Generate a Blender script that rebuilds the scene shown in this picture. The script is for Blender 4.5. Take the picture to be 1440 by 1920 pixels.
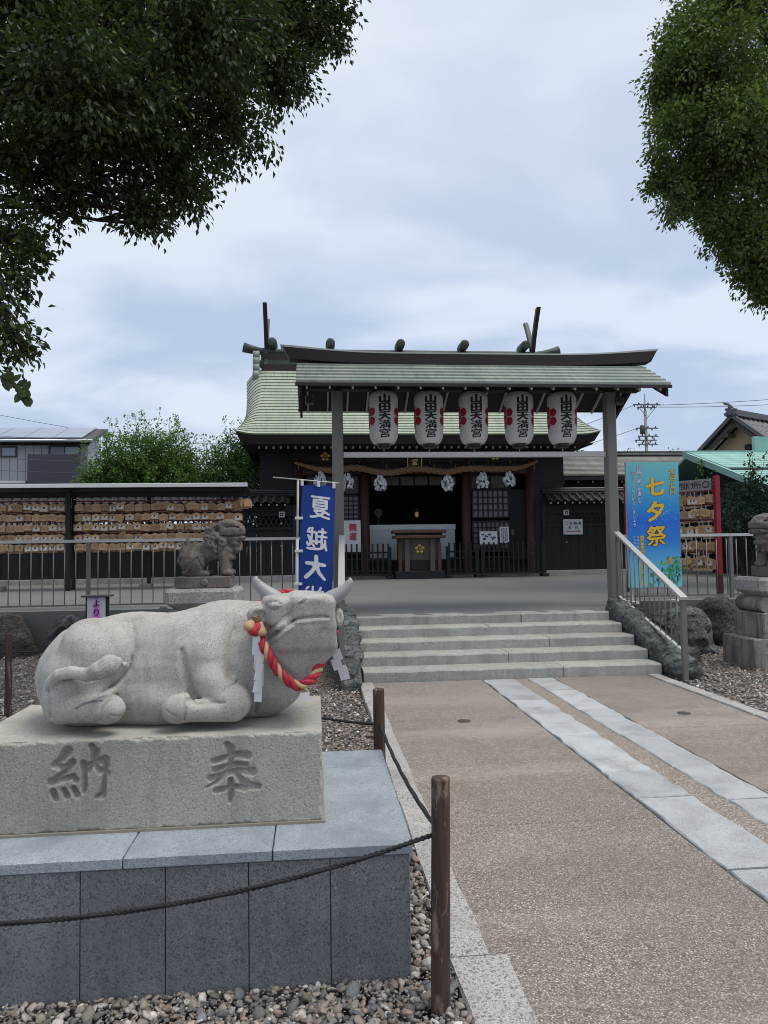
import bpy, bmesh, math, random
import numpy as np
from mathutils import Vector, Matrix
for _o in list(bpy.data.objects):
    bpy.data.objects.remove(_o)
SC = bpy.context.scene
COL = SC.collection
R = math.radians
PI = math.pi

# ------------------------------------------------------------------ camera
cam_d = bpy.data.cameras.new("camera")
cam = bpy.data.objects.new("camera", cam_d)
COL.objects.link(cam)
cam_d.sensor_fit = 'HORIZONTAL'
cam_d.sensor_width = 36.0
cam_d.lens = 36.0 * 1385.0 / 1440.0
cam_d.clip_start = 0.05
cam_d.clip_end = 2000.0
_yaw, _pitch, _roll = 0.094182, 0.049155, 0.014299
_f = Vector((math.sin(_yaw) * math.cos(_pitch), math.cos(_yaw) * math.cos(_pitch), math.sin(_pitch)))
_r = Vector((math.cos(_yaw), -math.sin(_yaw), 0))
_u = _r.cross(_f)
_r2 = _r * math.cos(_roll) - _u * math.sin(_roll)
_u2 = _r * math.sin(_roll) + _u * math.cos(_roll)
_m = Matrix((_r2, _u2, -_f)).transposed().to_4x4()
_m.translation = Vector((0, 0, 1.6))
cam.matrix_world = _m
SC.camera = cam

# ------------------------------------------------------------------ sky, sun, exposure
SUN_EL, SUN_AZ = R(68), R(108)          # azimuth measured from +Y towards +X
SKY_STRENGTH = 0.1
world = bpy.data.worlds.new("World")
SC.world = world
world.use_nodes = True
_nt = world.node_tree
_nt.nodes.clear()
_N = _nt.nodes.new
_L = _nt.links.new
w_out = _N('ShaderNodeOutputWorld')
w_bg = _N('ShaderNodeBackground')
w_bg.inputs['Strength'].default_value = SKY_STRENGTH
sky = _N('ShaderNodeTexSky')
sky.sky_type = 'NISHITA'
sky.sun_disc = False
sky.sun_elevation = SUN_EL
sky.sun_rotation = SUN_AZ
sky.dust_density = 2.0
tc = _N('ShaderNodeTexCoord')
sep = _N('ShaderNodeSeparateXYZ')
_L(tc.outputs['Generated'], sep.inputs[0])
zz = _N('ShaderNodeMath'); zz.operation = 'MAXIMUM'; zz.inputs[1].default_value = 0.0
_L(sep.outputs['Z'], zz.inputs[0])
za = _N('ShaderNodeMath'); za.operation = 'ADD'; za.inputs[1].default_value = 0.22
_L(zz.outputs[0], za.inputs[0])
dx = _N('ShaderNodeMath'); dx.operation = 'DIVIDE'
dy = _N('ShaderNodeMath'); dy.operation = 'DIVIDE'
_L(sep.outputs['X'], dx.inputs[0]); _L(za.outputs[0], dx.inputs[1])
_L(sep.outputs['Y'], dy.inputs[0]); _L(za.outputs[0], dy.inputs[1])
cmb = _N('ShaderNodeCombineXYZ')
_L(dx.outputs[0], cmb.inputs[0]); _L(dy.outputs[0], cmb.inputs[1])
mp = _N('ShaderNodeMapping'); mp.inputs['Rotation'].default_value = (0, 0, R(24)); mp.inputs['Scale'].default_value = (0.85, 1.15, 1)
mp.inputs['Location'].default_value = (3.1, 1.7, 0)
_L(cmb.outputs[0], mp.inputs[0])
n1 = _N('ShaderNodeTexNoise'); n1.inputs['Scale'].default_value = 1.5; n1.inputs['Detail'].default_value = 6; n1.inputs['Roughness'].default_value = 0.5
n1.inputs['Distortion'].default_value = 0.35
_L(mp.outputs[0], n1.inputs['Vector'])
cr = _N('ShaderNodeValToRGB')
cr.color_ramp.interpolation = 'B_SPLINE'
e = cr.color_ramp.elements
e[0].position = 0.42; e[0].color = (.318, .388, .512, 1)
e[1].position = 0.585; e[1].color = (.505, .558, .635, 1)
cm = e.new(0.5); cm.color = (.395, .462, .575, 1)
_L(n1.outputs['Fac'], cr.inputs[0])
mixs = _N('ShaderNodeMix'); mixs.data_type = 'RGBA'; mixs.inputs[0].default_value = 0.9
csc = _N('ShaderNodeVectorMath'); csc.operation = 'SCALE'; csc.inputs['Scale'].default_value = 10.0
# overcast cloud grows paler and brighter towards the zenith
zr_ = _N('ShaderNodeMapRange'); zr_.inputs['From Min'].default_value = 0.30; zr_.inputs['From Max'].default_value = 1.0
_L(zz.outputs[0], zr_.inputs['Value'])
zmix = _N('ShaderNodeMix'); zmix.data_type = 'RGBA'
_L(zr_.outputs[0], zmix.inputs[0]); _L(cr.outputs[0], zmix.inputs[6]); zmix.inputs[7].default_value = (.60, .62, .645, 1)
_L(zmix.outputs[2], csc.inputs[0])
_L(sky.outputs[0], mixs.inputs[6]); _L(csc.outputs[0], mixs.inputs[7])
_L(mixs.outputs[2], w_bg.inputs[0])
_L(w_bg.outputs[0], w_out.inputs[0])

sun_d = bpy.data.lights.new("sun", 'SUN')
sun_d.energy = 1.5
sun_d.angle = R(30)
sun_d.color = (1.0, 0.94, 0.85)
sun = bpy.data.objects.new("sun", sun_d)
COL.objects.link(sun)
_sd = Vector((math.sin(SUN_AZ) * math.cos(SUN_EL), math.cos(SUN_AZ) * math.cos(SUN_EL), math.sin(SUN_EL)))
sun.rotation_euler = _sd.to_track_quat('Z', 'Y').to_euler()
sun.location = _sd * 60

SC.view_settings.view_transform = 'Standard'
SC.view_settings.look = 'None'
SC.view_settings.exposure = 0.64
SC.view_settings.gamma = 1.0
SC.view_settings.use_curve_mapping = False
SC.render.engine = 'CYCLES'
SC.cycles.max_bounces = 6
SC.cycles.diffuse_bounces = 3
SC.cycles.glossy_bounces = 3
SC.cycles.transmission_bounces = 4
SC.cycles.transparent_max_bounces = 8
SC.cycles.use_denoising = True
SC.cycles.filter_width = 1.0
# ------------------------------------------------------------------ helpers: objects
def link(o):
    COL.objects.link(o)
    return o

def mesh_from(name, V, F, mat, smooth=False, mats=None, midx=None):
    me = bpy.data.meshes.new(name)
    me.from_pydata([tuple(v) for v in V], [], [tuple(f) for f in F])
    if mats:
        for m in mats: me.materials.append(m)
    elif mat: me.materials.append(mat)
    if midx is not None: me.polygons.foreach_set('material_index', midx)
    if smooth: me.polygons.foreach_set('use_smooth', [True] * len(me.polygons))
    me.update()
    return me

def mesh_np(name, V, F, mat, smooth=False, colors=None):
    """fast mesh from arrays; F is (n,k)"""
    V = np.asarray(V, np.float32); F = np.asarray(F, np.int32)
    me = bpy.data.meshes.new(name)
    n, k = F.shape
    me.vertices.add(len(V)); me.vertices.foreach_set('co', V.ravel())
    me.loops.add(n * k); me.loops.foreach_set('vertex_index', F.ravel())
    me.polygons.add(n)
    me.polygons.foreach_set('loop_start', np.arange(0, n * k, k, dtype=np.int32))
    me.polygons.foreach_set('loop_total', np.full(n, k, np.int32))
    if smooth: me.polygons.foreach_set('use_smooth', np.ones(n, bool))
    if mat: me.materials.append(mat)
    me.update(calc_edges=True)
    if colors is not None:
        a = me.attributes.new('tint', 'FLOAT_COLOR', 'POINT')
        c = np.ones((len(V), 4), np.float32); c[:, :colors.shape[1]] = colors
        a.data.foreach_set('color', c.ravel())
    return me

class MB:
    """collects simple solids into one mesh (world coordinates)"""
    def __init__(s): s.V = []; s.F = []; s.S = []
    def add(s, V, F, smooth=False):
        b = len(s.V)
        s.V += [tuple(v) for v in V]
        s.F += [tuple(i + b for i in f) for f in F]
        s.S += [smooth] * len(F)
        return s
    def box(s, x0, x1, y0, y1, z0, z1):
        return s.add([(x0,y0,z0),(x1,y0,z0),(x1,y1,z0),(x0,y1,z0),(x0,y0,z1),(x1,y0,z1),(x1,y1,z1),(x0,y1,z1)],
              [(0,3,2,1),(4,5,6,7),(0,1,5,4),(1,2,6,5),(2,3,7,6),(3,0,4,7)])
    def cbox(s, x0, x1, y0, y1, z0, z1, c=0.005):
        """box with chamfered edges"""
        lo = (x0,y0,z0); hi = (x1,y1,z1)
        V = []; idx = {}
        for i in range(8):
            sx, sy, sz = i & 1, (i >> 1) & 1, (i >> 2) & 1
            p = [hi[0] if sx else lo[0], hi[1] if sy else lo[1], hi[2] if sz else lo[2]]
            g = [-1 if sx else 1, -1 if sy else 1, -1 if sz else 1]
            for ax in range(3):       # vertex lying on the face normal to ax
                q = [p[k] + (0 if k == ax else g[k] * c) for k in range(3)]
                idx[(sx,sy,sz,ax)] = len(V); V.append(q)
        F = []
        cen = [(x0+x1)/2,(y0+y1)/2,(z0+z1)/2]
        def face(L):
            L = list(L); a = [V[i] for i in L]
            n = (Vector(a[1])-Vector(a[0])).cross(Vector(a[2])-Vector(a[0]))
            m = sum((Vector(v) for v in a), Vector())/len(a) - Vector(cen)
            F.append(tuple(L if n.dot(m) > 0 else L[::-1]))
        for ax in range(3):
            o = [k for k in range(3) if k != ax]
            for sd in (0,1):
                L = []
                for a, b in ((0,0),(1,0),(1,1),(0,1)):
                    k = [0,0,0]; k[ax] = sd; k[o[0]] = a; k[o[1]] = b
                    L.append(idx[(k[0],k[1],k[2],ax)])
                face(L)
            for a in (0,1):
                for b in (0,1):     # edge along ax
                    L = []
                    for t, w in ((0,o[0]),(1,o[0]),(1,o[1]),(0,o[1])):
                        k = [0,0,0]; k[ax] = t; k[o[0]] = a; k[o[1]] = b
                        L.append(idx[(k[0],k[1],k[2],w)])
                    face(L)
        for i in range(8):
            k = (i & 1, (i >> 1) & 1, (i >> 2) & 1)
            face([idx[k+(0,)], idx[k+(1,)], idx[k+(2,)]])
        return s.add(V, F)
    def obox(s, p, q, w, h, up=(0,0,1)):
        """bar from p to q, width w (sideways) height h (along up)"""
        p = Vector(p); q = Vector(q); d = (q-p).normalized(); up = Vector(up)
        sd = d.cross(up).normalized(); u2 = sd.cross(d)
        V = []
        for e in (p, q):
            for a, b in ((-1,-1),(1,-1),(1,1),(-1,1)):
                V.append(e + sd*(a*w/2) + u2*(b*h/2))
        return s.add(V, [(0,1,2,3),(7,6,5,4),(0,4,5,1),(1,5,6,2),(2,6,7,3),(3,7,4,0)])
    def tube(s, pts, r, n=10, cap=True, smooth=True):
        pts = [Vector(p) for p in pts]; k = len(pts)
        rr = r if hasattr(r, '__len__') else [r]*k
        V = []; F = []
        prev = None
        for i, p in enumerate(pts):
            d = (pts[min(i+1,k-1)] - pts[max(i-1,0)]).normalized()
            if prev is None:
                a = Vector((0,0,1)) if abs(d.z) < .9 else Vector((1,0,0))
                u = d.cross(a).normalized()
            else:
                u = (prev - d*prev.dot(d)).normalized()
            prev = u; w = d.cross(u)
            for j in range(n):
                t = 2*PI*j/n
                V.append(p + (u*math.cos(t) + w*math.sin(t))*rr[i])
        for i in range(k-1):
            for j in range(n):
                a = i*n+j; b = i*n+(j+1)%n
                F.append((a,b,b+n,a+n))
        s.add(V, F, smooth)
        if cap:
            b0 = len(s.V) - len(V)
            s.F.append(tuple(b0+j for j in range(n))[::-1]); s.S.append(False)
            s.F.append(tuple(b0+(k-1)*n+j for j in range(n))); s.S.append(False)
        return s
    def lathe(s, c, prof, n=24, smooth=True, ax=2, cap=True):
        """prof = list of (r, h) along axis"""
        V = []; F = []
        for r, h in prof:
            for j in range(n):
                t = 2*PI*j/n
                a, b = r*math.cos(t), r*math.sin(t)
                V.append((c[0]+a, c[1]+b, c[2]+h) if ax == 2 else ((c[0]+a, c[1]+h, c[2]-b) if ax == 1 else (c[0]+h, c[1]+a, c[2]+b)))
        k = len(prof)
        for i in range(k-1):
            for j in range(n):
                a = i*n+j; b = i*n+(j+1)%n
                F.append((a,b,b+n,a+n))
        s.add(V, F, smooth)
        if cap:
            b0 = len(s.V)-len(V)
            if prof[0][0] > 1e-5: s.F.append(tuple(b0+j for j in range(n))[::-1]); s.S.append(False)
            if prof[-1][0] > 1e-5: s.F.append(tuple(b0+(k-1)*n+j for j in range(n))); s.S.append(False)
        return s
    def prism(s, poly, axis, a, b, smooth=False):
        """poly in the two other axes (x,z for axis y; y,z for axis x; x,y for axis z), extruded a..b"""
        def P(u, v, w):
            return (u,w,v) if axis == 'y' else ((w,u,v) if axis == 'x' else (u,v,w))
        n = len(poly)
        V = [P(u,v,a) for u,v in poly] + [P(u,v,b) for u,v in poly]
        F = [tuple(range(n)), tuple(range(2*n-1,n-1,-1))]
        F += [(i, i+n, (i+1)%n+n, (i+1)%n) for i in range(n)]
        area = sum(poly[i][0]*poly[(i+1)%n][1]-poly[(i+1)%n][0]*poly[i][1] for i in range(n))
        flip = (area > 0) ^ (axis == 'y')
        if flip: F = [f[::-1] for f in F]
        return s.add(V, F, smooth)
    def grid(s, rows, smooth=True, closed=False):
        """rows of points -> quads"""
        n = len(rows[0]); V = [p for r in rows for p in r]; F = []
        for i in range(len(rows)-1):
            for j in range(n-1 if not closed else n):
                a = i*n+j; b = i*n+(j+1)%n
                F.append((a,b,b+n,a+n))
        return s.add(V, F, smooth)
    def mesh(s, name, mat, off=(0,0,0)):
        V = [(v[0]-off[0], v[1]-off[1], v[2]-off[2]) for v in s.V]
        me = mesh_from(name, V, s.F, mat)
        me.polygons.foreach_set('use_smooth', s.S)
        return me

def obj(name, me, parent=None, loc=None):
    o = bpy.data.objects.new(name, me); link(o)
    if parent is not None: o.parent = parent
    if loc is not None: o.location = loc
    return o

def tag(o, label=None, cat=None, group=None, kind=None):
    if label: o['label'] = label
    if cat: o['category'] = cat
    if group: o['group'] = group
    if kind: o['kind'] = kind
    return o

class Thing:
    """an Empty at the thing's base; parts are built in world coordinates"""
    def __init__(s, name, label, cat, loc=(0,0,0), group=None, kind=None):
        s.loc = Vector(loc)
        s.e = bpy.data.objects.new(name, None); link(s.e)
        s.e.empty_display_size = 0.1
        s.e.location = loc
        tag(s.e, label, cat, group, kind)
    def part(s, name, mb, mat, parent=None, label=None, kind=None):
        if isinstance(mb, MB): me = mb.mesh(name, mat, s.loc)
        else:
            me = mb
            if not me.get('shifted'):
                me.transform(Matrix.Translation(-s.loc)); me['shifted'] = 1
        o = obj(name, me, parent if parent is not None else s.e)
        if label: o['label'] = label
        if kind: o['kind'] = kind
        return o
    def rep(s, name, me, at, parent=None, rot=None):
        """repeat of a shared mesh (mesh built round its own origin) at a world place"""
        o = obj(name, me, parent if parent is not None else s.e)
        o.location = Vector(at) - s.loc
        if rot: o.rotation_euler = rot
        return o

def copy_tree(o, parent=None):
    c = o.copy(); COL.objects.link(c)
    if parent is not None: c.parent = parent
    for ch in list(o.children): copy_tree(ch, c)
    return c

# ------------------------------------------------------------------ helpers: implicit surfaces (for carved stone)
class SDF:
    def __init__(s, lo, hi, h):
        s.h = h; s.lo = np.array(lo, np.float32)
        s.n = np.ceil((np.array(hi)-np.array(lo))/h).astype(int)+1
        s.ax = [s.lo[i]+h*np.arange(s.n[i], dtype=np.float32) for i in range(3)]
        s.D = np.full(tuple(s.n), 1.0, np.float32)
    def win(s, lo, hi):
        sl = []
        for i in range(3):
            a = int(max(0, math.floor((lo[i]-s.lo[i])/s.h))); b = int(min(s.n[i], math.ceil((hi[i]-s.lo[i])/s.h)+1))
            if b <= a: return None
            sl.append(slice(a, b))
        X = s.ax[0][sl[0]][:,None,None]; Y = s.ax[1][sl[1]][None,:,None]; Z = s.ax[2][sl[2]][None,None,:]
        return tuple(sl), X, Y, Z
    def _comb(s, sl, d, k, sub):
        A = s.D[sl]
        if sub:
            d = -d
            if k > 0:
                hh = np.clip(0.5+0.5*(d-A)/k, 0, 1); s.D[sl] = A*(1-hh)+d*hh+k*hh*(1-hh)
            else: s.D[sl] = np.maximum(A, d)
        else:
            if k > 0:
                hh = np.clip(0.5+0.5*(A-d)/k, 0, 1); s.D[sl] = A*(1-hh)+d*hh-k*hh*(1-hh)
            else: s.D[sl] = np.minimum(A, d)
    def ell(s, c, r, k=0.03, rot=None, sub=False):
        R_ = max(r)+k*1.5+0.06
        w = s.win([c[i]-R_ for i in range(3)], [c[i]+R_ for i in range(3)])
        if w is None: return s
        sl, X, Y, Z = w
        x, y, z = X-c[0], Y-c[1], Z-c[2]
        if rot is not None:
            M = np.array(rot.to_3x3().inverted(), np.float32)
            x, y, z = (M[0,0]*x+M[0,1]*y+M[0,2]*z, M[1,0]*x+M[1,1]*y+M[1,2]*z, M[2,0]*x+M[2,1]*y+M[2,2]*z)
        k0 = np.sqrt((x/r[0])**2+(y/r[1])**2+(z/r[2])**2)
        k1 = np.sqrt((x/r[0]**2)**2+(y/r[1]**2)**2+(z/r[2]**2)**2)+1e-6
        s._comb(sl, k0*(k0-1)/k1, k, sub); return s
    def cap(s, a, b, ra, rb=None, k=0.03, sub=False):
        rb = ra if rb is None else rb
        m = max(ra, rb)+k*1.5+0.06
        w = s.win([min(a[i],b[i])-m for i in range(3)], [max(a[i],b[i])+m for i in range(3)])
        if w is None: return s
        sl, X, Y, Z = w
        ab = np.array(b, np.float32)-np.array(a, np.float32); L = float(ab@ab)+1e-9
        t = np.clip(((X-a[0])*ab[0]+(Y-a[1])*ab[1]+(Z-a[2])*ab[2])/L, 0, 1)
        d = np.sqrt((X-a[0]-t*ab[0])**2+(Y-a[1]-t*ab[1])**2+(Z-a[2]-t*ab[2])**2)-(ra+(rb-ra)*t)
        s._comb(sl, d, k, sub); return s
    def path(s, pts, rs, k=0.02, sub=False):
        for i in range(len(pts)-1):
            s.cap(pts[i], pts[i+1], rs[i], rs[i+1], k, sub)
        return s
    def box(s, c, hsz, r=0.02, k=0.03, rot=None, sub=False):
        R_ = math.sqrt(sum(v*v for v in hsz))+k*1.5+0.06
        w = s.win([c[i]-R_ for i in range(3)], [c[i]+R_ for i in range(3)])
        if w is None: return s
        sl, X, Y, Z = w
        x, y, z = X-c[0], Y-c[1], Z-c[2]
        if rot is not None:
            M = np.array(rot.to_3x3().inverted(), np.float32)
            x, y, z = (M[0,0]*x+M[0,1]*y+M[0,2]*z, M[1,0]*x+M[1,1]*y+M[1,2]*z, M[2,0]*x+M[2,1]*y+M[2,2]*z)
        qx, qy, qz = np.abs(x)-(hsz[0]-r), np.abs(y)-(hsz[1]-r), np.abs(z)-(hsz[2]-r)
        d = np.sqrt(np.maximum(qx,0)**2+np.maximum(qy,0)**2+np.maximum(qz,0)**2)+np.minimum(np.maximum(qx,np.maximum(qy,qz)),0)-r
        s._comb(sl, d, k, sub); return s
    def emboss(s, pts, w, depth, ylim):
        """groove (depth > 0) or ridge (depth < 0) along a line pts (x, z, half width factor) cut from the front"""
        xs = [p[0] for p in pts]; zs = [p[1] for p in pts]; m = w*3.2
        win = s.win((min(xs)-m, s.lo[1], min(zs)-m), (max(xs)+m, ylim, max(zs)+m))
        sl, X, Y, Z = win
        X = X[:,0,:]; Z = Z[0]
        best = None
        for a, b in zip(pts, pts[1:]):
            L = (b[0]-a[0])**2+(b[1]-a[1])**2+1e-9
            t = np.clip(((X-a[0])*(b[0]-a[0])+(Z-a[1])*(b[1]-a[1]))/L, 0, 1)
            d = np.hypot(X-a[0]-t*(b[0]-a[0]), Z-a[1]-t*(b[1]-a[1]))/(w*(a[2]+(b[2]-a[2])*t))
            best = d if best is None else np.minimum(best, d)
        g = depth*np.exp(-best**2)
        fade = np.clip((ylim-Y)/.04, 0, 1)
        s.D[sl] += (g[:,None,:]*fade).astype(np.float32)
        return s
    def clip_below(s, z):
        Z = s.ax[2][None,None,:]
        s.D = np.maximum(s.D, z-Z); return s
    def noise(s, amp, freq, seed=0, octs=3):
        rng = np.random.RandomState(seed)
        X, Y, Z = s.ax[0][:,None,None], s.ax[1][None,:,None], s.ax[2][None,None,:]
        for o in range(octs):
            for q in range(3):
                v = rng.normal(size=3); v /= np.linalg.norm(v); v *= freq*2*PI*(2**o)*rng.uniform(.7,1.3)
                s.D += np.float32(amp/(1.7**o)/2)*np.sin(np.float32(v[0])*X+np.float32(v[1])*Y+np.float32(v[2])*Z+np.float32(rng.uniform(0,6.28)))
        return s
    def mesh(s, name, mat, relax=2):
        D = s.D; n = D.shape
        ins = D < 0
        sumv = np.zeros((n[0]-1,n[1]-1,n[2]-1,3), np.float32); cnt = np.zeros((n[0]-1,n[1]-1,n[2]-1), np.float32)
        corner = lambda A,i,j,k: A[i:n[0]-1+i, j:n[1]-1+j, k:n[2]-1+k]
        for ax in range(3):
            for p in (0,1):
                for q in (0,1):
                    a = [0,0,0]; o = [t for t in range(3) if t != ax]
                    a[o[0]] = p; a[o[1]] = q; b = list(a); b[ax] = 1
                    da, db = corner(D,*a), corner(D,*b)
                    m = (da < 0) != (db < 0)
                    t = np.where(m, da/np.where(m, da-db, 1), 0)
                    for ci in range(3):
                        base = a[ci] + (t if ci == ax else 0)
                        sumv[...,ci] += np.where(m, base, 0)
                    cnt += m
        act = cnt > 0
        ids = -np.ones(act.shape, np.int64); ids[act] = np.arange(act.sum())
        ii = np.argwhere(act).astype(np.float32)
        V = (ii + sumv[act]/cnt[act][:,None])*s.h + s.lo
        Fs = []
        for ax in range(3):
            o = [t for t in range(3) if t != ax]
            sa = [slice(None)]*3; sb = [slice(None)]*3
            sa[ax] = slice(0,n[ax]-1); sb[ax] = slice(1,n[ax])
            A, B = ins[tuple(sa)], ins[tuple(sb)]
            m = A != B
            sl = [slice(None)]*3
            sl[o[0]] = slice(1, n[o[0]]-1); sl[o[1]] = slice(1, n[o[1]]-1)
            P = np.argwhere(m[tuple(sl)])
            if len(P) == 0: continue
            P[:,o[0]] += 1; P[:,o[1]] += 1
            inn = A[P[:,0],P[:,1],P[:,2]]
            def cid(d0,d1):
                Q = P.copy(); Q[:,o[0]] += d0; Q[:,o[1]] += d1
                return ids[Q[:,0],Q[:,1],Q[:,2]]
            quad = np.stack([cid(-1,-1),cid(0,-1),cid(0,0),cid(-1,0)],1)
            flip = ~inn if ax != 1 else inn
            quad[flip] = quad[flip][:,::-1]
            Fs.append(quad)
        F = np.concatenate(Fs)
        for _ in range(relax):      # light smoothing
            acc = np.zeros_like(V); c = np.zeros(len(V), np.float32)
            for a, b in ((0,1),(1,2),(2,3),(3,0)):
                np.add.at(acc, F[:,a], V[F[:,b]]); np.add.at(c, F[:,a], 1)
                np.add.at(acc, F[:,b], V[F[:,a]]); np.add.at(c, F[:,b], 1)
            V = V*0.5 + 0.5*acc/np.maximum(c,1)[:,None]
        return mesh_np(name, V, F, mat, True)

# ------------------------------------------------------------------ helpers: lettering
def text_geo(ch, size, bold=0.0, shear=0.0, slices=0):
    """flat outline mesh of one character, centred; returns V (x,y), F"""
    cu = bpy.data.curves.new("glyph", 'FONT')
    cu.body = ch; cu.size = size; cu.offset = bold*size; cu.resolution_u = 3
    cu.fill_mode = 'FRONT'
    o = bpy.data.objects.new("glyph", cu); link(o)
    dg = bpy.context.evaluated_depsgraph_get(); dg.update()
    me = bpy.data.meshes.new_from_object(o.evaluated_get(dg))
    bpy.data.objects.remove(o); bpy.data.curves.remove(cu)
    if not me.vertices:
        bpy.data.meshes.remove(me); return [], []
    if slices:
        bm = bmesh.new(); bm.from_mesh(me)
        xs = [v.co.x for v in bm.verts]; x0, x1 = min(xs), max(xs)
        for i in range(1, slices):
            x = x0+(x1-x0)*i/slices
            bmesh.ops.bisect_plane(bm, geom=bm.verts[:]+bm.edges[:]+bm.faces[:], plane_co=(x,0,0), plane_no=(1,0,0))
        bm.to_mesh(me); bm.free()
    V = [(v.co.x, v.co.y) for v in me.vertices]; F = [tuple(p.vertices) for p in me.polygons]
    bpy.data.meshes.remove(me)
    xs = [v[0] for v in V]; ys = [v[1] for v in V]
    cx, cy = (min(xs)+max(xs))/2, (min(ys)+max(ys))/2
    return [(x-cx, y-cy+shear*(x-cx)) for x, y in V], F

def brush_geo(ch, bold, n=72, runs=True):
    """thicken a character like a loaded brush: its filled shape is softened, with more weight sideways, and cut again"""
    V, F = text_geo(ch, 1.0)
    if not V: return [], []
    hf = .62; m = 2*n
    g = (np.arange(m)+.5)/m*2*hf-hf
    mask = np.zeros((m,m), np.float32)
    for f in F:
        p = [V[i] for i in f]
        for k in range(1, len(p)-1):
            (ax,ay),(bx,by),(cx,cy) = p[0], p[k], p[k+1]
            i0, i1 = np.searchsorted(g, [min(ax,bx,cx), max(ax,bx,cx)]); j0, j1 = np.searchsorted(g, [min(ay,by,cy), max(ay,by,cy)])
            if i1 <= i0 or j1 <= j0: continue
            X = g[i0:i1][:,None]; Y = g[j0:j1][None,:]
            d1 = (bx-ax)*(Y-ay)-(by-ay)*(X-ax); d2 = (cx-bx)*(Y-by)-(cy-by)*(X-bx); d3 = (ax-cx)*(Y-cy)-(ay-cy)*(X-cx)
            mask[i0:i1,j0:j1] = np.maximum(mask[i0:i1,j0:j1], ((d1>=0)&(d2>=0)&(d3>=0))|((d1<=0)&(d2<=0)&(d3<=0)))
    if ch == '大':      # drawn as three strokes: the font outline leaves a gap here
        mask[:] = 0
        for st in ([(-.40,.13,.034),(.0,.15,.034),(.42,.15,.040)],[(0,.46,.040),(-.02,.14,.038),(-.14,-.18,.034),(-.42,-.44,.022)],[(.0,.15,.030),(.14,-.14,.036),(.44,-.42,.042)]):
            for (ax,ay,aw),(bx,by,bw) in zip(st, st[1:]):
                X = g[:,None]; Y = g[None,:]; t = np.clip(((X-ax)*(bx-ax)+(Y-ay)*(by-ay))/((bx-ax)**2+(by-ay)**2), 0, 1)
                mask = np.maximum(mask, (np.hypot(X-ax-t*(bx-ax), Y-ay-t*(by-ay)) < aw+(bw-aw)*t).astype(np.float32))
    def blur(A, sx, axis):
        r = int(3*sx)+1; k = np.exp(-.5*(np.arange(-r,r+1)/sx)**2); k /= k.sum()
        return np.apply_along_axis(lambda v: np.convolve(v, k, 'same'), axis, A)
    px_ = 2*hf/m
    sx, sy = max(1.0,(bold*1.25+.004)/px_), max(.9,(bold*.85+.004)/px_)
    B_ = blur(blur(mask, sx, 0), sy, 1)
    B_ = B_[::2,::2]*.5+B_[1::2,1::2]*.5
    th = .5-min(.36, bold*11)
    A = B_-th
    gx = (np.arange(n)+.5)/n*2*hf-hf
    outV, outF, idx = [], [], {}
    def vert(key, x, y):
        if key not in idx: idx[key] = len(outV); outV.append((x,y))
        return idx[key]
    ins = A > 0
    full = ins[:-1,:-1]&ins[1:,:-1]&ins[1:,1:]&ins[:-1,1:]
    some = (ins[:-1,:-1]|ins[1:,:-1]|ins[1:,1:]|ins[:-1,1:]) & ~full
    for j in range(n-1):
        i = 0
        while i < n-1:
            if full[i,j]:
                e = i
                while e+1 < n-1 and full[e+1,j] and (runs or e+1-i < 2): e += 1
                outF.append((vert((i,j),gx[i],gx[j]),vert((e+1,j),gx[e+1],gx[j]),vert((e+1,j+1),gx[e+1],gx[j+1]),vert((i,j+1),gx[i],gx[j+1])))
                i = e+1
            else: i += 1
    for i, j in np.argwhere(some):
        c = [(i,j),(i+1,j),(i+1,j+1),(i,j+1)]; poly = []
        for k in range(4):
            p, q = c[k], c[(k+1)%4]; ap, aq = A[p], A[q]
            if ap > 0: poly.append(vert(p, gx[p[0]], gx[p[1]]))
            if (ap > 0) != (aq > 0):
                t = ap/(ap-aq); key = (min(p,q),max(p,q))
                poly.append(vert(key, gx[p[0]]+(gx[q[0]]-gx[p[0]])*t, gx[p[1]]+(gx[q[1]]-gx[p[1]])*t))
        if len(poly) >= 3: outF.append(tuple(poly))
    return outV, outF

_gl = {}
def glyph(ch, size, bold=0.0, shear=0.0, slices=0):
    k = (ch, bold, slices > 0)
    if k not in _gl: _gl[k] = brush_geo(ch, bold, 72 if size > .09 else 44, slices == 0) if bold > 0 else text_geo(ch, 1.0)
    V, F = _gl[k]
    return [(x*size, (y+shear*x)*size) for x, y in V], F

def write(mb, chars, frame, size, step, bold=0.02, shear=0.0, vertical=True, mirror=False, wx=1.0):
    """frame = (origin, right, up) ; characters laid downwards (or rightwards) from origin"""
    o, rt, up = (Vector(v) for v in frame)
    for i, ch in enumerate(chars):
        if ch == ' ': continue
        V, F = glyph(ch, size, bold, shear)
        c = o - up*(step*i) if vertical else o + rt*(step*i)
        sg = -1 if mirror else 1
        mb.add([c + rt*(x*sg*wx) + up*y for x, y in V], F if not mirror else [f[::-1] for f in F])
    return mb
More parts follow.
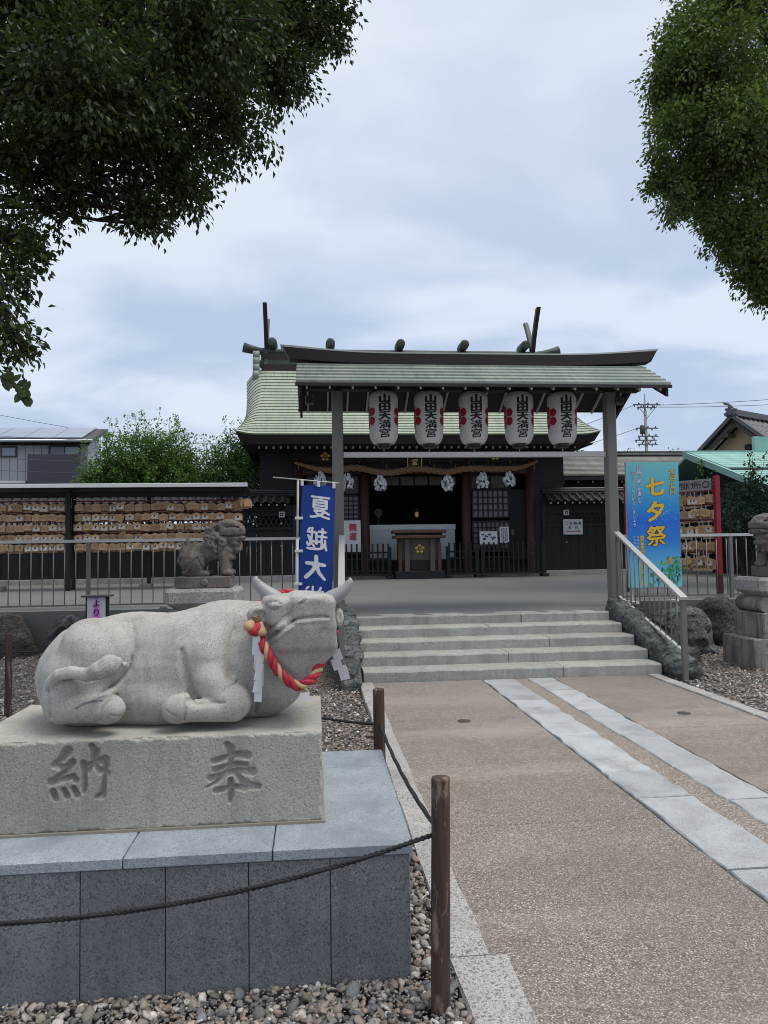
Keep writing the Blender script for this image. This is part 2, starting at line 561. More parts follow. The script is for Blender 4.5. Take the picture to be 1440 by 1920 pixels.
# ------------------------------------------------------------------ materials (all procedural)
MAT = {}
class NT:
    def __init__(s, name):
        m = bpy.data.materials.new(name); m.use_nodes = True
        s.m = m; s.t = m.node_tree; s.bs = s.t.nodes['Principled BSDF']; MAT[name] = m
        s.geo = s.t.nodes.new('ShaderNodeNewGeometry')
    def new(s, ty, **kw):
        n = s.t.nodes.new(ty)
        for k, v in kw.items(): setattr(n, k, v)
        return n
    def ln(s, a, b): s.t.links.new(a, b)
    def pos(s, scale=(1,1,1), rot=(0,0,0), src=None):
        mp = s.new('ShaderNodeMapping'); mp.inputs['Scale'].default_value = scale; mp.inputs['Rotation'].default_value = rot
        s.ln(src or s.geo.outputs['Position'], mp.inputs[0]); return mp.outputs[0]
    def noise(s, scale, detail=3, rough=.55, vec=None, dist=0.0):
        n = s.new('ShaderNodeTexNoise'); n.inputs['Scale'].default_value = scale; n.inputs['Detail'].default_value = detail
        n.inputs['Roughness'].default_value = rough; n.inputs['Distortion'].default_value = dist
        s.ln(vec or s.geo.outputs['Position'], n.inputs['Vector']); return n.outputs['Fac']
    def vor(s, scale, vec=None, feature='F1', rnd=1.0):
        n = s.new('ShaderNodeTexVoronoi'); n.feature = feature; n.inputs['Scale'].default_value = scale; n.inputs['Randomness'].default_value = rnd
        s.ln(vec or s.geo.outputs['Position'], n.inputs['Vector']); return n
    def ramp(s, fac, stops, interp='LINEAR'):
        r = s.new('ShaderNodeValToRGB'); r.color_ramp.interpolation = interp
        el = r.color_ramp.elements
        while len(el) < len(stops): el.new(0.5)
        for e_, (p, c) in zip(el, stops):
            e_.position = p
            e_.color = (c, c, c, 1) if not hasattr(c, '__len__') else (*c[:3], 1)
        s.ln(fac, r.inputs[0]); return r.outputs[0]
    def mix(s, fac, a, b, mode='MIX'):
        n = s.new('ShaderNodeMix', data_type='RGBA', blend_type=mode)
        for v, i in ((fac,0),(a,6),(b,7)):
            if hasattr(v, 'is_linked'): s.ln(v, n.inputs[i])
            elif i == 0: n.inputs[0].default_value = v
            else: n.inputs[i].default_value = (*v[:3], 1)
        return n.outputs[2]
    def math(s, op, a, b=0.0):
        n = s.new('ShaderNodeMath', operation=op)
        for v, i in ((a,0),(b,1)):
            if hasattr(v, 'is_linked'): s.ln(v, n.inputs[i])
            else: n.inputs[i].default_value = v
        return n.outputs[0]
    def xyz(s, vec=None):
        n = s.new('ShaderNodeSeparateXYZ'); s.ln(vec or s.geo.outputs['Position'], n.inputs[0]); return n.outputs
    def rand(s):
        n = s.new('ShaderNodeObjectInfo'); return n.outputs['Random']
    def bump(s, h, strength=.3, dist=.01):
        b = s.new('ShaderNodeBump'); b.inputs['Strength'].default_value = strength; b.inputs['Distance'].default_value = dist
        s.ln(h, b.inputs['Height']); s.ln(b.outputs[0], s.bs.inputs['Normal'])
    def out(s, col, rough=.8, metal=0.0, spec=None):
        if hasattr(col, 'is_linked'): s.ln(col, s.bs.inputs['Base Color'])
        else: s.bs.inputs['Base Color'].default_value = (*col, 1)
        if hasattr(rough, 'is_linked'): s.ln(rough, s.bs.inputs['Roughness'])
        else: s.bs.inputs['Roughness'].default_value = rough
        s.bs.inputs['Metallic'].default_value = metal
        if spec is not None: s.bs.inputs['Specular IOR Level'].default_value = spec
        return s.m

def hexc(h):
    v = [int(h[i:i+2],16)/255 for i in (0,2,4)]
    return tuple(x/12.92 if x <= .04045 else ((x+.055)/1.055)**2.4 for x in v)
def mul(c, k): return tuple(x*k for x in c)

def plain(name, c, rough=.6, metal=0, var=.12, scale=6, bump=0, bs=60, spec=None, stretch=(1,1,1), byobj=0.0):
    t = NT(name)
    v = t.pos(stretch)
    n = t.noise(scale, 4, .6, v)
    col = t.mix(n, mul(c, 1-var), mul(c, 1+var))
    if byobj:
        col = t.mix(1.0, col, t.ramp(t.rand(), [(0, 1-byobj), (1, 1+byobj)]), 'MULTIPLY')
    if bump: t.bump(t.noise(bs, 4, .6, v), bump, .005)
    return t.out(col, rough, metal, spec)

def granite(name, base, dark, light, s=220, amt=.45, stain=.25, stain_c=None, rough=.75, bump=.25, tone=0.0, dist=.004, stain_s=2.2, streak=0.0):
    """speckled stone: dark and light grains over a base, with large faint stains"""
    t = NT(name)
    a = t.noise(s, 2, .7); b = t.noise(s*1.7, 2, .6, t.pos((1,1,1), (.4,.7,.2)))
    g = t.vor(s*.8)
    col = t.mix(t.math('MULTIPLY', t.ramp(a, [(.33,1),(.47,0)]), amt*1.6), base, dark)
    col = t.mix(t.ramp(b, [(.52,0),(.66,1)]), col, light)
    gv = t.xyz(g.outputs['Color'])[0]
    col = t.mix(t.math('MULTIPLY', t.ramp(gv, [(.80,0),(.90,1)]), amt*.8), col, dark)
    big = t.noise(stain_s, 5, .62, None, .3)
    sc = stain_c or mul(base, .55)
    col = t.mix(t.math('MULTIPLY', t.ramp(big, [(.46,0),(.72,1)]), stain), col, sc)
    if streak:
        sk = t.noise(1.0, 5, .65, t.pos((9,9,.8)), .25)
        col = t.mix(t.math('MULTIPLY', t.ramp(sk, [(.48,0),(.70,1)]), streak), col, sc)
        pit = t.noise(38, 3, .6)
        col = t.mix(t.math('MULTIPLY', t.ramp(pit, [(.25,1),(.31,0)]), streak), col, mul(sc,.5))
    if tone:
        col = t.mix(1.0, col, t.ramp(t.rand(), [(0, 1-tone), (1, 1+tone)]), 'MULTIPLY')
    if bump: t.bump(a, bump, dist)
    return t.out(col, rough)

granite('granite_cow', hexc('b3b1ac'), hexc('57524d'), hexc('cdcbc6'), 330, .5, .45, hexc('7d776f'), .85, .5, dist=.004, stain_s=3.0, streak=.42)
granite('granite_block', hexc('a8a69e'), hexc('68645f'), hexc('c4c2ba'), 230, .45, .55, hexc('77756b'), .85, .4, stain_s=1.8, streak=.4)
granite('granite_panel', hexc('686c71'), hexc('27292d'), hexc('aaadb0'), 210, .75, .5, hexc('3f4247'), .6, .06, tone=.1, streak=.35)
granite('granite_top', hexc('929ba5'), hexc('535b64'), hexc('c6cdd3'), 230, .6, .75, hexc('6f7984'), .62, .1, tone=.07, stain_s=3.2)
granite('granite_step', hexc('a3a39e'), hexc('55544f'), hexc('c6c6c1'), 140, .5, .4, hexc('686761'), .85, .35, tone=.06, streak=.35)
granite('granite_kerb', hexc('a6a4a1'), hexc('434140'), hexc('d0cecb'), 130, .7, .7, hexc('74716c'), .8, .3, tone=.05)
granite('granite_slab', hexc('abadaf'), hexc('6f767d'), hexc('c9ced2'), 150, .45, .75, hexc('7e7f7d'), .75, .35, tone=.12, stain_s=2.6)
granite('granite_pedestal', hexc('918b86'), hexc('504a46'), hexc('b8b1ab'), 120, .5, .7, hexc('3f3b38'), .85, .4, stain_s=3.5, streak=.75)
granite('stone_lion', hexc('6f6863'), hexc('433d39'), hexc('8e867f'), 90, .5, .6, hexc('3a332f'), .9, .3, stain_s=5)
granite('horn_stone', hexc('98989a'), hexc('838385'), hexc('a8a8aa'), 200, .3, .3, hexc('74767a'), .42, .0)

# exposed aggregate paving
t = NT('aggregate')
v1 = t.vor(165)
cc = t.xyz(v1.outputs['Color'])[0]
stone = t.ramp(cc, [(0,hexc('665f5a')),(.25,hexc('877d76')),(.5,hexc('9a9088')),(.75,hexc('aaa199')),(.92,hexc('ccc7c2'))], 'CONSTANT')
gap = t.ramp(v1.outputs['Distance'], [(.38,0),(.8,1)])
col = t.mix(t.math('MULTIPLY', gap, .7), stone, hexc('5a544f'))
big = t.noise(.9, 6, .62, None, .4)
col = t.mix(t.math('MULTIPLY', t.ramp(big, [(.42,0),(.62,1)]), .32), col, hexc('665d56'))
st = t.noise(.55, 4, .5, t.pos((.25,2.2,1)))
col = t.mix(t.math('MULTIPLY', t.ramp(st, [(.52,0),(.68,1)]), .28), col, hexc('bdb4ab'))
fine = t.noise(6, 5, .7)
col = t.mix(t.math('MULTIPLY', t.ramp(fine, [(.5,0),(.72,1)]), .25), col, hexc('5b534d'))
t.bump(t.math('MULTIPLY', v1.outputs['Distance'], -1.0), .45, .005)
t.out(col, .9)
# rounded yellow pebbles set in mortar between the slab rows
t = NT('pebble_mortar')
v1 = t.vor(105)
cc = t.xyz(v1.outputs['Color'])[0]
stone = t.ramp(cc, [(0,hexc('857c73')),(.35,hexc('9a9087')),(.6,hexc('aca29a')),(.82,hexc('c0bab3'))], 'CONSTANT')
col = t.mix(t.ramp(v1.outputs['Distance'], [(.4,0),(.75,1)]), stone, hexc('7a7064'))
t.bump(t.math('MULTIPLY', v1.outputs['Distance'], -1.0), .8, .01)
t.out(col, .8)
# terrace
t = NT('terrace_concrete')
a = t.noise(150, 3, .7); b = t.noise(.8, 5, .6)
col = t.mix(t.ramp(a, [(.35,0),(.65,1)]), hexc('565857'), hexc('7f817f'))
col = t.mix(t.math('MULTIPLY', t.ramp(b, [(.4,0),(.7,1)]), .35), col, hexc('505250'))
t.bump(a, .2, .004); t.out(col, .85)
# soil under the gravel and distant ground
t = NT('soil')
v1 = t.vor(40)
col = t.ramp(t.xyz(v1.outputs['Color'])[0], [(0,hexc('4e443f')),(.35,hexc('7a6c63')),(.6,hexc('94877d')),(.85,hexc('aaa39c'))], 'CONSTANT')
col = t.mix(t.ramp(v1.outputs['Distance'], [(.35,0),(.7,1)]), col, hexc('3a322d'))
t.bump(t.math('MULTIPLY', v1.outputs['Distance'], -1.0), .8, .02); t.out(col, .9)
# pebbles coloured per stone
t = NT('pebble')
at = t.new('ShaderNodeAttribute'); at.attribute_name = 'tint'
n = t.noise(90, 3, .6)
col = t.mix(1.0, at.outputs['Color'], t.ramp(n, [(.3,.75),(.7,1.15)]), 'MULTIPLY')
t.bump(n, .2, .003); t.out(col, .75)

# garden boulders
def rock(name, c1, c2, c3, sc=3.0):
    t = NT(name)
    v = t.pos((1,1,2.6), (.3,.5,0))
    a = t.noise(sc, 7, .65, v, .6); b = t.noise(sc*9, 4, .7)
    w = t.new('ShaderNodeTexNoise'); w.inputs['Scale'].default_value = sc*2.2; w.inputs['Detail'].default_value = 6
    t.ln(t.pos((1,1,1),(0,.6,.4)), w.inputs[0])
    col = t.mix(t.ramp(a, [(.38,0),(.62,1)]), c1, c2)
    col = t.mix(t.ramp(w.outputs['Fac'], [(.56,0),(.68,1)]), col, c3)
    col = t.mix(t.ramp(b, [(.35,.55),(.5,0)]), col, mul(c1,.4))
    dn = t.new('ShaderNodeTexNoise'); dn.inputs['Scale'].default_value = sc*1.2; dn.inputs['Detail'].default_value = 4
    t.ln(t.geo.outputs['Position'], dn.inputs[0])
    dv_ = t.new('ShaderNodeVectorMath', operation='SCALE'); dv_.inputs['Scale'].default_value = .55; t.ln(dn.outputs['Color'], dv_.inputs[0])
    da = t.new('ShaderNodeVectorMath', operation='ADD'); t.ln(dv_.outputs[0], da.inputs[0]); t.ln(t.geo.outputs['Position'], da.inputs[1])
    ve = t.vor(sc*1.7, t.pos((1,1,2.2),(.4,.7,.3), da.outputs[0]), 'DISTANCE_TO_EDGE')
    crack = t.ramp(ve.outputs['Distance'], [(0,0),(.045,1)])
    col = t.mix(t.ramp(crack, [(0,.32),(1,0)]), col, mul(c1,.35))
    ly = t.noise(sc*1.3, 5, .6, t.pos((1,1,5),(.5,.35,0)), .8)
    col = t.mix(t.math('MULTIPLY', t.ramp(ly, [(.55,0),(.62,1)]), .5), col, mul(c1,.45))
    h = t.math('ADD', t.math('ADD', t.math('MULTIPLY', a, .8), t.math('MULTIPLY', b, .3)), t.math('MULTIPLY', crack, .5))
    t.bump(h, 1.0, .07); return t.out(col, .85)
rock('rock_green', hexc('4e5352'), hexc('757a79'), hexc('403f3e'))
rock('rock_dark', hexc('38373a'), hexc('55565a'), hexc('6e6a66'))
rock('rock_brown', hexc('4b4743'), hexc('67625c'), hexc('3d4643'))

# metals and paint
plain('rail_metal', hexc('c2c4c3'), .42, .35, .06, 9, .03, 120)
plain('post_metal', hexc('77746f'), .5, .35, .12, 3, .05, 90, stretch=(6,6,.5))
plain('baluster_metal', hexc('8a8884'), .42, .6, .08, 8)
plain('white_metal', hexc('c9c9c6'), .45, .1, .06, 4)
plain('dark_metal', hexc('3c3b3b'), .5, .4, .1, 6)
plain('pillar_metal', hexc('7d7a75'), .55, .25, .1, 1.5, .04, 60, stretch=(10,10,.6))
plain('bar_paint', hexc('c8c5c1'), .5, .1, .06, 3)
plain('roof_edge', hexc('332b2d'), .6, .2, .15, 5)
plain('soffit_wood', hexc('2a1f20'), .75, 0, .25, 8)
plain('rafter_white', hexc('b7b2ac'), .6, 0, .06, 8)

# verdigris copper: per-strip tint, streaks running down the slope
def copper(name, c1, c2, c3, dark=.5):
    t = NT(name)
    a = t.noise(1.1, 5, .6, t.pos((1.6,.5,.5))); b = t.noise(5, 4, .6, t.pos((3,.35,.35)))
    col = t.mix(t.ramp(a, [(.36,0),(.64,1)]), c1, c2)
    col = t.mix(t.math('MULTIPLY', t.ramp(b, [(.5,0),(.72,1)]), dark), col, c3)
    col = t.mix(1.0, col, t.ramp(t.rand(), [(0,.9),(1,1.08)]), 'MULTIPLY')
    t.bump(t.noise(14, 3, .5), .08, .01); return t.out(col, .6, .0)
copper('copper_green', hexc('98a597'), hexc('aab09c'), hexc('778880'), .55)
copper('copper_gate', hexc('7b8a84'), hexc('929890'), hexc('646f6b'), .55)
copper('copper_corridor', hexc('777a74'), hexc('8f918a'), hexc('5c605c'), .5)
copper('copper_teal', hexc('8ab8ae'), hexc('9ec8bf'), hexc('75a49b'), .35)
copper('copper_dark', hexc('3f4f4b'), hexc('2f3735'), hexc('566d67'), .5)

# wood
def wood(name, c1, c2, rough=.75, sc=(18,18,1.2), wear=None, wfac=.5, bump=.25):
    t = NT(name)
    a = t.noise(3, 6, .65, t.pos(sc), .6)
    col = t.mix(t.ramp(a, [(.32,0),(.68,1)]), c1, c2)
    if wear:
        w = t.noise(7, 5, .7, t.pos((3,3,.7)))
        col = t.mix(t.math('MULTIPLY', t.ramp(w, [(.56,0),(.66,1)]), wfac), col, wear)
    t.bump(a, bump, .006); return t.out(col, rough)
wood('wood_black', hexc('101014'), hexc('1a1a1f'), .7)
wood('wood_dark', hexc('161214'), hexc('211c1d'), .75)
wood('wood_red', hexc('2c1614'), hexc('46241f'), .65)
wood('wood_post', hexc('2e211d'), hexc('503a30'), .8, (14,14,1.0), hexc('9a8478'), .6, .6)
wood('wood_box', hexc('442f28'), hexc('624a3f'), .75, (1.2,14,14))
wood('wood_box_panel', hexc('4a423d'), hexc('655b53'), .8, (1.2,14,14))
wood('wood_grey', hexc('46403d'), hexc('605853'), .8)
t = NT('plaque_wood')
a = t.noise(5, 4, .6, t.pos((3,3,30)))
col = t.mix(t.ramp(a, [(.35,0),(.65,1)]), hexc('a5815f'), hexc('c6a581'))
col = t.mix(1.0, col, t.ramp(t.rand(), [(0,(.68,.64,.62)),(.5,(1.0,.97,.95)),(1,(1.22,1.24,1.27))]), 'MULTIPLY')
t.out(col, .7)
plain('plaque_white', hexc('cdc3ba'), .7, 0, .06, 10, byobj=.1)
plain('ink', hexc('211d1e'), .6)
plain('ink_brown', hexc('5b4636'), .7)
plain('string_red', hexc('8c2a28'), .8, 0, .2, 30, byobj=.2)
plain('string_white', hexc('b7b4b8'), .8)
plain('tile_black', hexc('2b2c2f'), .42, 0, .3, 5, .1, 40, byobj=.2)
plain('tile_grey', hexc('55565a'), .55, 0, .3, 3, .1, 40, byobj=.18)
plain('plaster_cream', hexc('b9a386'), .85, 0, .06, 1)
plain('plaster_white', hexc('b9b8b4'), .8, 0, .06, 2)
plain('fascia_white', hexc('e0e2e4'), .5, .2, .06, 3)
plain('siding', hexc('a3a6aa'), .6, .15, .06, .8)
plain('siding_dark', hexc('3d3d44'), .6, 0, .06, .8)
plain('solar', hexc('8d97a8'), .25, .3, .1, .5)
plain('solar_frame', hexc('bfc5cc'), .35, .5, .05, 1)
plain('concrete', hexc('7d7c7a'), .9, 0, .12, 6, .1, 60)
plain('pole_concrete', hexc('8b8c8d'), .8, 0, .08, 3)
plain('pole_metal', hexc('53565b'), .6, .3, .1, 3)
plain('paper_white', hexc('d9dade'), .7, 0, .03, 6)
plain('paper_sign', hexc('c3c5c9'), .6, 0, .03, 3)
plain('sign_ground', hexc('8b8486'), .7, 0, .08, 4)
plain('ink_red', hexc('a03a40'), .6)
plain('ink_black', hexc('17151c'), .55)
plain('ink_navy', hexc('2b2f5c'), .55)
plain('ink_white', hexc('dfe2e8'), .6)
plain('lantern_red', hexc('9c1531'), .6, 0, .08, 10)
plain('lantern_cap', hexc('15151b'), .4)
plain('gold_leaf', hexc('c7ad5e'), .35, .5, .15, 20)
plain('gold_paint', hexc('e3bd35'), .5, 0, .04, 10)
plain('bell_rope_red', hexc('a61f33'), .6, 0, .25, 90, .3, 260)
plain('bell_rope_gold', hexc('b99873'), .6, 0, .22, 90, .3, 260)
plain('hemp', hexc('86694d'), .85, 0, .28, 25, .5, 120)
plain('rope_black', hexc('18191d'), .7, 0, .2, 40, .3, 200)
plain('flag_blue', hexc('0a3a8c'), .75, 0, .08, 4)
plain('flag_pole', hexc('c2c6c4'), .4, 0, .04, 4)
plain('red_paint', hexc('8c0f24'), .45, 0, .1, 4)
plain('red_wood', hexc('5a1420'), .6, 0, .15, 4)
plain('maroon', hexc('3b1c20'), .6, 0, .15, 4)
plain('pane_paper', hexc('74737a'), .7, 0, .12, 8)
plain('cloth_white', hexc('aeb3ba'), .7, 0, .08, 3)
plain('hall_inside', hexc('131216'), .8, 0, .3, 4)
plain('mortar', hexc('8a8376'), .9, 0, .12, 30, .2, 90)
plain('lid_metal', hexc('4d4a48'), .6, .4, .2, 30, .2, 80)
plain('bark', hexc('2c2723'), .9, 0, .35, 9, .6, 25, stretch=(3,3,.6))
plain('leaf_ink', hexc('3f9a63'), .6, 0, .2, 12)
plain('leaf_ink_light', hexc('7cc06a'), .6, 0, .15, 12)
plain('orange_ink', hexc('d98c4e'), .6)
plain('speaker_grey', hexc('6f6e6e'), .6, 0, .1, 10)
t = NT('pane_glass')
t.out(hexc('3a4654'), .08, 0, .8)
t = NT('window_glass_light'); t.out(hexc('7c8c9c'), .15, 0, .8)
# paper lantern skin: thin warm-white paper, lets light through
t = NT('lantern_paper')
a = t.noise(40, 4, .6)
col = t.mix(a, hexc('c6c4c3'), hexc('dcdad8'))
t.out(col, .7); t.bs.inputs['Subsurface Weight'].default_value = .0
# lit lamp inside the hall
t = NT('lamp_glow'); t.out(hexc('c98a5a'), .6)
t.bs.inputs['Emission Color'].default_value = (1.0, .45, .18, 1); t.bs.inputs['Emission Strength'].default_value = .10

# printed festival banner: colours of the print itself, top teal, middle blue, foot pale teal, white star dots
t = NT('banner_print')
tc_ = t.new('ShaderNodeTexCoord')
o_ = t.xyz(tc_.outputs['Generated'])
col = t.ramp(o_[2], [(0,hexc('84cdd6')),(.2,hexc('5cb4e0')),(.36,hexc('2783dc')),(.52,hexc('1069d6')),(.66,hexc('2491d8')),(.82,hexc('58b6d0')),(1,hexc('78c4cb'))])
sv = t.vor(40, t.pos((1,1,1)))
rnd = t.xyz(sv.outputs['Color'])
dot = t.math('LESS_THAN', sv.outputs['Distance'], t.math('MULTIPLY', rnd[0], .34))
band = t.noise(2.1, 3, .6, t.pos((1.2,1,.8),(0,.7,0)))
bandm = t.math('MULTIPLY', t.ramp(band, [(.46,0),(.58,1)]), t.ramp(o_[2], [(.42,0),(.58,1),(.9,1),(.97,0)]))
col = t.mix(t.math('MULTIPLY', t.math('MULTIPLY', dot, bandm), .75), col, hexc('b7dfe8'))
t.out(col, .5)
# pink print of the small sign box
t = NT('pink_print')
tc_ = t.new('ShaderNodeTexCoord'); o_ = t.xyz(tc_.outputs['Generated'])
dxx = t.math('ABSOLUTE', t.math('SUBTRACT', o_[0], .5))
wid = t.math('ADD', .12, t.math('MULTIPLY', t.math('SUBTRACT', 1.0, o_[2]), .38))
fac = t.math('SUBTRACT', wid, dxx)
col = t.mix(t.ramp(fac, [(0.0,0),(.16,1)]), hexc('dcd6de'), hexc('d678d0'))
t.out(col, .6)

# leaves: per-leaf tint, a little light passes through
def leafmat(name, base, trans=.35, rough=.45):
    t = NT(name)
    at = t.new('ShaderNodeAttribute'); at.attribute_name = 'tint'
    col = t.mix(1.0, base, at.outputs['Color'], 'MULTIPLY')
    t.out(col, rough, 0, .35)
    tr = t.new('ShaderNodeBsdfTranslucent'); t.ln(t.mix(1.0, col, (1.1,1.25,.6), 'MULTIPLY'), tr.inputs[0])
    ms = t.new('ShaderNodeMixShader'); ms.inputs[0].default_value = trans
    o = t.t.nodes['Material Output']
    t.ln(t.bs.outputs[0], ms.inputs[1]); t.ln(tr.outputs[0], ms.inputs[2]); t.ln(ms.outputs[0], o.inputs[0])
    return t.m
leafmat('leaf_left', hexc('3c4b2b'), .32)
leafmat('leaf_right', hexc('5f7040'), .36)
leafmat('leaf_bush', hexc('5b7842'), .4)
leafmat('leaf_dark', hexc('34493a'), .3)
# ------------------------------------------------------------------ ground, path, steps, terrace
T = 0.6375                       # terrace level
g = MB()
g.add([(-600,-300,-.05),(600,-300,-.05),(600,900,-.05),(-600,900,-.05)], [(0,1,2,3)])
tag(obj('ground', g.mesh('ground', MAT['soil'])), kind='structure')

path = Thing('approach_path', None, None, (2.4,4.4,0), kind='structure')
rng = random.Random(4)
def jig(poly, a): return [(x+rng.uniform(-a,a), y+rng.uniform(-a,a)) for x, y in poly]
def slab_poly(poly, z0, z1, c=.008):
    """stone cut to a slightly uneven outline with eased top edge"""
    cx = sum(p[0] for p in poly)/len(poly); cy = sum(p[1] for p in poly)/len(poly)
    def ins(p, d):
        v = Vector((cx-p[0], cy-p[1])); L = v.length
        return (p[0]+v.x/L*d*1.3, p[1]+v.y/L*d*1.3)
    n = len(poly); m = MB()
    V = [(x,y,z0) for x, y in poly]+[(x,y,z1-c) for x, y in poly]+[(*ins(p,c),z1) for p in poly]
    F = []
    for r_ in (0,1):
        for i in range(n):
            F.append((r_*n+i, r_*n+(i+1)%n, (r_+1)*n+(i+1)%n, (r_+1)*n+i))
    F.append(tuple(2*n+i for i in range(n)))
    return m.add(V, F)
def uneven(x0, x1, y0, y1, a=.008, n=6, wob=.014):
    """rectangle with wobbling long sides, counter-clockwise"""
    L = []
    for i in range(n+1): L.append((x1+rng.uniform(-wob,wob)*(0 < i < n), y0+(y1-y0)*i/n))
    for i in range(n, -1, -1): L.append((x0+rng.uniform(-wob,wob)*(0 < i < n), y0+(y1-y0)*i/n))
    return jig(L, a*.4)
# aggregate panels (bays of the paving with fine joints between them)
def bay(x0, x1, y0, y1):
    path.part('paving_bay', MB().cbox(x0+.002, x1-.002, y0+.004, y1-.004, -.06, -.006, .004), MAT['aggregate'])
for a, b in ((-2.0,.6),(.6,2.35),(2.35,4.27),(4.27,6.9),(6.9,8.88)): bay(.655, 2.0, a, b)
for a, b in ((-2.0,1.9),(1.9,6.3),(6.3,8.88)): bay(2.885, 4.065, a, b)
path.part('pebble_strip', MB().box(2.35, 2.59, -2, 8.88, -.06, -.010), MAT['pebble_mortar'])
# left slab row
ys = [-1.6,-.4,.75,1.75,2.6,3.55,4.60,5.15,6.25,7.65,8.87]
for a, b in zip(ys, ys[1:]):
    path.part('paving_slab', slab_poly(uneven(2.008, 2.385, a+.009, b-.009, .02, 7, .016), -.05, .0), MAT['granite_slab'])
ys = [-1.2,.1,1.2,2.3,3.05,3.75,4.5,5.2,6.15,7.1,8.1,8.87]
for a, b in zip(ys, ys[1:]):
    path.part('paving_slab', slab_poly(uneven(2.555, 2.875, a+.009, b-.009, .02, 7, .016), -.05, .0), MAT['granite_slab'])
# kerbs
ys = [-.2,.95,1.95,2.93,3.87,4.75,5.7,6.7,7.75,8.86]
for i, (a, b) in enumerate(zip(ys, ys[1:])):
    x0, x1 = (.512, .668) if i > 2 else (.505, .735)
    path.part('kerb_stone', slab_poly(uneven(x0, x1, a+.006, b-.006, .006, 3, .008), -.12, .012, .012), MAT['granite_kerb'])
ys = [-.2,1.1,2.3,3.4,4.5,5.55,6.62,7.7,8.86]
for a, b in zip(ys, ys[1:]):
    path.part('kerb_stone', slab_poly(uneven(4.06, 4.205, a+.006, b-.006, .006, 3, .008), -.12, .010, .012), MAT['granite_kerb'])
for x, y in ((1.36,6.82),(3.48,6.81)):
    path.part('drain_lid', MB().lathe((x,y,-.008), [(.062,0),(.062,.006),(.055,.009),(.0,.009)], 20), MAT['lid_metal'])

# terrace: one raised sheet with a front that steps out at the stairs
ter = MB()
ter.prism([(-30,12.75),(-.15,12.75),(.28,10.55),(4.44,10.60),(4.75,11.0),(5.1,12.2),(30,12.2),(30,60),(-30,60)], 'z', -.05, T)
tag(obj('terrace', ter.mesh('terrace', MAT['terrace_concrete'])), kind='structure')
kt = MB()
for x0, x1, y in ((-30,-.2,12.7),):
    kt.box(x0, x1, y-.02, y+.22, T-.02, T+.004)

# stone steps
steps = Thing('stone_steps', None, None, (2.42,9.6,0), kind='structure')
RIS = T/5; TR = .395
joint = [3.05, 2.3, 3.0, 2.42, 2.95][::-1]
joint = {0:3.02, 1:2.44, 2:3.1, 3:2.38, 4:2.95}
rs = random.Random(9)
for k in range(5):
    y0 = 8.88+TR*k; y1 = y0+TR+.06 if k < 4 else y0+.36
    z0, z1 = RIS*k-.03, RIS*(k+1)
    xl = .57+rs.uniform(-.015,.015); xr = 4.27+rs.uniform(-.02,.03); xj = joint[k]
    for a, b in ((xl, xj-.004), (xj+.004, xr)):
        n = 14; m = MB(); rows = []
        prof = [(0,0),(0,.02),(.0,RIS+.03-.018),(.012,RIS+.03-.004),(.03,RIS+.03),(y1-y0,RIS+.03),(y1-y0,0)]
        ph = rs.uniform(0,6)
        for i in range(n+1):
            x = a+(b-a)*i/n
            w = .006*math.sin(ph+i*1.3)+.004*math.sin(ph*2+i*2.9)
            rows.append([(x, y0+p+(w if q < .05+RIS and p < .05 else 0), z0+q+(w*.5 if p < .05 and q > .1 else 0)) for p, q in prof])
        m.grid([r[::-1] for r in rows], smooth=False)
        m.F.append(tuple(range(len(prof)))[::-1]); m.S.append(False)
        base = n*len(prof)
        m.F.append(tuple(base+i for i in range(len(prof)))); m.S.append(False)
        bmn = m.mesh('step_stone', MAT['granite_step'], steps.loc)
        bb = bmesh.new(); bb.from_mesh(bmn); bmesh.ops.recalc_face_normals(bb, faces=bb.faces); bb.to_mesh(bmn); bb.free()
        bmn['shifted'] = 1
        steps.part('step_stone', bmn, None)
# ------------------------------------------------------------------ the granite base and the inscribed block
base = Thing('granite_base', 'low dark granite clad base with pale blue top slabs under the ox', 'base', (-.8,3.45,0))
BX0, BX1, BY0, BY1, BZ = -2.35, .345, 2.80, 4.09, .5
base.part('core', MB().box(BX0+.03, BX1-.03, BY0+.03, BY1-.03, -.06, BZ-.045), MAT['mortar'])
pw = .298
x = BX1-.003
i = 0
while x > BX0+.05:
    base.part('front_panel', MB().cbox(max(x-pw+.003,BX0), x, BY0, BY0+.03, -.06, BZ-.043, .0025), MAT['granite_panel'])
    x -= pw
    i += 1
y = BY0+.032
while y < BY1-.05:
    base.part('side_panel', MB().cbox(BX1-.031, BX1-.001, y, min(y+.42,BY1), -.06, BZ-.043, .0025), MAT['granite_panel'])
    y += .423
# top slabs: front row, back row and end column
xs = [.35,-.165,-.70,-1.24,-1.78,-2.36]
for a, b in zip(xs, xs[1:]):
    base.part('top_slab', MB().cbox(b+.002, a-.002 if a < .3 else a+.004, BY0-.006, BY0+.34, BZ-.041, BZ, .004), MAT['granite_top'])
    base.part('top_slab', MB().cbox(b+.002, a-.002 if a < .3 else a+.004, BY1-.30, BY1+.004, BZ-.041, BZ, .004), MAT['granite_top'])
ys = [BY0+.343,3.30,3.52,BY1-.303]
for a, b in zip(ys, ys[1:]):
    base.part('top_slab', MB().cbox(-.06, .354, a+.0015, b-.0015, BZ-.041, BZ, .004), MAT['granite_top'])
base.part('infill_slab', MB().box(BX0, -.063, BY0+.343, BY1-.303, BZ-.041, BZ-.002), MAT['granite_top'])

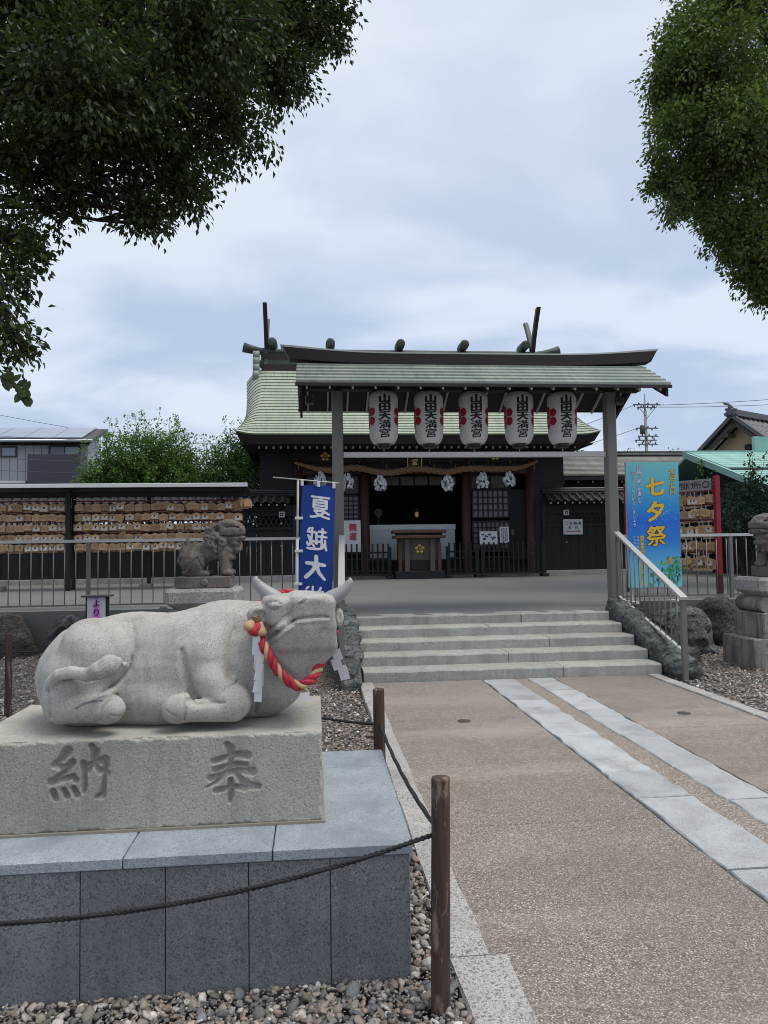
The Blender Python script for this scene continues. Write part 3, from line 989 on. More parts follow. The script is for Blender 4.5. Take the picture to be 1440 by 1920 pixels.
KX0, KX1, KY0, KY1, KZ0, KZ1 = -1.385, .022, 3.05, 3.79, BZ+.006, .862
block = Thing('inscribed_block', 'thick pale granite block carved with two large characters under the ox', 'stone block', (-.68,3.4,BZ))
block.part('mortar_bed', MB().box(KX0-.008, KX1+.010, KY0-.010, KY1+.008, BZ, BZ+.010), MAT['mortar'])
# brush strokes of the two characters in a unit square (x right, y up): lists of (x, y, half width)
HO = [[(-.06,.52,.05),(0,.44,.075),(.0,.30,.06),(.0,.12,.055),(-.10,-.04,.05),(-.28,-.18,.035),(-.46,-.26,.012)],
      [(-.30,.22,.05),(-.10,.27,.05),(.14,.33,.055),(.32,.30,.07)],
      [(-.28,.06,.055),(-.10,.11,.045),(.12,.15,.045),(.28,.12,.06)],
      [(-.36,-.09,.06),(-.12,-.03,.05),(.12,.03,.05),(.40,.0,.075)],
      [(.06,.02,.04),(.18,-.12,.055),(.32,-.25,.075),(.52,-.27,.05)],
      [(-.26,-.32,.055),(-.08,-.29,.045),(.10,-.26,.045),(.26,-.30,.06)],
      [(.0,-.14,.05),(.01,-.28,.055),(.0,-.42,.06),(-.02,-.54,.03)]]
NA = [[(-.22,.44,.075),(-.32,.30,.06),(-.44,.22,.04)],
      [(-.44,.20,.045),(-.32,.16,.05),(-.24,.18,.04)],
      [(-.14,.24,.06),(-.26,.08,.05),(-.46,-.06,.045)],
      [(-.48,-.08,.06),(-.32,-.05,.05),(-.12,.0,.045)],
      [(-.14,.0,.03),(-.08,-.06,.05)],
      [(-.46,-.24,.05),(-.42,-.36,.05)],[(-.28,-.22,.045),(-.23,-.33,.05)],[(-.12,-.20,.045),(-.06,-.31,.05)],
      [(.04,.22,.05),(.06,.05,.045),(.06,-.18,.05),(.05,-.28,.025)],
      [(.06,.16,.04),(.22,.22,.045),(.40,.26,.07),(.42,.16,.06),(.40,.02,.05)],
      [(.18,.50,.05),(.24,.40,.075),(.20,.22,.05),(.12,.06,.035)],
      [(.22,.18,.035),(.32,.08,.05),(.44,.02,.06)],
      [(.40,.02,.04),(.38,-.2,.045),(.36,-.34,.06),(.28,-.36,.04)]]
def carve_depth(x, z):
    d = np.zeros_like(x)
    for cx, cz, sz, ch in ((-.345,.712,.215,HO),(-.925,.722,.228,NA)):
        u = (x-cx)/sz; v = (z-cz)/sz
        for st in ch:
            for (ax,ay,aw),(bx,by,bw) in zip(st, st[1:]):
                L = (bx-ax)**2+(by-ay)**2+1e-9
                t = np.clip(((u-ax)*(bx-ax)+(v-ay)*(by-ay))/L, 0, 1)
                dist = np.hypot(u-ax-t*(bx-ax), v-ay-t*(by-ay)); w = (aw+(bw-aw)*t)*1.22
                d = np.maximum(d, np.clip((w-dist)/w, 0, 1)**.6*np.minimum(1, w/.04))
    return d*.028
nx, nz = 440, 114
gx = np.linspace(KX0, KX1, nx); gz = np.linspace(KZ0, KZ1, nz)
Xg, Zg = np.meshgrid(gx, gz, indexing='ij')
rr_ = np.random.RandomState(3)
wob = sum(np.sin(Xg*f+Zg*g_+p_)/k_ for f, g_, p_, k_ in ((41,13,.3,1.0),(97,51,1.9,1.4),(173,120,.8,1.8),(11,7,2.2,1.0)))
ew = .010*(1+.45*np.clip(wob,-1,2))
edge = ew*np.clip(1-np.minimum(np.minimum(Xg-KX0, KX1-Xg), np.minimum(Zg-KZ0, KZ1-Zg))/ew, 0, 1)**2
Yg = KY0 + carve_depth(Xg, Zg) + np.minimum(edge*.9,.0085) + rr_.normal(0,.0006,Xg.shape)
V = np.stack([Xg, Yg, Zg], -1).reshape(-1,3)
ii, jj = np.meshgrid(np.arange(nx-1), np.arange(nz-1), indexing='ij')
q = (ii*nz+jj).ravel()
F = np.stack([q, q+nz, q+nz+1, q+1], 1)
block.part('inscribed_face', mesh_np('inscribed_face', V, F, MAT['granite_block'], True), None)
bd = MB()
bd.add([(KX0,KY0+.009,KZ0),(KX1,KY0+.009,KZ0),(KX1,KY1,KZ0),(KX0,KY1,KZ0),(KX0,KY0+.009,KZ1-.001),(KX1,KY0+.009,KZ1-.001),(KX1,KY1,KZ1-.001),(KX0,KY1,KZ1-.001)],
       [(4,5,6,7),(1,2,6,5),(2,3,7,6),(3,0,4,7)])
block.part('block_body', bd, MAT['granite_block'])
# ------------------------------------------------------------------ the reclining stone ox
ox = Thing('stone_ox', 'reclining grey granite ox with raised head lying on inscribed block', 'stone ox', (-.65,3.42,.862))
cw = SDF((-1.34,3.0,.85), (.18,3.82,1.50), .005)
cw.cap((-0.8655, 3.47, 1.0676), (-0.42, 3.48, 1.0674), 0.2417, 0.2576, 0.03)
cw.ell((-0.972, 3.45, 1.0502), (0.2553,0.26,0.2453), 0.04)
cw.ell((-0.7906, 3.45, 1.207), (0.1953,0.17,0.1152), 0.05)
cw.ell((-0.4787, 3.47, 1.107), (0.2468,0.25,0.2367), 0.05)
cw.ell((-0.6286, 3.44, 0.9487), (0.3744,0.245,0.1298), 0.05)
cw.cap((-0.4077, 3.48, 1.1206), (-0.1394, 3.48, 1.2015), 0.2222, 0.1667, 0.05)
cw.ell((-0.2543, 3.4, 1.0465), (0.1875,0.17,0.1974), 0.05)
cw.ell((-0.183, 3.35, 0.9869), (0.1118,0.13,0.0778), 0.05)
cw.ell((-0.3708, 3.48, 1.2856), (0.1768,0.12,0.0707), 0.06)
cw.ell((-0.9407, 3.29, 1.1666), (0.1385,0.155,0.1576), 0.02, rot=Matrix.Rotation(R(-20),4,'Y'))
cw.ell((-0.9958, 3.27, 1.0767), (0.1471,0.14,0.1376), 0.03)
cw.ell((-0.8985, 3.25, 1.1509), (0.099,0.095,0.1321), 0.03)
cw.ell((-1.0481, 3.205, 0.993), (0.0791,0.08,0.1023), 0.02)
cw.cap((-1.027, 3.18, 0.9583), (-0.8609, 3.14, 0.9547), 0.0577, 0.0524, 0.015)
cw.ell((-0.8421, 3.125, 0.9637), (0.0703,0.062,0.0612), 0.015)
cw.ell((-0.942, 3.2, 1.0167), (0.1068,0.05,0.0511), 0.02)
cw.ell((-0.4629, 3.305, 1.0961), (0.1103,0.1,0.1583), 0.03)
cw.cap((-0.445, 3.24, 1.0493), (-0.3678, 3.19, 0.9735), 0.0776, 0.0764, 0.025)
cw.ell((-0.3392, 3.17, 0.9699), (0.0736,0.07,0.0736), 0.02)
cw.cap((-0.3377, 3.155, 0.9378), (-0.5317, 3.145, 0.9401), 0.0458, 0.0456, 0.012)
cw.ell((-0.5661, 3.145, 0.9499), (0.0662,0.066,0.0616), 0.012)
cw.ell((-0.5325, 3.15, 0.9739), (0.0343,0.05,0.0503), 0.01)
cw.path([(-1.0977, 3.24, 0.9105), (-1.0941, 3.19, 1.0127), (-1.0721, 3.155, 1.0726), (-1.0314, 3.12, 1.1074), (-0.9752, 3.1, 1.1175), (-0.9085, 3.085, 1.1096)], [0.0212, 0.0231, 0.0252, 0.0249, 0.0259, 0.0269], 0.005)
cw.path([(-0.9085, 3.085, 1.1096), (-0.8644, 3.075, 1.1268), (-0.8244, 3.08, 1.1439), (-0.7858, 3.1, 1.1461)], [0.028, 0.0379, 0.0425, 0.027], 0.005)
cw.emboss([(-0.8677, 1.1477, 0.6), (-0.8186, 1.1757, 1), (-0.7918, 1.1789, 0.5)], 0.0033, 0.0035, 3.2)
cw.emboss([(-0.8635, 1.135, 0.6), (-0.8144, 1.163, 1), (-0.7901, 1.1675, 0.5)], 0.0033, 0.0035, 3.2)
cw.emboss([(-0.8594, 1.1223, 0.6), (-0.8102, 1.1503, 1), (-0.7884, 1.1561, 0.5)], 0.0033, 0.0035, 3.2)
cw.emboss([(-0.8532, 1.1096, 0.6), (-0.804, 1.1375, 1), (-0.7859, 1.1447, 0.5)], 0.0033, 0.0035, 3.2)
cw.ell((-0.8013, 3.3, 1.3077), (0.0359,0.04,0.0144), 0.03, sub=True)
cw.emboss([(-0.8011, 1.2934, 0.6), (-0.7775, 1.2492, 1), (-0.7688, 1.1836, 1), (-0.7835, 1.1123, 1), (-0.8238, 1.0614, 1), (-0.8745, 1.0263, 0.7)], 0.0137, 0.01, 3.35)
cw.emboss([(-0.7773, 1.1621, 0.5), (-0.7857, 1.108, 1), (-0.828, 1.0572, 1), (-0.8787, 1.0221, 0.6)], 0.0046, 0.013, 3.35)
cw.emboss([(-0.967, 0.9669, 0.6), (-0.9418, 0.9833, 1), (-0.8955, 0.9968, 1), (-0.8533, 1.0062, 0.6)], 0.0041, 0.013, 3.3)
cw.emboss([(-0.8272, 1.0067, 0.5), (-0.8479, 0.9798, 1), (-0.856, 0.9271, 1)], 0.0049, 0.009, 3.25)
cw.emboss([(-0.5671, 1.1778, 0.6), (-0.5584, 1.1153, 1), (-0.5365, 1.0524, 1), (-0.5146, 0.9918, 0.8)], 0.0163, 0.016, 3.35)
cw.emboss([(-0.3545, 1.255, 0.6), (-0.3682, 1.1657, 1), (-0.3642, 1.0694, 1)], 0.0163, 0.01, 3.35)
cw.emboss([(-0.3805, 1.0169, 0.7), (-0.363, 1.0339, 1), (-0.3368, 1.0419, 0.7)], 0.0057, 0.008, 3.3)
cw.emboss([(-0.5231, 0.9926, 0.7), (-0.4932, 0.97, 1), (-0.431, 0.9744, 1), (-0.3728, 0.9768, 0.6)], 0.0068, 0.008, 3.3)
cw.emboss([(-0.5389, 1.0143, 0.6), (-0.5283, 0.9839, 1), (-0.5347, 0.9156, 1)], 0.004, 0.012, 3.3)
cw.emboss([(-0.8144, 0.9511, 0.7), (-0.7936, 0.9418, 1), (-0.7726, 0.9326, 0.6)], 0.0029, 0.008, 3.25)
cw.emboss([(-0.6046, 0.9608, 0.6), (-0.5877, 0.9474, 1), (-0.5665, 0.9339, 0.7)], 0.0029, 0.008, 3.25)
cw.emboss([(-1.0808, 1.043, 0.6), (-1.072, 0.9991, 1), (-1.0715, 0.9338, 1)], 0.0051, 0.01, 3.35)
cw.emboss([(-1.0225, 1.0872, 0.6), (-0.9751, 1.0921, 1), (-0.9128, 1.0795, 1), (-0.8692, 1.0846, 0.7)], 0.004, 0.01, 3.3)
cw.emboss([(-0.2672, 0.8946, 0.6), (-0.2535, 0.9454, 1), (-0.2576, 1.0058, 0.7)], 0.0116, 0.012, 3.4)
cw.ell((-0.0729, 3.3, 1.3306), (0.1293,0.14,0.0766), 0.03)
cw.box((-0.1053, 3.22, 1.3424), (0.1122,0.09,0.0607), 0.03, 0.03, rot=(Matrix.Rotation(R(20),4,'Z') @ Matrix.Rotation(R(4),4,'X') @ Matrix.Rotation(R(0),4,'Y')))
cw.box((-0.0092, 3.175, 1.3462), (0.0875,0.1,0.0599), 0.025, 0.045, rot=(Matrix.Rotation(R(5),4,'Z') @ Matrix.Rotation(R(4),4,'X') @ Matrix.Rotation(R(0),4,'Y')))
cw.ell((-0.0132, 3.14, 1.3938), (0.082,0.07,0.0182), 0.02)
cw.box((-0.0393, 3.175, 1.2657), (0.1221,0.085,0.0599), 0.026, 0.02, rot=(Matrix.Rotation(R(6),4,'Z') @ Matrix.Rotation(R(20),4,'X') @ Matrix.Rotation(R(0),4,'Y')))
cw.box((-0.0539, 3.205, 1.1949), (0.1093,0.075,0.1093), 0.028, 0.045, rot=(Matrix.Rotation(R(4),4,'Z') @ Matrix.Rotation(R(22),4,'X') @ Matrix.Rotation(R(43),4,'Y')))
cw.cap((-0.0647, 3.27, 1.1361), (-0.0618, 3.31, 1.0137), 0.0759, 0.024, 0.04)
cw.box((-0.1077, 3.27, 1.2412), (0.1186,0.09,0.0949), 0.04, 0.03, rot=(Matrix.Rotation(R(20),4,'Z') @ Matrix.Rotation(R(10),4,'X') @ Matrix.Rotation(R(0),4,'Y')))
cw.emboss([(0.0321, 1.2675, 0.6), (0.0006, 1.2024, 1), (-0.0178, 1.1262, 1), (-0.0314, 1.0719, 0.5)], 0.0202, 0.008, 3.3)
cw.emboss([(-0.0946, 1.3033, 0.6), (-0.0793, 1.3127, 1), (-0.0552, 1.3187, 1.1), (-0.0158, 1.3211, 1.1), (0.0193, 1.3225, 1.1), (0.0456, 1.3208, 0.9), (0.0588, 1.3172, 0.5)], 0.0049, 0.016, 3.3)
cw.emboss([(-0.0772, 1.2985, 0.6), (-0.016, 1.3058, 1), (0.0455, 1.3066, 0.7)], 0.0089, -0.006, 3.3)
cw.emboss([(-0.0974, 1.3014, 0.7), (-0.1349, 1.2738, 1), (-0.1722, 1.2441, 1), (-0.2007, 1.2208, 0.5)], 0.0045, 0.01, 3.32)
cw.emboss([(-0.1061, 1.317, 0.7), (-0.1479, 1.2851, 1), (-0.1786, 1.2574, 1), (-0.2006, 1.2382, 0.5)], 0.0058, -0.006, 3.32)
cw.emboss([(-0.1125, 1.3325, 0.7), (-0.1522, 1.3005, 1), (-0.1916, 1.2686, 0.8)], 0.004, 0.006, 3.32)
cw.emboss([(-0.0888, 1.2858, 0.7), (-0.1262, 1.2582, 1), (-0.1592, 1.2328, 1), (-0.1877, 1.2117, 0.4)], 0.0063, -0.007, 3.32)
cw.emboss([(-0.0837, 1.3714, 0.7), (-0.0971, 1.3431, 1), (-0.1126, 1.3215, 1)], 0.004, 0.005, 3.3)
cw.emboss([(-0.0673, 1.3871, 1), (-0.0542, 1.3934, 1), (-0.0368, 1.4017, 0.7)], 0.0067, -0.006, 3.2)
cw.emboss([(-0.0652, 1.3762, 1), (-0.05, 1.3824, 1)], 0.004, 0.008, 3.2)
cw.emboss([(-0.1918, 1.37, 0.6), (-0.1741, 1.3696, 1), (-0.1563, 1.3715, 0.7)], 0.0114, -0.008, 3.32)
cw.emboss([(-0.1985, 1.3635, 0.7), (-0.1851, 1.381, 1), (-0.1629, 1.385, 1), (-0.1429, 1.3734, 0.7)], 0.0032, 0.008, 3.32)
cw.emboss([(-0.1985, 1.359, 0.7), (-0.1742, 1.3496, 1), (-0.1475, 1.3579, 0.7)], 0.0032, 0.007, 3.32)
cw.emboss([(-0.2028, 1.3836, 0.7), (-0.1805, 1.3988, 1), (-0.145, 1.3958, 0.7)], 0.005, -0.004, 3.32)
cw.ell((-0.2341, 3.21, 1.3211), (0.0559,0.028,0.0431), 0.01, rot=(Matrix.Rotation(R(14),4,'Z') @ Matrix.Rotation(R(0),4,'X') @ Matrix.Rotation(R(8),4,'Y')))
cw.ell((-0.2365, 3.182, 1.3236), (0.0358,0.016,0.0254), 0.006, rot=(Matrix.Rotation(R(14),4,'Z') @ Matrix.Rotation(R(0),4,'X') @ Matrix.Rotation(R(8),4,'Y')), sub=True)
cw.ell((0.1048, 3.28, 1.3002), (0.0214,0.03,0.0428), 0.01)
cw.ell((0.1062, 3.25, 1.3029), (0.0094,0.012,0.0259), 0.005, sub=True)
cw.noise(.0022, 4.5, 5, 3)
cw.clip_below(.8635)
ox_body = ox.part('body', cw.mesh('body', MAT['granite_cow'], 1), None)
del cw
# horns of smooth polished stone
def horn(pts, rs):
    P = [Vector(p) for p in pts]; out = []; rr = []
    n = 22
    for i in range(n+1):
        t = i/n*(len(P)-1); k = min(int(t), len(P)-2); u = t-k
        p0 = P[max(k-1,0)]; p1 = P[k]; p2 = P[k+1]; p3 = P[min(k+2,len(P)-1)]
        out.append(0.5*((2*p1)+(p2-p0)*u+(2*p0-5*p1+4*p2-p3)*u*u+(3*p1-p0-3*p2+p3)*u**3))
        rr.append(rs[k]+(rs[k+1]-rs[k])*u)
    return MB().tube(out, rr, 18)
ox.part('horn', horn([(-0.1423, 3.29, 1.3609), (-0.1836, 3.285, 1.3924), (-0.2201, 3.28, 1.4213), (-0.2473, 3.275, 1.45), (-0.256, 3.27, 1.4736), (-0.2501, 3.27, 1.4839)], [0.0382, 0.0369, 0.0298, 0.0226, 0.0142, 0.0031]), MAT['horn_stone'])
ox.part('horn', horn([(0.0304, 3.29, 1.3525), (0.073, 3.285, 1.3825), (0.1107, 3.28, 1.4055), (0.139, 3.275, 1.431), (0.1532, 3.27, 1.4568), (0.1523, 3.27, 1.4732)], [0.0382, 0.0369, 0.0298, 0.0226, 0.0142, 0.0031]), MAT['horn_stone'])
ROPE_LOOP = [(-0.1222, 3.6, 1.3913), (-0.0278, 3.58, 1.3651), (0.052, 3.5, 1.2989), (0.0793, 3.42, 1.2321), (0.0568, 3.3, 1.1635), (0.025, 3.21, 1.1195), (-0.0006, 3.14, 1.0774), (-0.0383, 3.11, 1.0485), (-0.0821, 3.1, 1.0408), (-0.1469, 3.095, 1.0937), (-0.1905, 3.105, 1.1631), (-0.2224, 3.13, 1.2198), (-0.2464, 3.19, 1.2647), (-0.2639, 3.36, 1.318), (-0.2486, 3.48, 1.3467), (-0.199, 3.56, 1.3775)]
# ------------------------------------------------------------------ twisted collar round its neck, with paper streamers
def catmull(P, n, closed=True):
    P = [Vector(p) for p in P]; out = []; k = len(P)
    segs = k if closed else k-1
    for s_ in range(segs):
        p0, p1, p2, p3 = (P[(s_+d) % k] if closed else P[min(max(s_+d,0),k-1)] for d in (-1,0,1,2))
        for i in range(n):
            u = i/n
            out.append(0.5*((2*p1)+(p2-p0)*u+(2*p0-5*p1+4*p2-p3)*u*u+(3*p1-p0-3*p2+p3)*u**3))
    if not closed: out.append(P[-1])
    return out
def strands(path, R0, pitch, n, rs, closed=False, phase=0.0, taper=None):
    """centre lines of n strands twisted round a path"""
    L = 0; pl = []; prev = None; res = [[] for _ in range(n)]
    k = len(path)
    tot = sum((path[i+1]-path[i]).length for i in range(k-1))
    if closed:
        tot += (path[0]-path[-1]).length
        pitch = tot/max(1, round(tot/pitch))
    fr = None
    for i, p in enumerate(path):
        a = path[(i-1) % k] if closed else path[max(i-1,0)]; b = path[(i+1) % k] if closed else path[min(i+1,k-1)]
        d = (b-a).normalized()
        if fr is None:
            ref = Vector((0,1,0)) if abs(d.y) < .8 else Vector((0,0,1)); u = (ref-d*ref.dot(d)).normalized()
        else: u = (fr-d*fr.dot(d)).normalized()
        fr = u; w = d.cross(u)
        if i: L += (path[i]-path[i-1]).length
        f = taper(L/tot) if taper else 1.0
        for j in range(n):
            t = phase+2*PI*(L/pitch+j/n)
            res[j].append(p+(u*math.cos(t)+w*math.sin(t))*R0*f)
    return res
collar = Thing('rope_collar', 'twisted red and gold festival rope hung round the neck of the ox', 'rope', (-.08,3.3,.95))
lp = catmull(ROPE_LOOP, 14, True); lp.append(lp[0])
for j, st in enumerate(strands(lp, .0108, .105, 3, 0)):
    collar.part('rope_strand', MB().tube(st, .0098 if j == 0 else .0120, 8, cap=False), MAT['bell_rope_gold' if j == 0 else 'bell_rope_red'])
# knotted tassel ends by the left ear
def tassel(c, d, ln, r0, r1, mat_a, mat_b):
    c = Vector(c); d = Vector(d).normalized()
    for j, m in ((0,mat_a),(1,mat_b)):
        a = c+Vector((.008*j,-.006*j,-.012*j)); b = a+(d+Vector((.18*j,0,-.25*j))).normalized()*ln
        pts_ = [a+(b-a)*t for t in (0,.25,.6,.85,1)]
        collar.part('tassel', MB().tube(pts_, [r0*.75,r0,r1*.95,r1,r1*.55], 10), MAT[m])
tassel((-.246,3.14,1.318), (-.50,-.25,-.72), .066, .014, .027, 'bell_rope_gold', 'bell_rope_red')
tassel((-.236,3.14,1.312), (-.05,-.30,-.9), .060, .014, .024, 'bell_rope_red', 'bell_rope_gold')
for c, r in (((-.245,3.14,1.314),.019),((-.222,3.13,1.268),.020)):
    m = MB()
    for q in range(3):
        z = -.006+.006*q
        m.tube([(c[0]+r*math.cos(a), c[1]+r*math.sin(a), c[2]+z+.004*math.sin(2*a)) for a in np.linspace(0,2*PI,17)], .0032, 6, cap=False)
    collar.part('twine', m, MAT['hemp'])
def streamer(c, rt, up, w, hs, offs):
    """zigzag strip of folded white paper"""
    c = Vector(c); rt = Vector(rt).normalized(); up = Vector(up).normalized(); nn = rt.cross(up)
    m = MB(); x = 0; z = 0
    for i, (h, o) in enumerate(zip(hs, offs)):
        x += o; y = .004*(i % 2)
        P_ = [(x,z),(x+w,z-.006),(x+w,z-h-.006),(x,z-h)]
        V = [c+rt*a+up*b+nn*y for a, b in P_]+[c+rt*a+up*b+nn*(y-.0012) for a, b in P_]
        m.add(V, [(0,1,2,3),(7,6,5,4),(0,4,5,1),(1,5,6,2),(2,6,7,3),(3,7,4,0)])
        z -= h*.78
    return m
collar.part('paper_streamer', streamer((-.258,3.115,1.262), (1,-.1,.08), (.05,-.10,1), .032, (.095,.085,.085,.085), (0,.010,.010,-.004)), MAT['paper_white'])
collar.part('paper_streamer', streamer((-.236,3.108,1.18), (1,.1,.05), (.22,-.10,1), .03, (.06,.07,.07), (0,.004,.006)), MAT['paper_white'])
collar.part('paper_streamer', streamer((.066,3.28,1.155), (.9,-.25,.35), (-.3,-.1,1), .042, (.05,.05,.065), (0,-.012,.016)), MAT['paper_white'])
collar.part('paper_streamer', streamer((-.115,3.66,.905), (1,.05,.05), (.1,.2,.9), .085, (.035,.03), (0,.02)), MAT['paper_white'])
# ------------------------------------------------------------------ gravel, boulders, rope posts
def ico(sub):
    bm = bmesh.new(); bmesh.ops.create_icosphere(bm, subdivisions=sub, radius=1.0)
    bm.verts.ensure_lookup_table()
    V = np.array([v.co[:] for v in bm.verts], np.float32); F = np.array([[v.index for v in f.verts] for f in bm.faces], np.int32)
    bm.free(); return V, F
ICO = {1: ico(1), 2: ico(2)}
PEB = np.array([hexc(h) for h in ('8a8581','9d9690','77726f','b3aea9','6b6866','948880','837d74','c6c2be','7a7f83','63656a','958c83','9c877c','888074','a89d93')], np.float32)
def scatter_pebbles(name, regions, seed, sub, rmin, rmax, zlift, avoid=None, flat=.62, tone=1.0):
    """regions: (x0,x1,y0,y1,count)"""
    r_ = np.random.RandomState(seed); P = []
    for x0, x1, y0, y1, n in regions:
        q = np.stack([r_.uniform(x0,x1,n), r_.uniform(y0,y1,n)], 1); P.append(q)
    P = np.concatenate(P)
    if avoid:
        for x0, x1, y0, y1 in avoid:
            P = P[~((P[:,0]>x0)&(P[:,0]<x1)&(P[:,1]>y0)&(P[:,1]<y1))]
    n = len(P); V0, F0 = ICO[sub]; m = len(V0)
    rad = rmin+(rmax-rmin)*r_.beta(1.5,3.6,n)
    sc = rad[:,None]*np.stack([r_.uniform(.8,1.35,n), r_.uniform(.75,1.1,n), r_.uniform(flat-.15,flat+.15,n)],1)
    a = r_.uniform(0,2*PI,n); tilt = r_.normal(0,.35,(n,2))
    W = V0[None]*(1+r_.normal(0,.15,(n,m,1)))*sc[:,None,:]
    W[:,:,2] += W[:,:,0]*tilt[:,:1]+W[:,:,1]*tilt[:,1:]
    c, s = np.cos(a)[:,None], np.sin(a)[:,None]
    X = W[:,:,0]*c-W[:,:,1]*s+P[:,:1]; Y = W[:,:,0]*s+W[:,:,1]*c+P[:,1:]
    Z = W[:,:,2]+(r_.uniform(-.6,.9,n)*rad+zlift)[:,None]
    V = np.stack([X,Y,Z],-1).reshape(-1,3)
    F = (F0[None]+(np.arange(n)*m)[:,None,None]).reshape(-1,3)
    col = PEB[r_.randint(0,len(PEB),n)]*r_.uniform(.6,1.15,(n,1))*tone
    col = np.repeat(col, m, 0)
    o = obj(name, mesh_np(name, V, F, MAT['pebble'], True, col)); tag(o, kind='stuff'); return o
AV = [(BX0-.02,BX1+.003,BY0-.004,BY1+.01),(.50,.80,-1,9.2)]
tag(scatter_pebbles('gravel', [(-1.7,.515,1.95,2.80,4300),(.33,.515,2.80,4.3,700)], 1, 2, .008, .025, .003, AV, tone=.92), 'mixed grey and pink river pebbles in front of the dark granite base')
tag(scatter_pebbles('gravel', [(-1.7,.515,1.95,2.80,6500),(.33,.515,2.80,4.3,700)], 5, 1, .004, .012, .006, AV, tone=.85), 'small grit between the river pebbles in front of the base')
tag(scatter_pebbles('gravel', [(-4.5,.52,4.05,8.9,10000),(-6.5,-4.5,4.05,8.9,2200),(-6.5,.0,8.9,12.6,3600)], 2, 1, .009, .026, -.036, AV, tone=1.25), 'pebble bed behind the ox and along the left boulders')
tag(scatter_pebbles('gravel', [(4.21,8,5.5,9.0,6000),(4.7,8,9.0,11.6,2200)], 3, 1, .009, .026, -.036, tone=1.25), 'pale pebble bed between the path and the right lion pedestal')

def boulder(label, c, r, seed, mat, rz=0, tilt=0, cuts=9, h=None, grp=None, amp=.035):
    h = h or max(r)/26
    s_ = SDF([c[i]-max(r)*1.25 for i in range(3)], [c[i]+max(r)*1.25 for i in range(3)], h)
    rot = Matrix.Rotation(rz,4,'Z') @ Matrix.Rotation(tilt,4,'X')
    s_.box(c, tuple(v*.86 for v in r), min(r)*.45, 0, rot)
    q = random.Random(seed)
    for i in range(cuts):
        d = Vector((q.uniform(-1,1),q.uniform(-1,1),q.uniform(-.2,1))).normalized()
        loc = rot @ Vector((d.x*r[0],d.y*r[1],d.z*r[2]))
        nrm = loc.normalized()
        k = q.uniform(.82,1.06)
        X, Y, Z = s_.ax[0][:,None,None], s_.ax[1][None,:,None], s_.ax[2][None,None,:]
        s_.D = np.maximum(s_.D, (X-c[0])*nrm.x+(Y-c[1])*nrm.y+(Z-c[2])*nrm.z-loc.length*k*.86)
    s_.noise(amp*min(r)*2, .55/max(r), seed, 5)
    me = s_.mesh('boulder', mat, 1)
    o = obj('boulder', me); me.transform(Matrix.Translation(-Vector((c[0],c[1],0)))); o.location = (c[0],c[1],0)
    return tag(o, label, 'boulder', grp)
GB = 'garden boulders edging the raised terrace'
boulder('long low black brown boulder at the far left edge of the terrace', (-5.15,12.42,.24), (1.05,.42,.40), 3, MAT['rock_brown'], .03, grp=GB)
boulder('dark faceted boulder with pale flecks behind the pink sign box', (-3.95,12.35,.26), (.40,.38,.38), 8, MAT['rock_dark'], .3, grp=GB)
boulder('flat topped grey boulder mostly hidden behind the back of the ox', (-3.0,12.35,.22), (.55,.36,.37), 12, MAT['rock_brown'], -.1, grp=GB)
boulder('small upright dark boulder beside the left lion pedestal', (-2.36,11.3,.42), (.20,.22,.44), 16, MAT['rock_dark'], .2, grp=GB)
boulder('low boulder filling the terrace edge behind the left lion', (-1.15,12.2,.25), (.75,.36,.36), 21, MAT['rock_green'], .05, grp=GB)
boulder('broad green grey boulder with craggy face right of the steps', (5.62,10.95,.25), (.52,.52,.44), 5, MAT['rock_green'], -.2, grp=GB, cuts=11, amp=.05)
boulder('dark brown boulder with deep shade beside the right lion pedestal', (6.62,11.75,.36), (.46,.42,.42), 27, MAT['rock_dark'], .4, grp=GB)
boulder('small flat green stone lying in pebbles under the right handrail', (5.12,10.05,.03), (.24,.22,.14), 31, MAT['rock_green'], .3, grp=GB, cuts=3)
boulder('dark rock behind the right handrail near the banner feet', (5.0,11.3,.32), (.26,.4,.34), 33, MAT['rock_dark'], .1, grp=GB)
boulder('long green boulder behind the right lion pedestal', (8.3,11.9,.3), (1.0,.4,.42), 37, MAT['rock_green'], .1, grp=GB)
def cheek(label, x, seed, w, grp):
    s_ = SDF((x-.45,8.4,-.1),(x+.45,10.95,.95), .022)
    sl = Matrix.Rotation(R(18.5),4,'X'); q = random.Random(seed)
    s_.box((x,9.66,.25), (w,1.10,.19), .03, 0, sl)
    for i in range(5):      # split blocks set end to end down the slope
        yy = 8.85+.42*i; zz = .015+.335*(yy-8.85)
        s_.box((x+q.uniform(-.03,.03),yy,zz+q.uniform(.0,.05)), (w*q.uniform(.85,1.15),.20,q.uniform(.15,.20)), .02, .012, sl @ Matrix.Rotation(q.uniform(-.2,.2),4,'Z') @ Matrix.Rotation(q.uniform(-.25,.25),4,'Y'))
    s_.noise(.020, 1.1, seed, 5); s_.clip_below(-.08)
    me = s_.mesh('boulder', MAT['rock_green'], 1); me.transform(Matrix.Translation((-x,-9.6,0)))
    o = obj('boulder', me); o.location = (x,9.6,0); tag(o, label, 'boulder', grp)
cheek('slanting blue green slab of rock along the right end of the steps', 4.475, 3, .15, 'rock slabs flanking the steps')
cheek('narrow slanting blue green rock along the left end of the steps', .42, 14, .13, 'rock slabs flanking the steps')

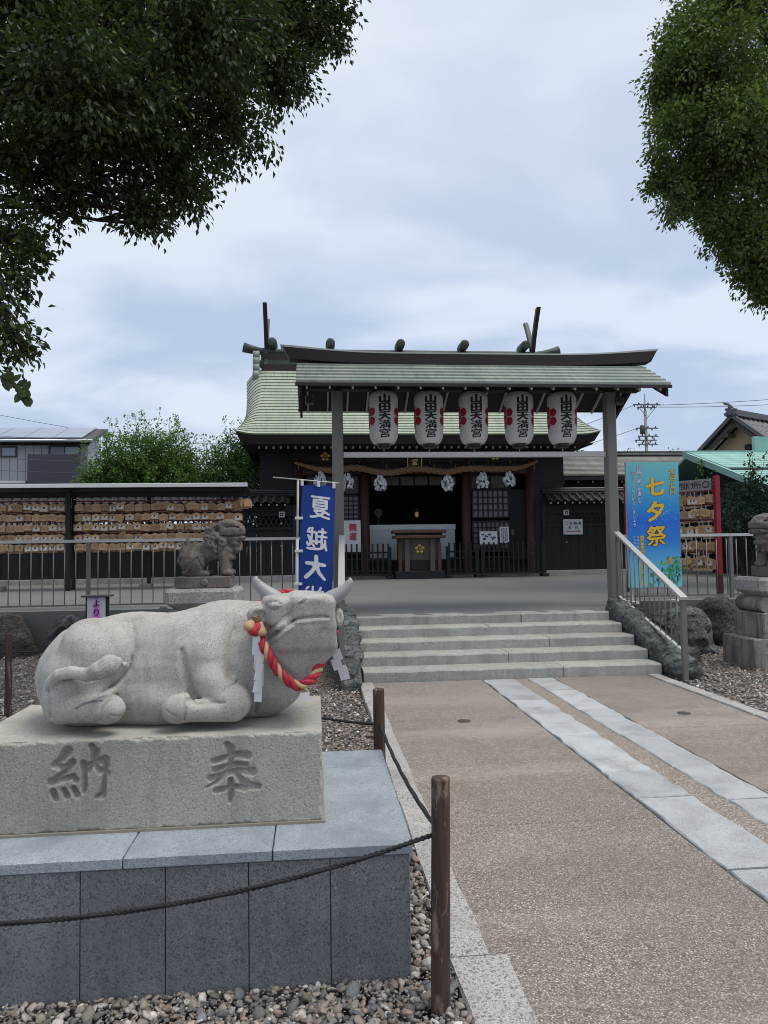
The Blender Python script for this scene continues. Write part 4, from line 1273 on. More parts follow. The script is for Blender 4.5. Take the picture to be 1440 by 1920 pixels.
# wooden posts with a sagging black rope
def rope_post(label, x, y, h, lean=(0,0), r=.0335, z0=-.06):
    t = Thing('rope_post', label, 'post', (x,y,0), 'brown wooden rope posts round the ox')
    q = random.Random(int(x*100+y*10)); n = 16; rows = []
    for zf, rr in ((z0,1.0),(.0,1.02),(h*.25,1.0),(h*.5,1.01),(h*.75,.985),(h-.008,.98),(h,.93)):
        cx = x+lean[0]*zf/h; cy = y+lean[1]*zf/h
        rows.append([(cx+r*rr*(1+.02*math.sin(3*a+q.random()))*math.cos(a), cy+r*rr*(1+.02*math.cos(2*a))*math.sin(a), zf) for a in (2*PI*i/n for i in range(n))])
    m = MB().grid(rows, True, True); b = 6*n
    m.F.append(tuple(b+i for i in range(n))); m.S.append(False)
    t.part('shaft', m, MAT['wood_post'])
    return t
def sag_rope(label, a, b, sag, r=.0075, pitch=.055, loc=None, name='rope', over=None):
    a, b = Vector(a), Vector(b); n = max(24, int((b-a).length/.02)); pl = []
    for i in range(n+1):
        t_ = i/n; p = a.lerp(b, t_); p.z -= sag*4*t_*(1-t_); pl.append(p)
    t = Thing(name, label, 'rope', tuple(a.lerp(b,.5)), 'black ropes strung between the wooden posts')
    for st in strands(pl, r*.62, pitch, 3, 0):
        t.part('rope_strand', MB().tube(st, r*.66, 5, cap=True), MAT['rope_black'])
rope_post('brown wooden post in the front, at the near corner of the granite base', .418, 2.605, .795, (.014,0))
rope_post('brown wooden post behind the back corner of the granite base', .358, 4.24, .80, (-.004,0))
rope_post('brown wooden post standing alone on pebbles at the far left', -3.09, 7.85, .79, (0,0))
rope_post('weathered brown post in the pebbles on the hidden side of the ox', -2.02, 9.3, .79)
PZ = .60
sag_rope('black rope sagging low across the front of the dark granite panels', (-2.45,2.60,.60), (.405,2.605,.60), .215, .0085)
rope_post('brown wooden post just outside the left edge of the picture', -2.47, 2.60, .80)
sag_rope('black rope running back along the path side of the base', (.43,2.63,.60), (.36,4.21,.60), .045, .0085)
sag_rope('thin black rope passing behind the inscribed block', (.335,4.25,.60), (-2.0,9.28,.60), .22, .0085)
sag_rope('thin black rope from the far left post to the post behind the ox', (-3.06,7.87,.60), (-2.03,9.28,.60), .05, .0085)
sag_rope('thin black rope leaving the far left post towards the left', (-3.12,7.84,.60), (-5.0,6.9,.60), .1, .0085)
rope_post('brown wooden post beyond the left edge of the picture', -5.02, 6.9, .79)
# ------------------------------------------------------------------ railings
def railing(label, cat, p, q, ztop, zbot, posts, spacing, name='metal_railing', grp=None, bal_r=.009):
    t = Thing(name, label, cat, (*p, T), grp)
    P, Q = Vector((*p,0)), Vector((*q,0)); L = (Q-P).length; d = (Q-P)/L
    V3 = lambda s_, z: P+d*s_+Vector((0,0,z))
    t.part('top_rail', MB().obox(V3(-.03,ztop), V3(L+.03,ztop), .065, .05), MAT['rail_metal'])
    t.part('bottom_rail', MB().obox(V3(0,zbot), V3(L,zbot), .045, .03), MAT['post_metal'])
    pm = MB().box(-.03,.03,-.03,.03,0,ztop-.026-T).mesh('post', MAT['post_metal'])
    for s_ in posts:
        o = t.rep('post', pm, V3(s_,T)); o.rotation_euler.z = math.atan2(d.y,d.x)
    bm_ = MB().tube([(0,0,0),(0,0,ztop-.026-zbot-.015)], bal_r, 8).mesh('baluster', MAT['baluster_metal'])
    n = int(L/spacing)
    for i in range(n+1):
        s_ = i*spacing+spacing*.5
        if s_ > L or any(abs(s_-q_) < .05 for q_ in posts): continue
        t.rep('baluster', bm_, V3(s_, zbot+.015))
    return t
railing('long grey metal railing on the terrace in front of the left plaque racks', 'railing', (-8.9,13.3), (.33,13.3), 1.80, .69, [.99,2.98,4.98,6.95,8.9], .187)
railing('short railing return joining the left railing to the gate pillar', 'railing', (.38,13.25), (.38,11.62), 1.80, .69, [], .187)
railing('grey metal railing behind the blue banner, in front of the red plaque rack', 'railing', (5.38,12.62), (10.5,12.62), 1.755, .69, [2.04,4.12], .187)

def handrail(label, up, lo, zu, zl, bu, bl):
    t = Thing('handrail', label, 'handrail', (*lo,0), 'metal handrails beside the steps')
    U, L_ = Vector((*up,zu)), Vector((*lo,zl))
    t.part('top_rail', MB().obox(U+(U-L_).normalized()*.05, L_-(U-L_).normalized()*.05, .085, .035), MAT['rail_metal'])
    t.part('lower_rail', MB().obox(Vector((*up,bu)), Vector((*lo,bl)), .04, .025), MAT['rail_metal'])
    t.part('post', MB().box(lo[0]-.03, lo[0]+.03, lo[1]-.03, lo[1]+.03, -.05, zl-.03), MAT['post_metal'])
    t.part('post', MB().box(up[0]-.03, up[0]+.03, up[1]-.03, up[1]+.03, T-.05, zu-.02), MAT['post_metal'])
    n = 12
    for i in range(1, n+1):
        f = i/(n+1); x = up[0]+(lo[0]-up[0])*f; y = up[1]+(lo[1]-up[1])*f
        z1 = zu+(zl-zu)*f-.015; z0 = bu+(bl-bu)*f+.01
        t.part('baluster', MB().tube([(x,y,z0),(x,y,z1)], .008, 6), MAT['baluster_metal'])
handrail('metal handrail sloping down the right side of the steps in front of the banner', (4.74,11.22), (4.385,8.52), 1.78, .965, .80, .31)
handrail('metal handrail down the left side of the steps behind the blue flag', (.41,11.22), (.315,8.95), 1.78, 1.02, .80, .33)

# ------------------------------------------------------------------ the gate
gate = Thing('entrance_gate', 'roofed gate on two square grey pillars with green copper roof', 'gate', (2.58,11.5,T))
for x0 in (.287, 4.695):
    gate.part('pillar', MB().cbox(x0, x0+.17, 11.415, 11.585, T-.02, 4.08, .018), MAT['pillar_metal'])
    gate.part('pillar_foot', MB().cbox(x0-.012, x0+.182, 11.403, 11.597, T, T+.05, .006), MAT['post_metal'])
gate.part('crossbar', MB().cbox(.459, 4.693, 11.465, 11.535, 3.025, 3.11, .006), MAT['bar_paint'])
gate.part('head_beam', MB().box(-.12, 5.28, 11.40, 11.60, 4.085, 4.27), MAT['soffit_wood'])
GXL, GXR = -.25, 5.34
EY0, EY1, RZ, EZ = 10.5, 12.5, 4.50, 3.985
def gate_z(y): # underside plane
    return RZ-.06-abs(y-11.5)*(RZ-EZ)
sof = MB()
for sgn in (-1,1):
    ye = 11.5+sgn*.985
    pts = [(11.5,RZ-.05),(ye,EZ-.045),(ye,EZ-.012),(11.5,RZ-.015)]
    sof.prism(pts if sgn > 0 else pts[::-1], 'x', GXL+.02, GXR-.02)
gate.part('soffit', sof, MAT['soffit_wood'])
ncr = 6
for sgn in (-1,1):
    for k in range(ncr):
        a, b = k/ncr, (k+1)/ncr+.04
        ya, yb = 11.5+sgn*(1.0-a*.97), 11.5+sgn*(1.0-min(b,1)*.97)
        za, zb = EZ+a*(RZ-EZ)+.020, EZ+min(b,1)*(RZ-EZ)+.004
        # each course is three lengths of sheet with a lapped seam
        xs = [GXL, GXL+1.35+.42*(k % 3), GXL+3.2+.33*((k+1) % 3), GXR]
        for x0, x1 in zip(xs, xs[1:]):
            m = MB(); q_ = [(ya,za-.02),(ya,za+.018),(yb,zb+.004),(yb,zb-.01)]
            m.prism(q_ if sgn > 0 else q_[::-1], 'x', x0+.002, x1-.002)
            gate.part('roof_course', m, MAT['copper_gate'])
for sgn in (-1,1):
    gate.part('eave_edge', MB().box(GXL-.004, GXR+.004, 11.5+sgn*1.0-.02, 11.5+sgn*1.0+.018, EZ-.048, EZ-.004), MAT['roof_edge'])
for x in (GXL+.03, GXR-.07):
    m = MB()
    for sgn in (-1,1):
        pts = [(11.5,RZ-.052),(11.5+sgn*.96,EZ-.05),(11.5+sgn*.96,EZ-.17),(11.5,RZ-.20)]
        m.prism(pts if sgn > 0 else pts[::-1], 'x', x, x+.04)
    gate.part('bargeboard', m, MAT['roof_edge'])
rm = MB().obox((0,0,0),(0,.965,-(RZ-EZ)*.965),.026,.05).mesh('rafter', MAT['rafter_white'])
rm2 = MB().obox((0,0,0),(0,-.965,-(RZ-EZ)*.965),.026,.05).mesh('rafter', MAT['rafter_white'])
for i in range(17):
    x = GXL+.16+i*.33
    if x > GXR-.1: break
    gate.rep('rafter', rm, (x,11.505,RZ-.078)); gate.rep('rafter', rm2, (x,11.495,RZ-.078))
# ridge board with swept-up ends
def swept(x0, x1, lift, run, z0, z1, y0, y1, n=40, tip=0.0, slant=.10):
    m = MB(); rows = []
    for i in range(n+1):
        x = x0+(x1-x0)*i/n
        e_ = max(0, (x0+run-x)/run, (x-(x1-run))/run)
        l = lift*e_**2
        top = slant*(1 if i in (0,n) else 0)*(-1 if i == 0 else 1)
        rows.append([(x,y0,z0+l*.75),(x+top,y0-.015,z1+l),(x+top,y1+.015,z1+l),(x,y1,z0+l*.75)])
    m.grid(rows, False, True)
    m.F.append((0,1,2,3)); m.S.append(False); b = n*4
    m.F.append((b+3,b+2,b+1,b)); m.S.append(False)
    return m
gate.part('ridge_board', swept(-.36, 5.46, .10, 1.7, 4.485, 4.645, 11.38, 11.62), MAT['roof_edge'])
gate.part('ridge_cap', swept(-.40, 5.50, .10, 1.74, 4.648, 4.668, 11.37, 11.63), MAT['fascia_white'])
# loudspeakers fixed to the gate
def speaker(label, c, s_=.09):
    t = Thing('loudspeaker', label, 'loudspeaker', c, 'small loudspeakers under the gate roof')
    t.part('housing', MB().cbox(c[0]-s_, c[0]+s_, c[1]-.05, c[1]+.06, c[2]-s_, c[2]+s_, .012), MAT['speaker_grey'])
    t.part('horn_mouth', MB().lathe((c[0],c[1]-.052,c[2]), [(.062,-.012),(.055,-.004),(.02,.02),(.0,.024)], 18, ax=1), MAT['dark_metal'])
    t.part('bracket', MB().box(c[0]-.012, c[0]+.012, c[1]-.01, c[1]+.02, c[2]+s_, c[2]+s_+.1), MAT['dark_metal'])
speaker('grey loudspeaker under the left end of the gate roof', (-.06,11.75,3.98), .07)
speaker('grey loudspeaker fixed beside the top of the right pillar', (4.93,11.45,3.93), .06)

# ------------------------------------------------------------------ the five paper lanterns
LR = .232
def lan_r(h):      # radius at height 0..1 of the paper body
    e_ = abs(h-.5)*2
    base_ = LR*(1-.28*max(0,(e_-(.72 if h > .5 else .6))/(.28 if h > .5 else .4))**2.2)
    return base_*(1-.07*max(0,.55-h))
def make_lantern(label, x):
    z0, z1 = 3.235, 4.06; y = 11.5
    t = Thing('paper_lantern', label, 'lantern', (x,y,z0), 'white paper lanterns hung in a row under the gate roof')
    prof = []; nr = 26
    for i in range(nr):
        for f, k in ((.0,.972),(.28,.996),(.5,1.0),(.72,.996)):
            h = (i+f)/nr; prof.append((lan_r(h)*k, h*(z1-z0)))
    prof.append((lan_r(1)*.972, z1-z0))
    t.part('paper_body', MB().lathe((x,y,z0), prof, 40), MAT['lantern_paper'])
    t.part('bottom_ring', MB().lathe((x,y,z0), [(.10,-.062),(.104,-.058),(.104,.012),(.10,.016)], 28), MAT['lantern_cap'])
    t.part('top_ring', MB().lathe((x,y,z1), [(.118,-.016),(.122,-.01),(.122,.05),(.11,.056)], 28), MAT['lantern_cap'])
    t.part('hanger', MB().tube([(x,y,z1+.05),(x,y,4.10)], .008, 6), MAT['dark_metal'])
    t.part('tie_rod', MB().tube([(x,y,z0-.06),(x,y,3.11)], .006, 6), MAT['rail_metal'])
    def wrap(a0, u, z, off):
        h = min(1,max(0,(z-z0)/(z1-z0))); r = lan_r(h)+off; a = a0+u/LR
        return (x+r*math.sin(a), y-r*math.cos(a), z)
    m = MB()
    for i, ch in enumerate('山田天満宮'):
        V, F = glyph(ch, .158, .034 if ch in '山田天' else .022, .10, 7)
        zc = z1-.140-i*.134
        m.add([wrap(0,u*1.28,zc+v*.92,.0035) for u, v in V], F)
    t.part('lettering', m, MAT['ink_black'])
    for sg in (-1,1):
        m = MB()
        for k in range(5):
            an = PI/5+2*PI*k/5; cu, cv = .118*math.cos(an)*-sg, .118*math.sin(an)
            ring = [wrap(sg*R(80), cu+.066*math.cos(b), 3.655+cv+.066*math.sin(b), .003) for b in (2*PI*j/20 for j in range(20))]
            cen = wrap(sg*R(80), cu, 3.655+cv, .0045)
            b0 = len(m.V); m.V += ring+[cen]
            for j in range(20): m.F.append((b0+j, b0+(j+1)%20, b0+20)); m.S.append(True)
        ring = [wrap(sg*R(80), .04*math.cos(b), 3.655+.04*math.sin(b), .003) for b in (2*PI*j/14 for j in range(14))]
        b0 = len(m.V); m.V += ring; m.F.append(tuple(range(b0,b0+14))); m.S.append(True)
        t.part('plum_crest', m, MAT['lantern_red'])
    return t
for lb, x in (('paper lantern nearest the left gate pillar',1.10),('paper lantern second from the left pillar, before the hall name board',1.82),('middle lantern of the five, above the offering box side of the hall',2.54),('paper lantern second from the right gate pillar',3.28),('paper lantern nearest the right gate pillar',3.99)):
    make_lantern('white ribbed '+lb+', black letters' if len(lb.split()) < 12 else 'white '+lb, x)
# ------------------------------------------------------------------ the shrine hall
HX = 3.33
hall = Thing('shrine_hall', 'wide dark timber shrine hall with curved pale green copper roof', 'shrine hall', (HX,25.5,T))
RX0, RX1 = -2.30, 8.94
def roof_pt(x, t_):
    """copper roof surface: t_ 0 at the eave, 1 at the ridge; rolled down at both gable edges"""
    y = 22.3+3.45*t_; z = 5.09+2.78*(.80*t_+.20*t_*t_)
    e_ = max(0, (RX0+.62-x)/.62, (x-(RX1-.62))/.62)
    f = min(1, max(0, (t_-.02)*2.0))
    z -= .46*e_**2.0*f
    z += .10*e_**2*(1-f)
    # eave corners sweep out a little
    sx = .03*e_*(max(0, 1-t_*2.2))**1.6 - .13*e_*math.sin(PI*min(1,max(0,t_)))*.9
    x2 = x + (-sx if x < HX else sx)
    return (x2, y, z)
NC = 22
xs_r = sorted(set([RX0+.62*i/7 for i in range(8)]+[RX1-.62*i/7 for i in range(8)]+[RX0+.62+(RX1-RX0-1.24)*i/10 for i in range(11)]))
for k in range(NC):
    a, b = k/NC, (k+1)/NC+.012
    m = MB(); rows = []
    for x in xs_r:
        p = Vector(roof_pt(x, a)); q_ = Vector(roof_pt(x, min(b,1.02)))
        up = Vector((0,-.3,.045)).normalized()
        rows.append([p+Vector((0,.01,-.025)), p+up*.055, q_+up*.004, q_+Vector((0,0,-.03))])
    m.grid([r[::-1] for r in rows], False)
    m.F.append((0,1,2,3)); m.S.append(False); b0 = (len(rows)-1)*4; m.F.append((b0+3,b0+2,b0+1,b0)); m.S.append(False)
    hall.part('roof_course', m, MAT['copper_green'])
# rear slope and gable walls
m = MB(); rows = []
for x in xs_r:
    rows.append([(x, 51.5-roof_pt(x,t_)[1]+.5, roof_pt(x,t_)[2]) for t_ in (0,.2,.4,.6,.8,1)])
m.grid(rows, True)
hall.part('rear_roof', m, MAT['copper_green'])
m = MB()
for x in (RX0+.35, RX1-.43):
    m.prism([(22.9,4.95),(29.1,4.95),(26,7.75)], 'x', x, x+.08)
hall.part('gable_board', m, MAT['wood_dark'])
# eave: deep dark fascia with a lighter under-edge
m = MB(); rows = []
for x in xs_r:
    p = roof_pt(x, 0); lift = p[2]-5.09
    xi = p[0]+(.12 if x < HX else -.12)*(1 if (x < RX0+.3 or x > RX1-.3) else 0)
    rows.append([(p[0],22.295,5.075+lift),(p[0],22.33,5.06+lift),(xi,22.50,4.81+lift),(xi,22.9,4.80+lift),(xi,22.9,5.12+lift)])
m.grid(rows, False)
hall.part('eave_fascia', m, MAT['roof_edge'])
hall.part('eave_ceiling', MB().box(RX0+.12, RX1-.12, 22.55, 29.4, 4.803, 4.85), MAT['wood_dark'])
rt = MB().box(-.032,.032,-.01,.9,-.035,.035).mesh('rafter', MAT['wood_dark'])
rtip = MB().box(-.033,.033,-.014,-.0105,-.036,.036).mesh('rafter_tip', MAT['rafter_white'])
n_r = 46
for i in range(n_r):
    x = RX0+.62+(RX1-RX0-1.2)*i/(n_r-1)
    r0 = hall.rep('rafter', rt, (x,22.95,4.765))
    o = obj('rafter_tip', rtip, r0)
# ridge
hall.part('ridge_base', MB().box(-1.78, 8.40, 25.66, 26.34, 7.70, 8.05), MAT['roof_edge'])
hall.part('ridge_board', MB().box(-1.86, 8.48, 25.70, 26.30, 8.055, 8.20), MAT['copper_dark'])
hall.part('ridge_board', MB().box(-1.80, 8.42, 25.74, 26.26, 8.205, 8.46), MAT['roof_edge'])
pts = []; rad = []
for i in range(41):
    f = i/40; x = -2.42+11.38*f; e_ = max(0, (.08-f)/.08, (f-.92)/.08)
    pts.append((x,26,8.56+.17*e_**1.6)); rad.append(.125+.05*e_**2)
hall.part('ridge_roll', MB().tube(pts, rad, 14), MAT['copper_dark'])
for x0, sg in ((-1.95,-1),(8.55,1)):
    m = MB()
    for i, (z, r_) in enumerate(((8.36,.15),(8.12,.16),(7.89,.15),(7.62,.17))):
        m.tube([(x0-.11,25.64-.05*i,z),(x0+.11,25.64-.05*i,z)], r_, 14)
    hall.part('ridge_end_scroll', m, MAT['copper_gate'])
for x in (-1.40,.62,3.10,5.40,7.62):
    m = MB().lathe((x,25.55,8.83), [(.0,0),(.10,.0),(.150,.02),(.160,.10),(.168,.40),(.160,.70),(.15,.78),(.0,.80)], 20, ax=1)
    hall.part('ridge_log', m, MAT['copper_dark'])
for x in (-1.62, 7.98):
    for sg, w in ((-1,1.0),(1,.92)):
        p0 = Vector((x,26+sg*-.25,8.05)); p1 = Vector((x+.04*0,26+sg*.80,10.05*1.0 if sg < 0 else 9.98))
        mid = p0.lerp(p1,.5)+Vector((0,sg*-.10,0))
        pts = [p0,p0.lerp(mid,.6),mid,mid.lerp(p1,.5)+Vector((0,sg*-.02,0)),p1]
        m = MB()
        rows = []
        for p in pts:
            rows.append([(p.x-.07,p.y-.10,p.z),(p.x+.07,p.y-.10,p.z),(p.x+.07,p.y+.10,p.z),(p.x-.07,p.y+.10,p.z)])
        m.grid(rows, False, True); b0 = 4*(len(pts)-1)
        m.F += [(3,2,1,0),(b0,b0+1,b0+2,b0+3)]; m.S += [False,False]
        hall.part('crossed_finial', m, MAT['copper_dark'] if sg > 0 else MAT['roof_edge'])

# walls, columns, beams
CY = 24.0
for x, w in ((-.46,.30),(1.64,.30),(4.99,.30),(7.15,.30)):
    hall.part('column', MB().lathe((x,CY,T), [(w/2+.01,0),(w/2,.02),(w/2,3.9)], 20), MAT['wood_red'])
    hall.part('column_base', MB().cbox(x-.24, x+.24, CY-.24, CY+.24, T-.02, T+.10, .02), MAT['granite_kerb'])
hall.part('head_beam', MB().box(-.75, 7.45, CY-.13, CY+.13, 4.40, 4.80), MAT['wood_dark'])
hall.part('head_beam', MB().box(-.65, 7.35, CY-.10, CY+.10, 4.02, 4.22), MAT['wood_red'])
hall.part('frieze', MB().box(-.6, 7.3, CY+.0, CY+.06, 4.22, 4.40), MAT['wood_dark'])
hall.part('wall_plate', MB().box(-1.7, 8.3, CY-.16, CY+.16, 4.80, 4.96), MAT['wood_dark'])
hall.part('side_wall', MB().box(-1.74, -.62, CY+.02, CY+.14, T, 4.80), MAT['wood_black'])
hall.part('side_wall', MB().box(-1.74, -1.62, CY+.14, 28, T, 4.95), MAT['wood_black'])
hall.part('side_wall', MB().box(8.22, 8.34, CY+.14, 28, T, 4.95), MAT['wood_black'])
hall.part('side_wall', MB().box(7.31, 8.34, CY+.02, CY+.14, T, 4.80), MAT['wood_black'])
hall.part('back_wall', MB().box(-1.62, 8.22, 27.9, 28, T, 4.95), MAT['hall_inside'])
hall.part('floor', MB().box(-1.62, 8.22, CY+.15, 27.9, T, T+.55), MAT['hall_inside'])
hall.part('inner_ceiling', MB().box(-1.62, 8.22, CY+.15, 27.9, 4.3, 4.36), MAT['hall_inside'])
hall.part('stone_footing', MB().box(-1.9, 8.5, 23.45, CY-.25, T-.02, T+.11), MAT['granite_kerb'])
def lattice(x0, x1, z0, z1, nx, nz, y, pane=None, name='lattice_door', holes=()):
    fr = hall.part(name, MB().box(x0-.05,x0,y-.03,y+.03,z0-.05,z1+.05).box(x1,x1+.05,y-.03,y+.03,z0-.05,z1+.05).box(x0,x1,y-.03,y+.03,z0-.05,z0).box(x0,x1,y-.03,y+.03,z1,z1+.05), MAT['wood_black'])
    b = MB()
    for i in range(1, nx): b.box(x0+(x1-x0)*i/nx-.018, x0+(x1-x0)*i/nx+.018, y-.022, y+.022, z0, z1)
    for k in range(1, nz): b.box(x0, x1, y-.019, y+.019, z0+(z1-z0)*k/nz-.018, z0+(z1-z0)*k/nz+.018)
    hall.part('lattice_bars', b, MAT['wood_black'], fr)
    m = MB().box(x0, x1, y+.024, y+.034, z0, z1)
    hall.part('paper_backing', m, MAT[pane or 'pane_paper'], fr)
lattice(.80, 1.42, 2.45, 3.30, 4, 6, CY+.05)
lattice(-.2, .70, 1.4, 3.30, 6, 12, CY+.05)
lattice(5.24, 6.42, 2.60, 3.46, 7, 4, CY+.05)
lattice(5.24, 6.42, 1.55, 2.42, 8, 5, CY+.05)
for x0, x1, z0, z1 in ((.75,1.42,3.42,3.95),(-.2,.68,3.42,3.95),(5.2,5.78,3.55,3.95),(5.85,6.45,3.55,3.95)):
    f = hall.part('transom_panel', MB().box(x0, x1, CY+.04, CY+.07, z0, z1), MAT['wood_grey'])
    hall.part('transom_frame', MB().box(x0-.05,x0,CY+.0,CY+.08,z0-.05,z1+.05).box(x1,x1+.05,CY+.0,CY+.08,z0-.05,z1+.05).box(x0,x1,CY+.0,CY+.08,z0-.05,z0).box(x0,x1,CY+.0,CY+.08,z1,z1+.05), MAT['wood_black'], f)
for i in range(6):
    x = 1.9+.48*i
    hall.part('hanging_panel', MB().cbox(x, x+.44, CY+.30, CY+.33, 3.68, 3.98, .006), MAT['wood_grey'])
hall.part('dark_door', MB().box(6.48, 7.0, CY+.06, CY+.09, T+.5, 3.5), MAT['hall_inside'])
hall.part('door_plate', MB().box(6.50, 6.60, CY-.0, CY+.03, 1.98, 2.16), MAT['wood_grey'])
# crests on the head beam: five gold petals round a centre
def crest(t_, x, y, z, r_, mat, name='plum_crest'):
    m = MB()
    for k in range(5):
        a = PI/2+2*PI*k/5
        m.lathe((x+r_*.62*math.cos(a), y, z+r_*.62*math.sin(a)), [(r_*.36,.0),(r_*.33,-.016),(r_*.2,-.032),(.0,-.038)], 14, ax=1)
    m.lathe((x,y,z), [(r_*.18,0),(r_*.16,-.03),(0,-.034)], 10, ax=1)
    for f in range(len(m.F)): pass
    return t_.part(name, m, mat)
for x in (.37, 5.97): crest(hall, x, CY-.14, 4.60, .17, MAT['gold_leaf'])

board = Thing('name_board', 'black vertical name board with thin gold border and gold characters on hall', 'name board', (3.27,23.8,4.2))
board.part('panel', MB().cbox(3.04, 3.50, 23.74, 23.80, 4.22, 5.0, .008), MAT['wood_black'])
m = MB()
for x0, x1, z0, z1 in ((3.03,3.05,4.21,5.01),(3.49,3.51,4.21,5.01),(3.05,3.49,4.21,4.228),(3.05,3.49,4.99,5.01)): m.box(x0,x1,23.725,23.738,z0,z1)
board.part('border', m, MAT['gold_leaf'])
board.part('lettering', write(MB(), '天満宮', ((3.27,23.735,4.86),(1,0,0),(0,0,1)), .22, .235, .012, .06), MAT['gold_leaf'])

# straw rope across the front, with white paper bundles
srope = Thing('straw_rope', 'thick twisted straw rope strung across the front of the hall', 'rope', (3.4,23.7,4.0))
SP = [(-.60,4.38),(-.35,4.30),(.0,4.20),(.35,4.14),(.75,4.13),(1.2,4.20),(1.6,4.17),(2.05,4.06),(2.55,4.05),(3.0,4.13),(3.45,4.15),(3.9,4.10),(4.35,4.05),(4.8,4.14),(5.3,4.17),(5.8,4.15),(6.3,4.15),(6.75,4.19),(7.1,4.30),(7.36,4.40)]
pl = catmull([(x,23.70,z) for x, z in SP], 10, False)
tp = lambda f: .38+.62*min(1, min(f,1-f)/.16)
for st in strands(pl, .052, .62, 3, 0, taper=tp):
    k = len(st)
    srope.part('rope_strand', MB().tube(st, [.062*tp(i/(k-1)) for i in range(k)], 8), MAT['hemp'])
m = MB()
for x in (-.5,.75,1.6,2.35,3.1,3.9,4.6,5.2,5.85,6.6,7.25):
    m.tube([(x,23.70,4.16),(x+.01,23.78,4.42)], .006, 5)
    m.lathe((x-.12,23.86,4.40), [(.026,0),(.022,-.02),(0,-.026)], 10, ax=1)
srope.part('hook', m, MAT['gold_leaf'])
for i, x in enumerate((.20,1.06,2.13,4.34,5.50,6.38)):
    q = random.Random(i+5); m = MB(); zc = [4.10,4.03,3.98,3.98,4.05,4.07][i]
    for j in range(60):
        a = q.uniform(0,2*PI); h = q.uniform(0,.44); r0 = .05+.13*min(1,h/.2)*(1-.35*max(0,h-.3)/.15)
        cx, cy, cz = x+r0*math.cos(a), 23.69+r0*.8*math.sin(a)-.02, zc-h
        w, l = q.uniform(.05,.09), q.uniform(.07,.13)
        t1 = Vector((q.uniform(-1,1),q.uniform(-.6,.6),q.uniform(-.3,.3))).normalized()*w
        t2 = Vector((q.uniform(-.35,.35),q.uniform(-.5,.2),-1)).normalized()*l
        c = Vector((cx,cy,cz)); nn = t1.cross(t2).normalized()*.004
        V = [c-t1*.5,c+t1*.5,c+t1*.55+t2,c-t1*.45+t2]
        m.add(V+[v+nn for v in V], [(3,2,1,0),(4,5,6,7),(0,1,5,4),(1,2,6,5),(2,3,7,6),(3,0,4,7)])
    srope.part('paper_bundle', m, MAT['paper_white'])

# inside the hall
altar = Thing('altar_counter', 'long counter covered with white cloth inside the open hall', 'counter', (3.2,24.6,T+.55))
altar.part('cloth', MB().cbox(1.82, 4.70, 24.45, 24.9, 1.2, 2.36, .02), MAT['cloth_white'])
altar.part('top_band', MB().box(1.81, 4.71, 24.43, 24.92, 2.22, 2.38), MAT['paper_sign'])
lampt = Thing('hanging_lamp', 'small dim orange lit lamp hanging in the dark hall', 'lamp', (3.52,25.2,2.9))
lampt.part('shade', MB().lathe((3.52,25.2,2.62), [(.03,.04),(.06,.07),(.065,.18),(.03,.22)], 14), MAT['lamp_glow'])
m = MB()
for k in range(5):
    a = 2*PI*k/5; m.tube([(3.52+.115*math.cos(a),25.2+.115*math.sin(a),2.6),(3.52+.115*math.cos(a),25.2+.115*math.sin(a),2.92)], .008, 5)
m.lathe((3.52,25.2,2.9), [(.13,0),(.02,.07)], 12)
lampt.part('cage', m, MAT['dark_metal'])
orn = Thing('altar_ornament', 'dull bronze mirror stand glinting at left inside the dark hall', 'ornament', (2.18,25.2,2.36))
orn.part('stand', MB().lathe((2.18,25.2,2.38), [(.13,0),(.11,.03),(.03,.07),(.03,.22),(.09,.28)], 14), MAT['dark_metal'])
orn.part('mirror', MB().lathe((2.18,25.2,2.82), [(.14,-.01),(.15,0),(.14,.02),(0,.025)], 20, ax=1), MAT['lid_metal'])

# offering box
box = Thing('offering_box', 'brown wooden offering box with gold plum crest before the hall', 'offering box', (3.27,23.2,T))
bx0, bx1 = 2.44, 4.10
box.part('top_board', MB().cbox(bx0, bx1, 22.75, 23.62, 2.06, 2.16, .012), MAT['wood_box'])
box.part('top_board', MB().cbox(bx0+.03, bx1-.03, 22.72, 23.64, 1.90, 1.99, .012), MAT['wood_box'])
box.part('grille_frame', MB().box(bx0+.12, bx1-.12, 22.85, 23.5, 1.99, 2.06), MAT['wood_dark'])
box.part('front_panel', MB().box(bx0+.26, bx1-.26, 22.93, 22.97, 1.22, 1.90), MAT['wood_box_panel'])
box.part('base_panel', MB().box(bx0+.16, bx1-.16, 22.90, 23.5, .86, 1.22), MAT['wood_dark'])
box.part('case', MB().box(bx0+.17, bx1-.17, 22.97, 23.48, 1.22, 1.90), MAT['wood_box'])
box.part('plinth', MB().cbox(bx0+.05, bx1-.05, 22.80, 23.55, T, .87, .01), MAT['wood_black'])
for x in (bx0+.36, bx1-.50):
    m = MB().add([(x-.02,22.78,.87),(x+.13,22.78,.87),(x+.13,22.92,.87),(x-.02,22.92,.87),(x,22.82,1.90),(x+.13,22.82,1.90),(x+.13,22.92,1.90),(x,22.92,1.90)],[(0,3,2,1),(4,5,6,7),(0,1,5,4),(1,2,6,5),(2,3,7,6),(3,0,4,7)])
    box.part('leg', m, MAT['wood_grey'])
for x in (bx0+.16, bx1-.26):
    box.part('side_post', MB().box(x, x+.10, 22.86, 22.93, .87, 1.75), MAT['wood_box'])
crest(box, 3.27, 22.925, 1.56, .17, MAT['gold_leaf'])

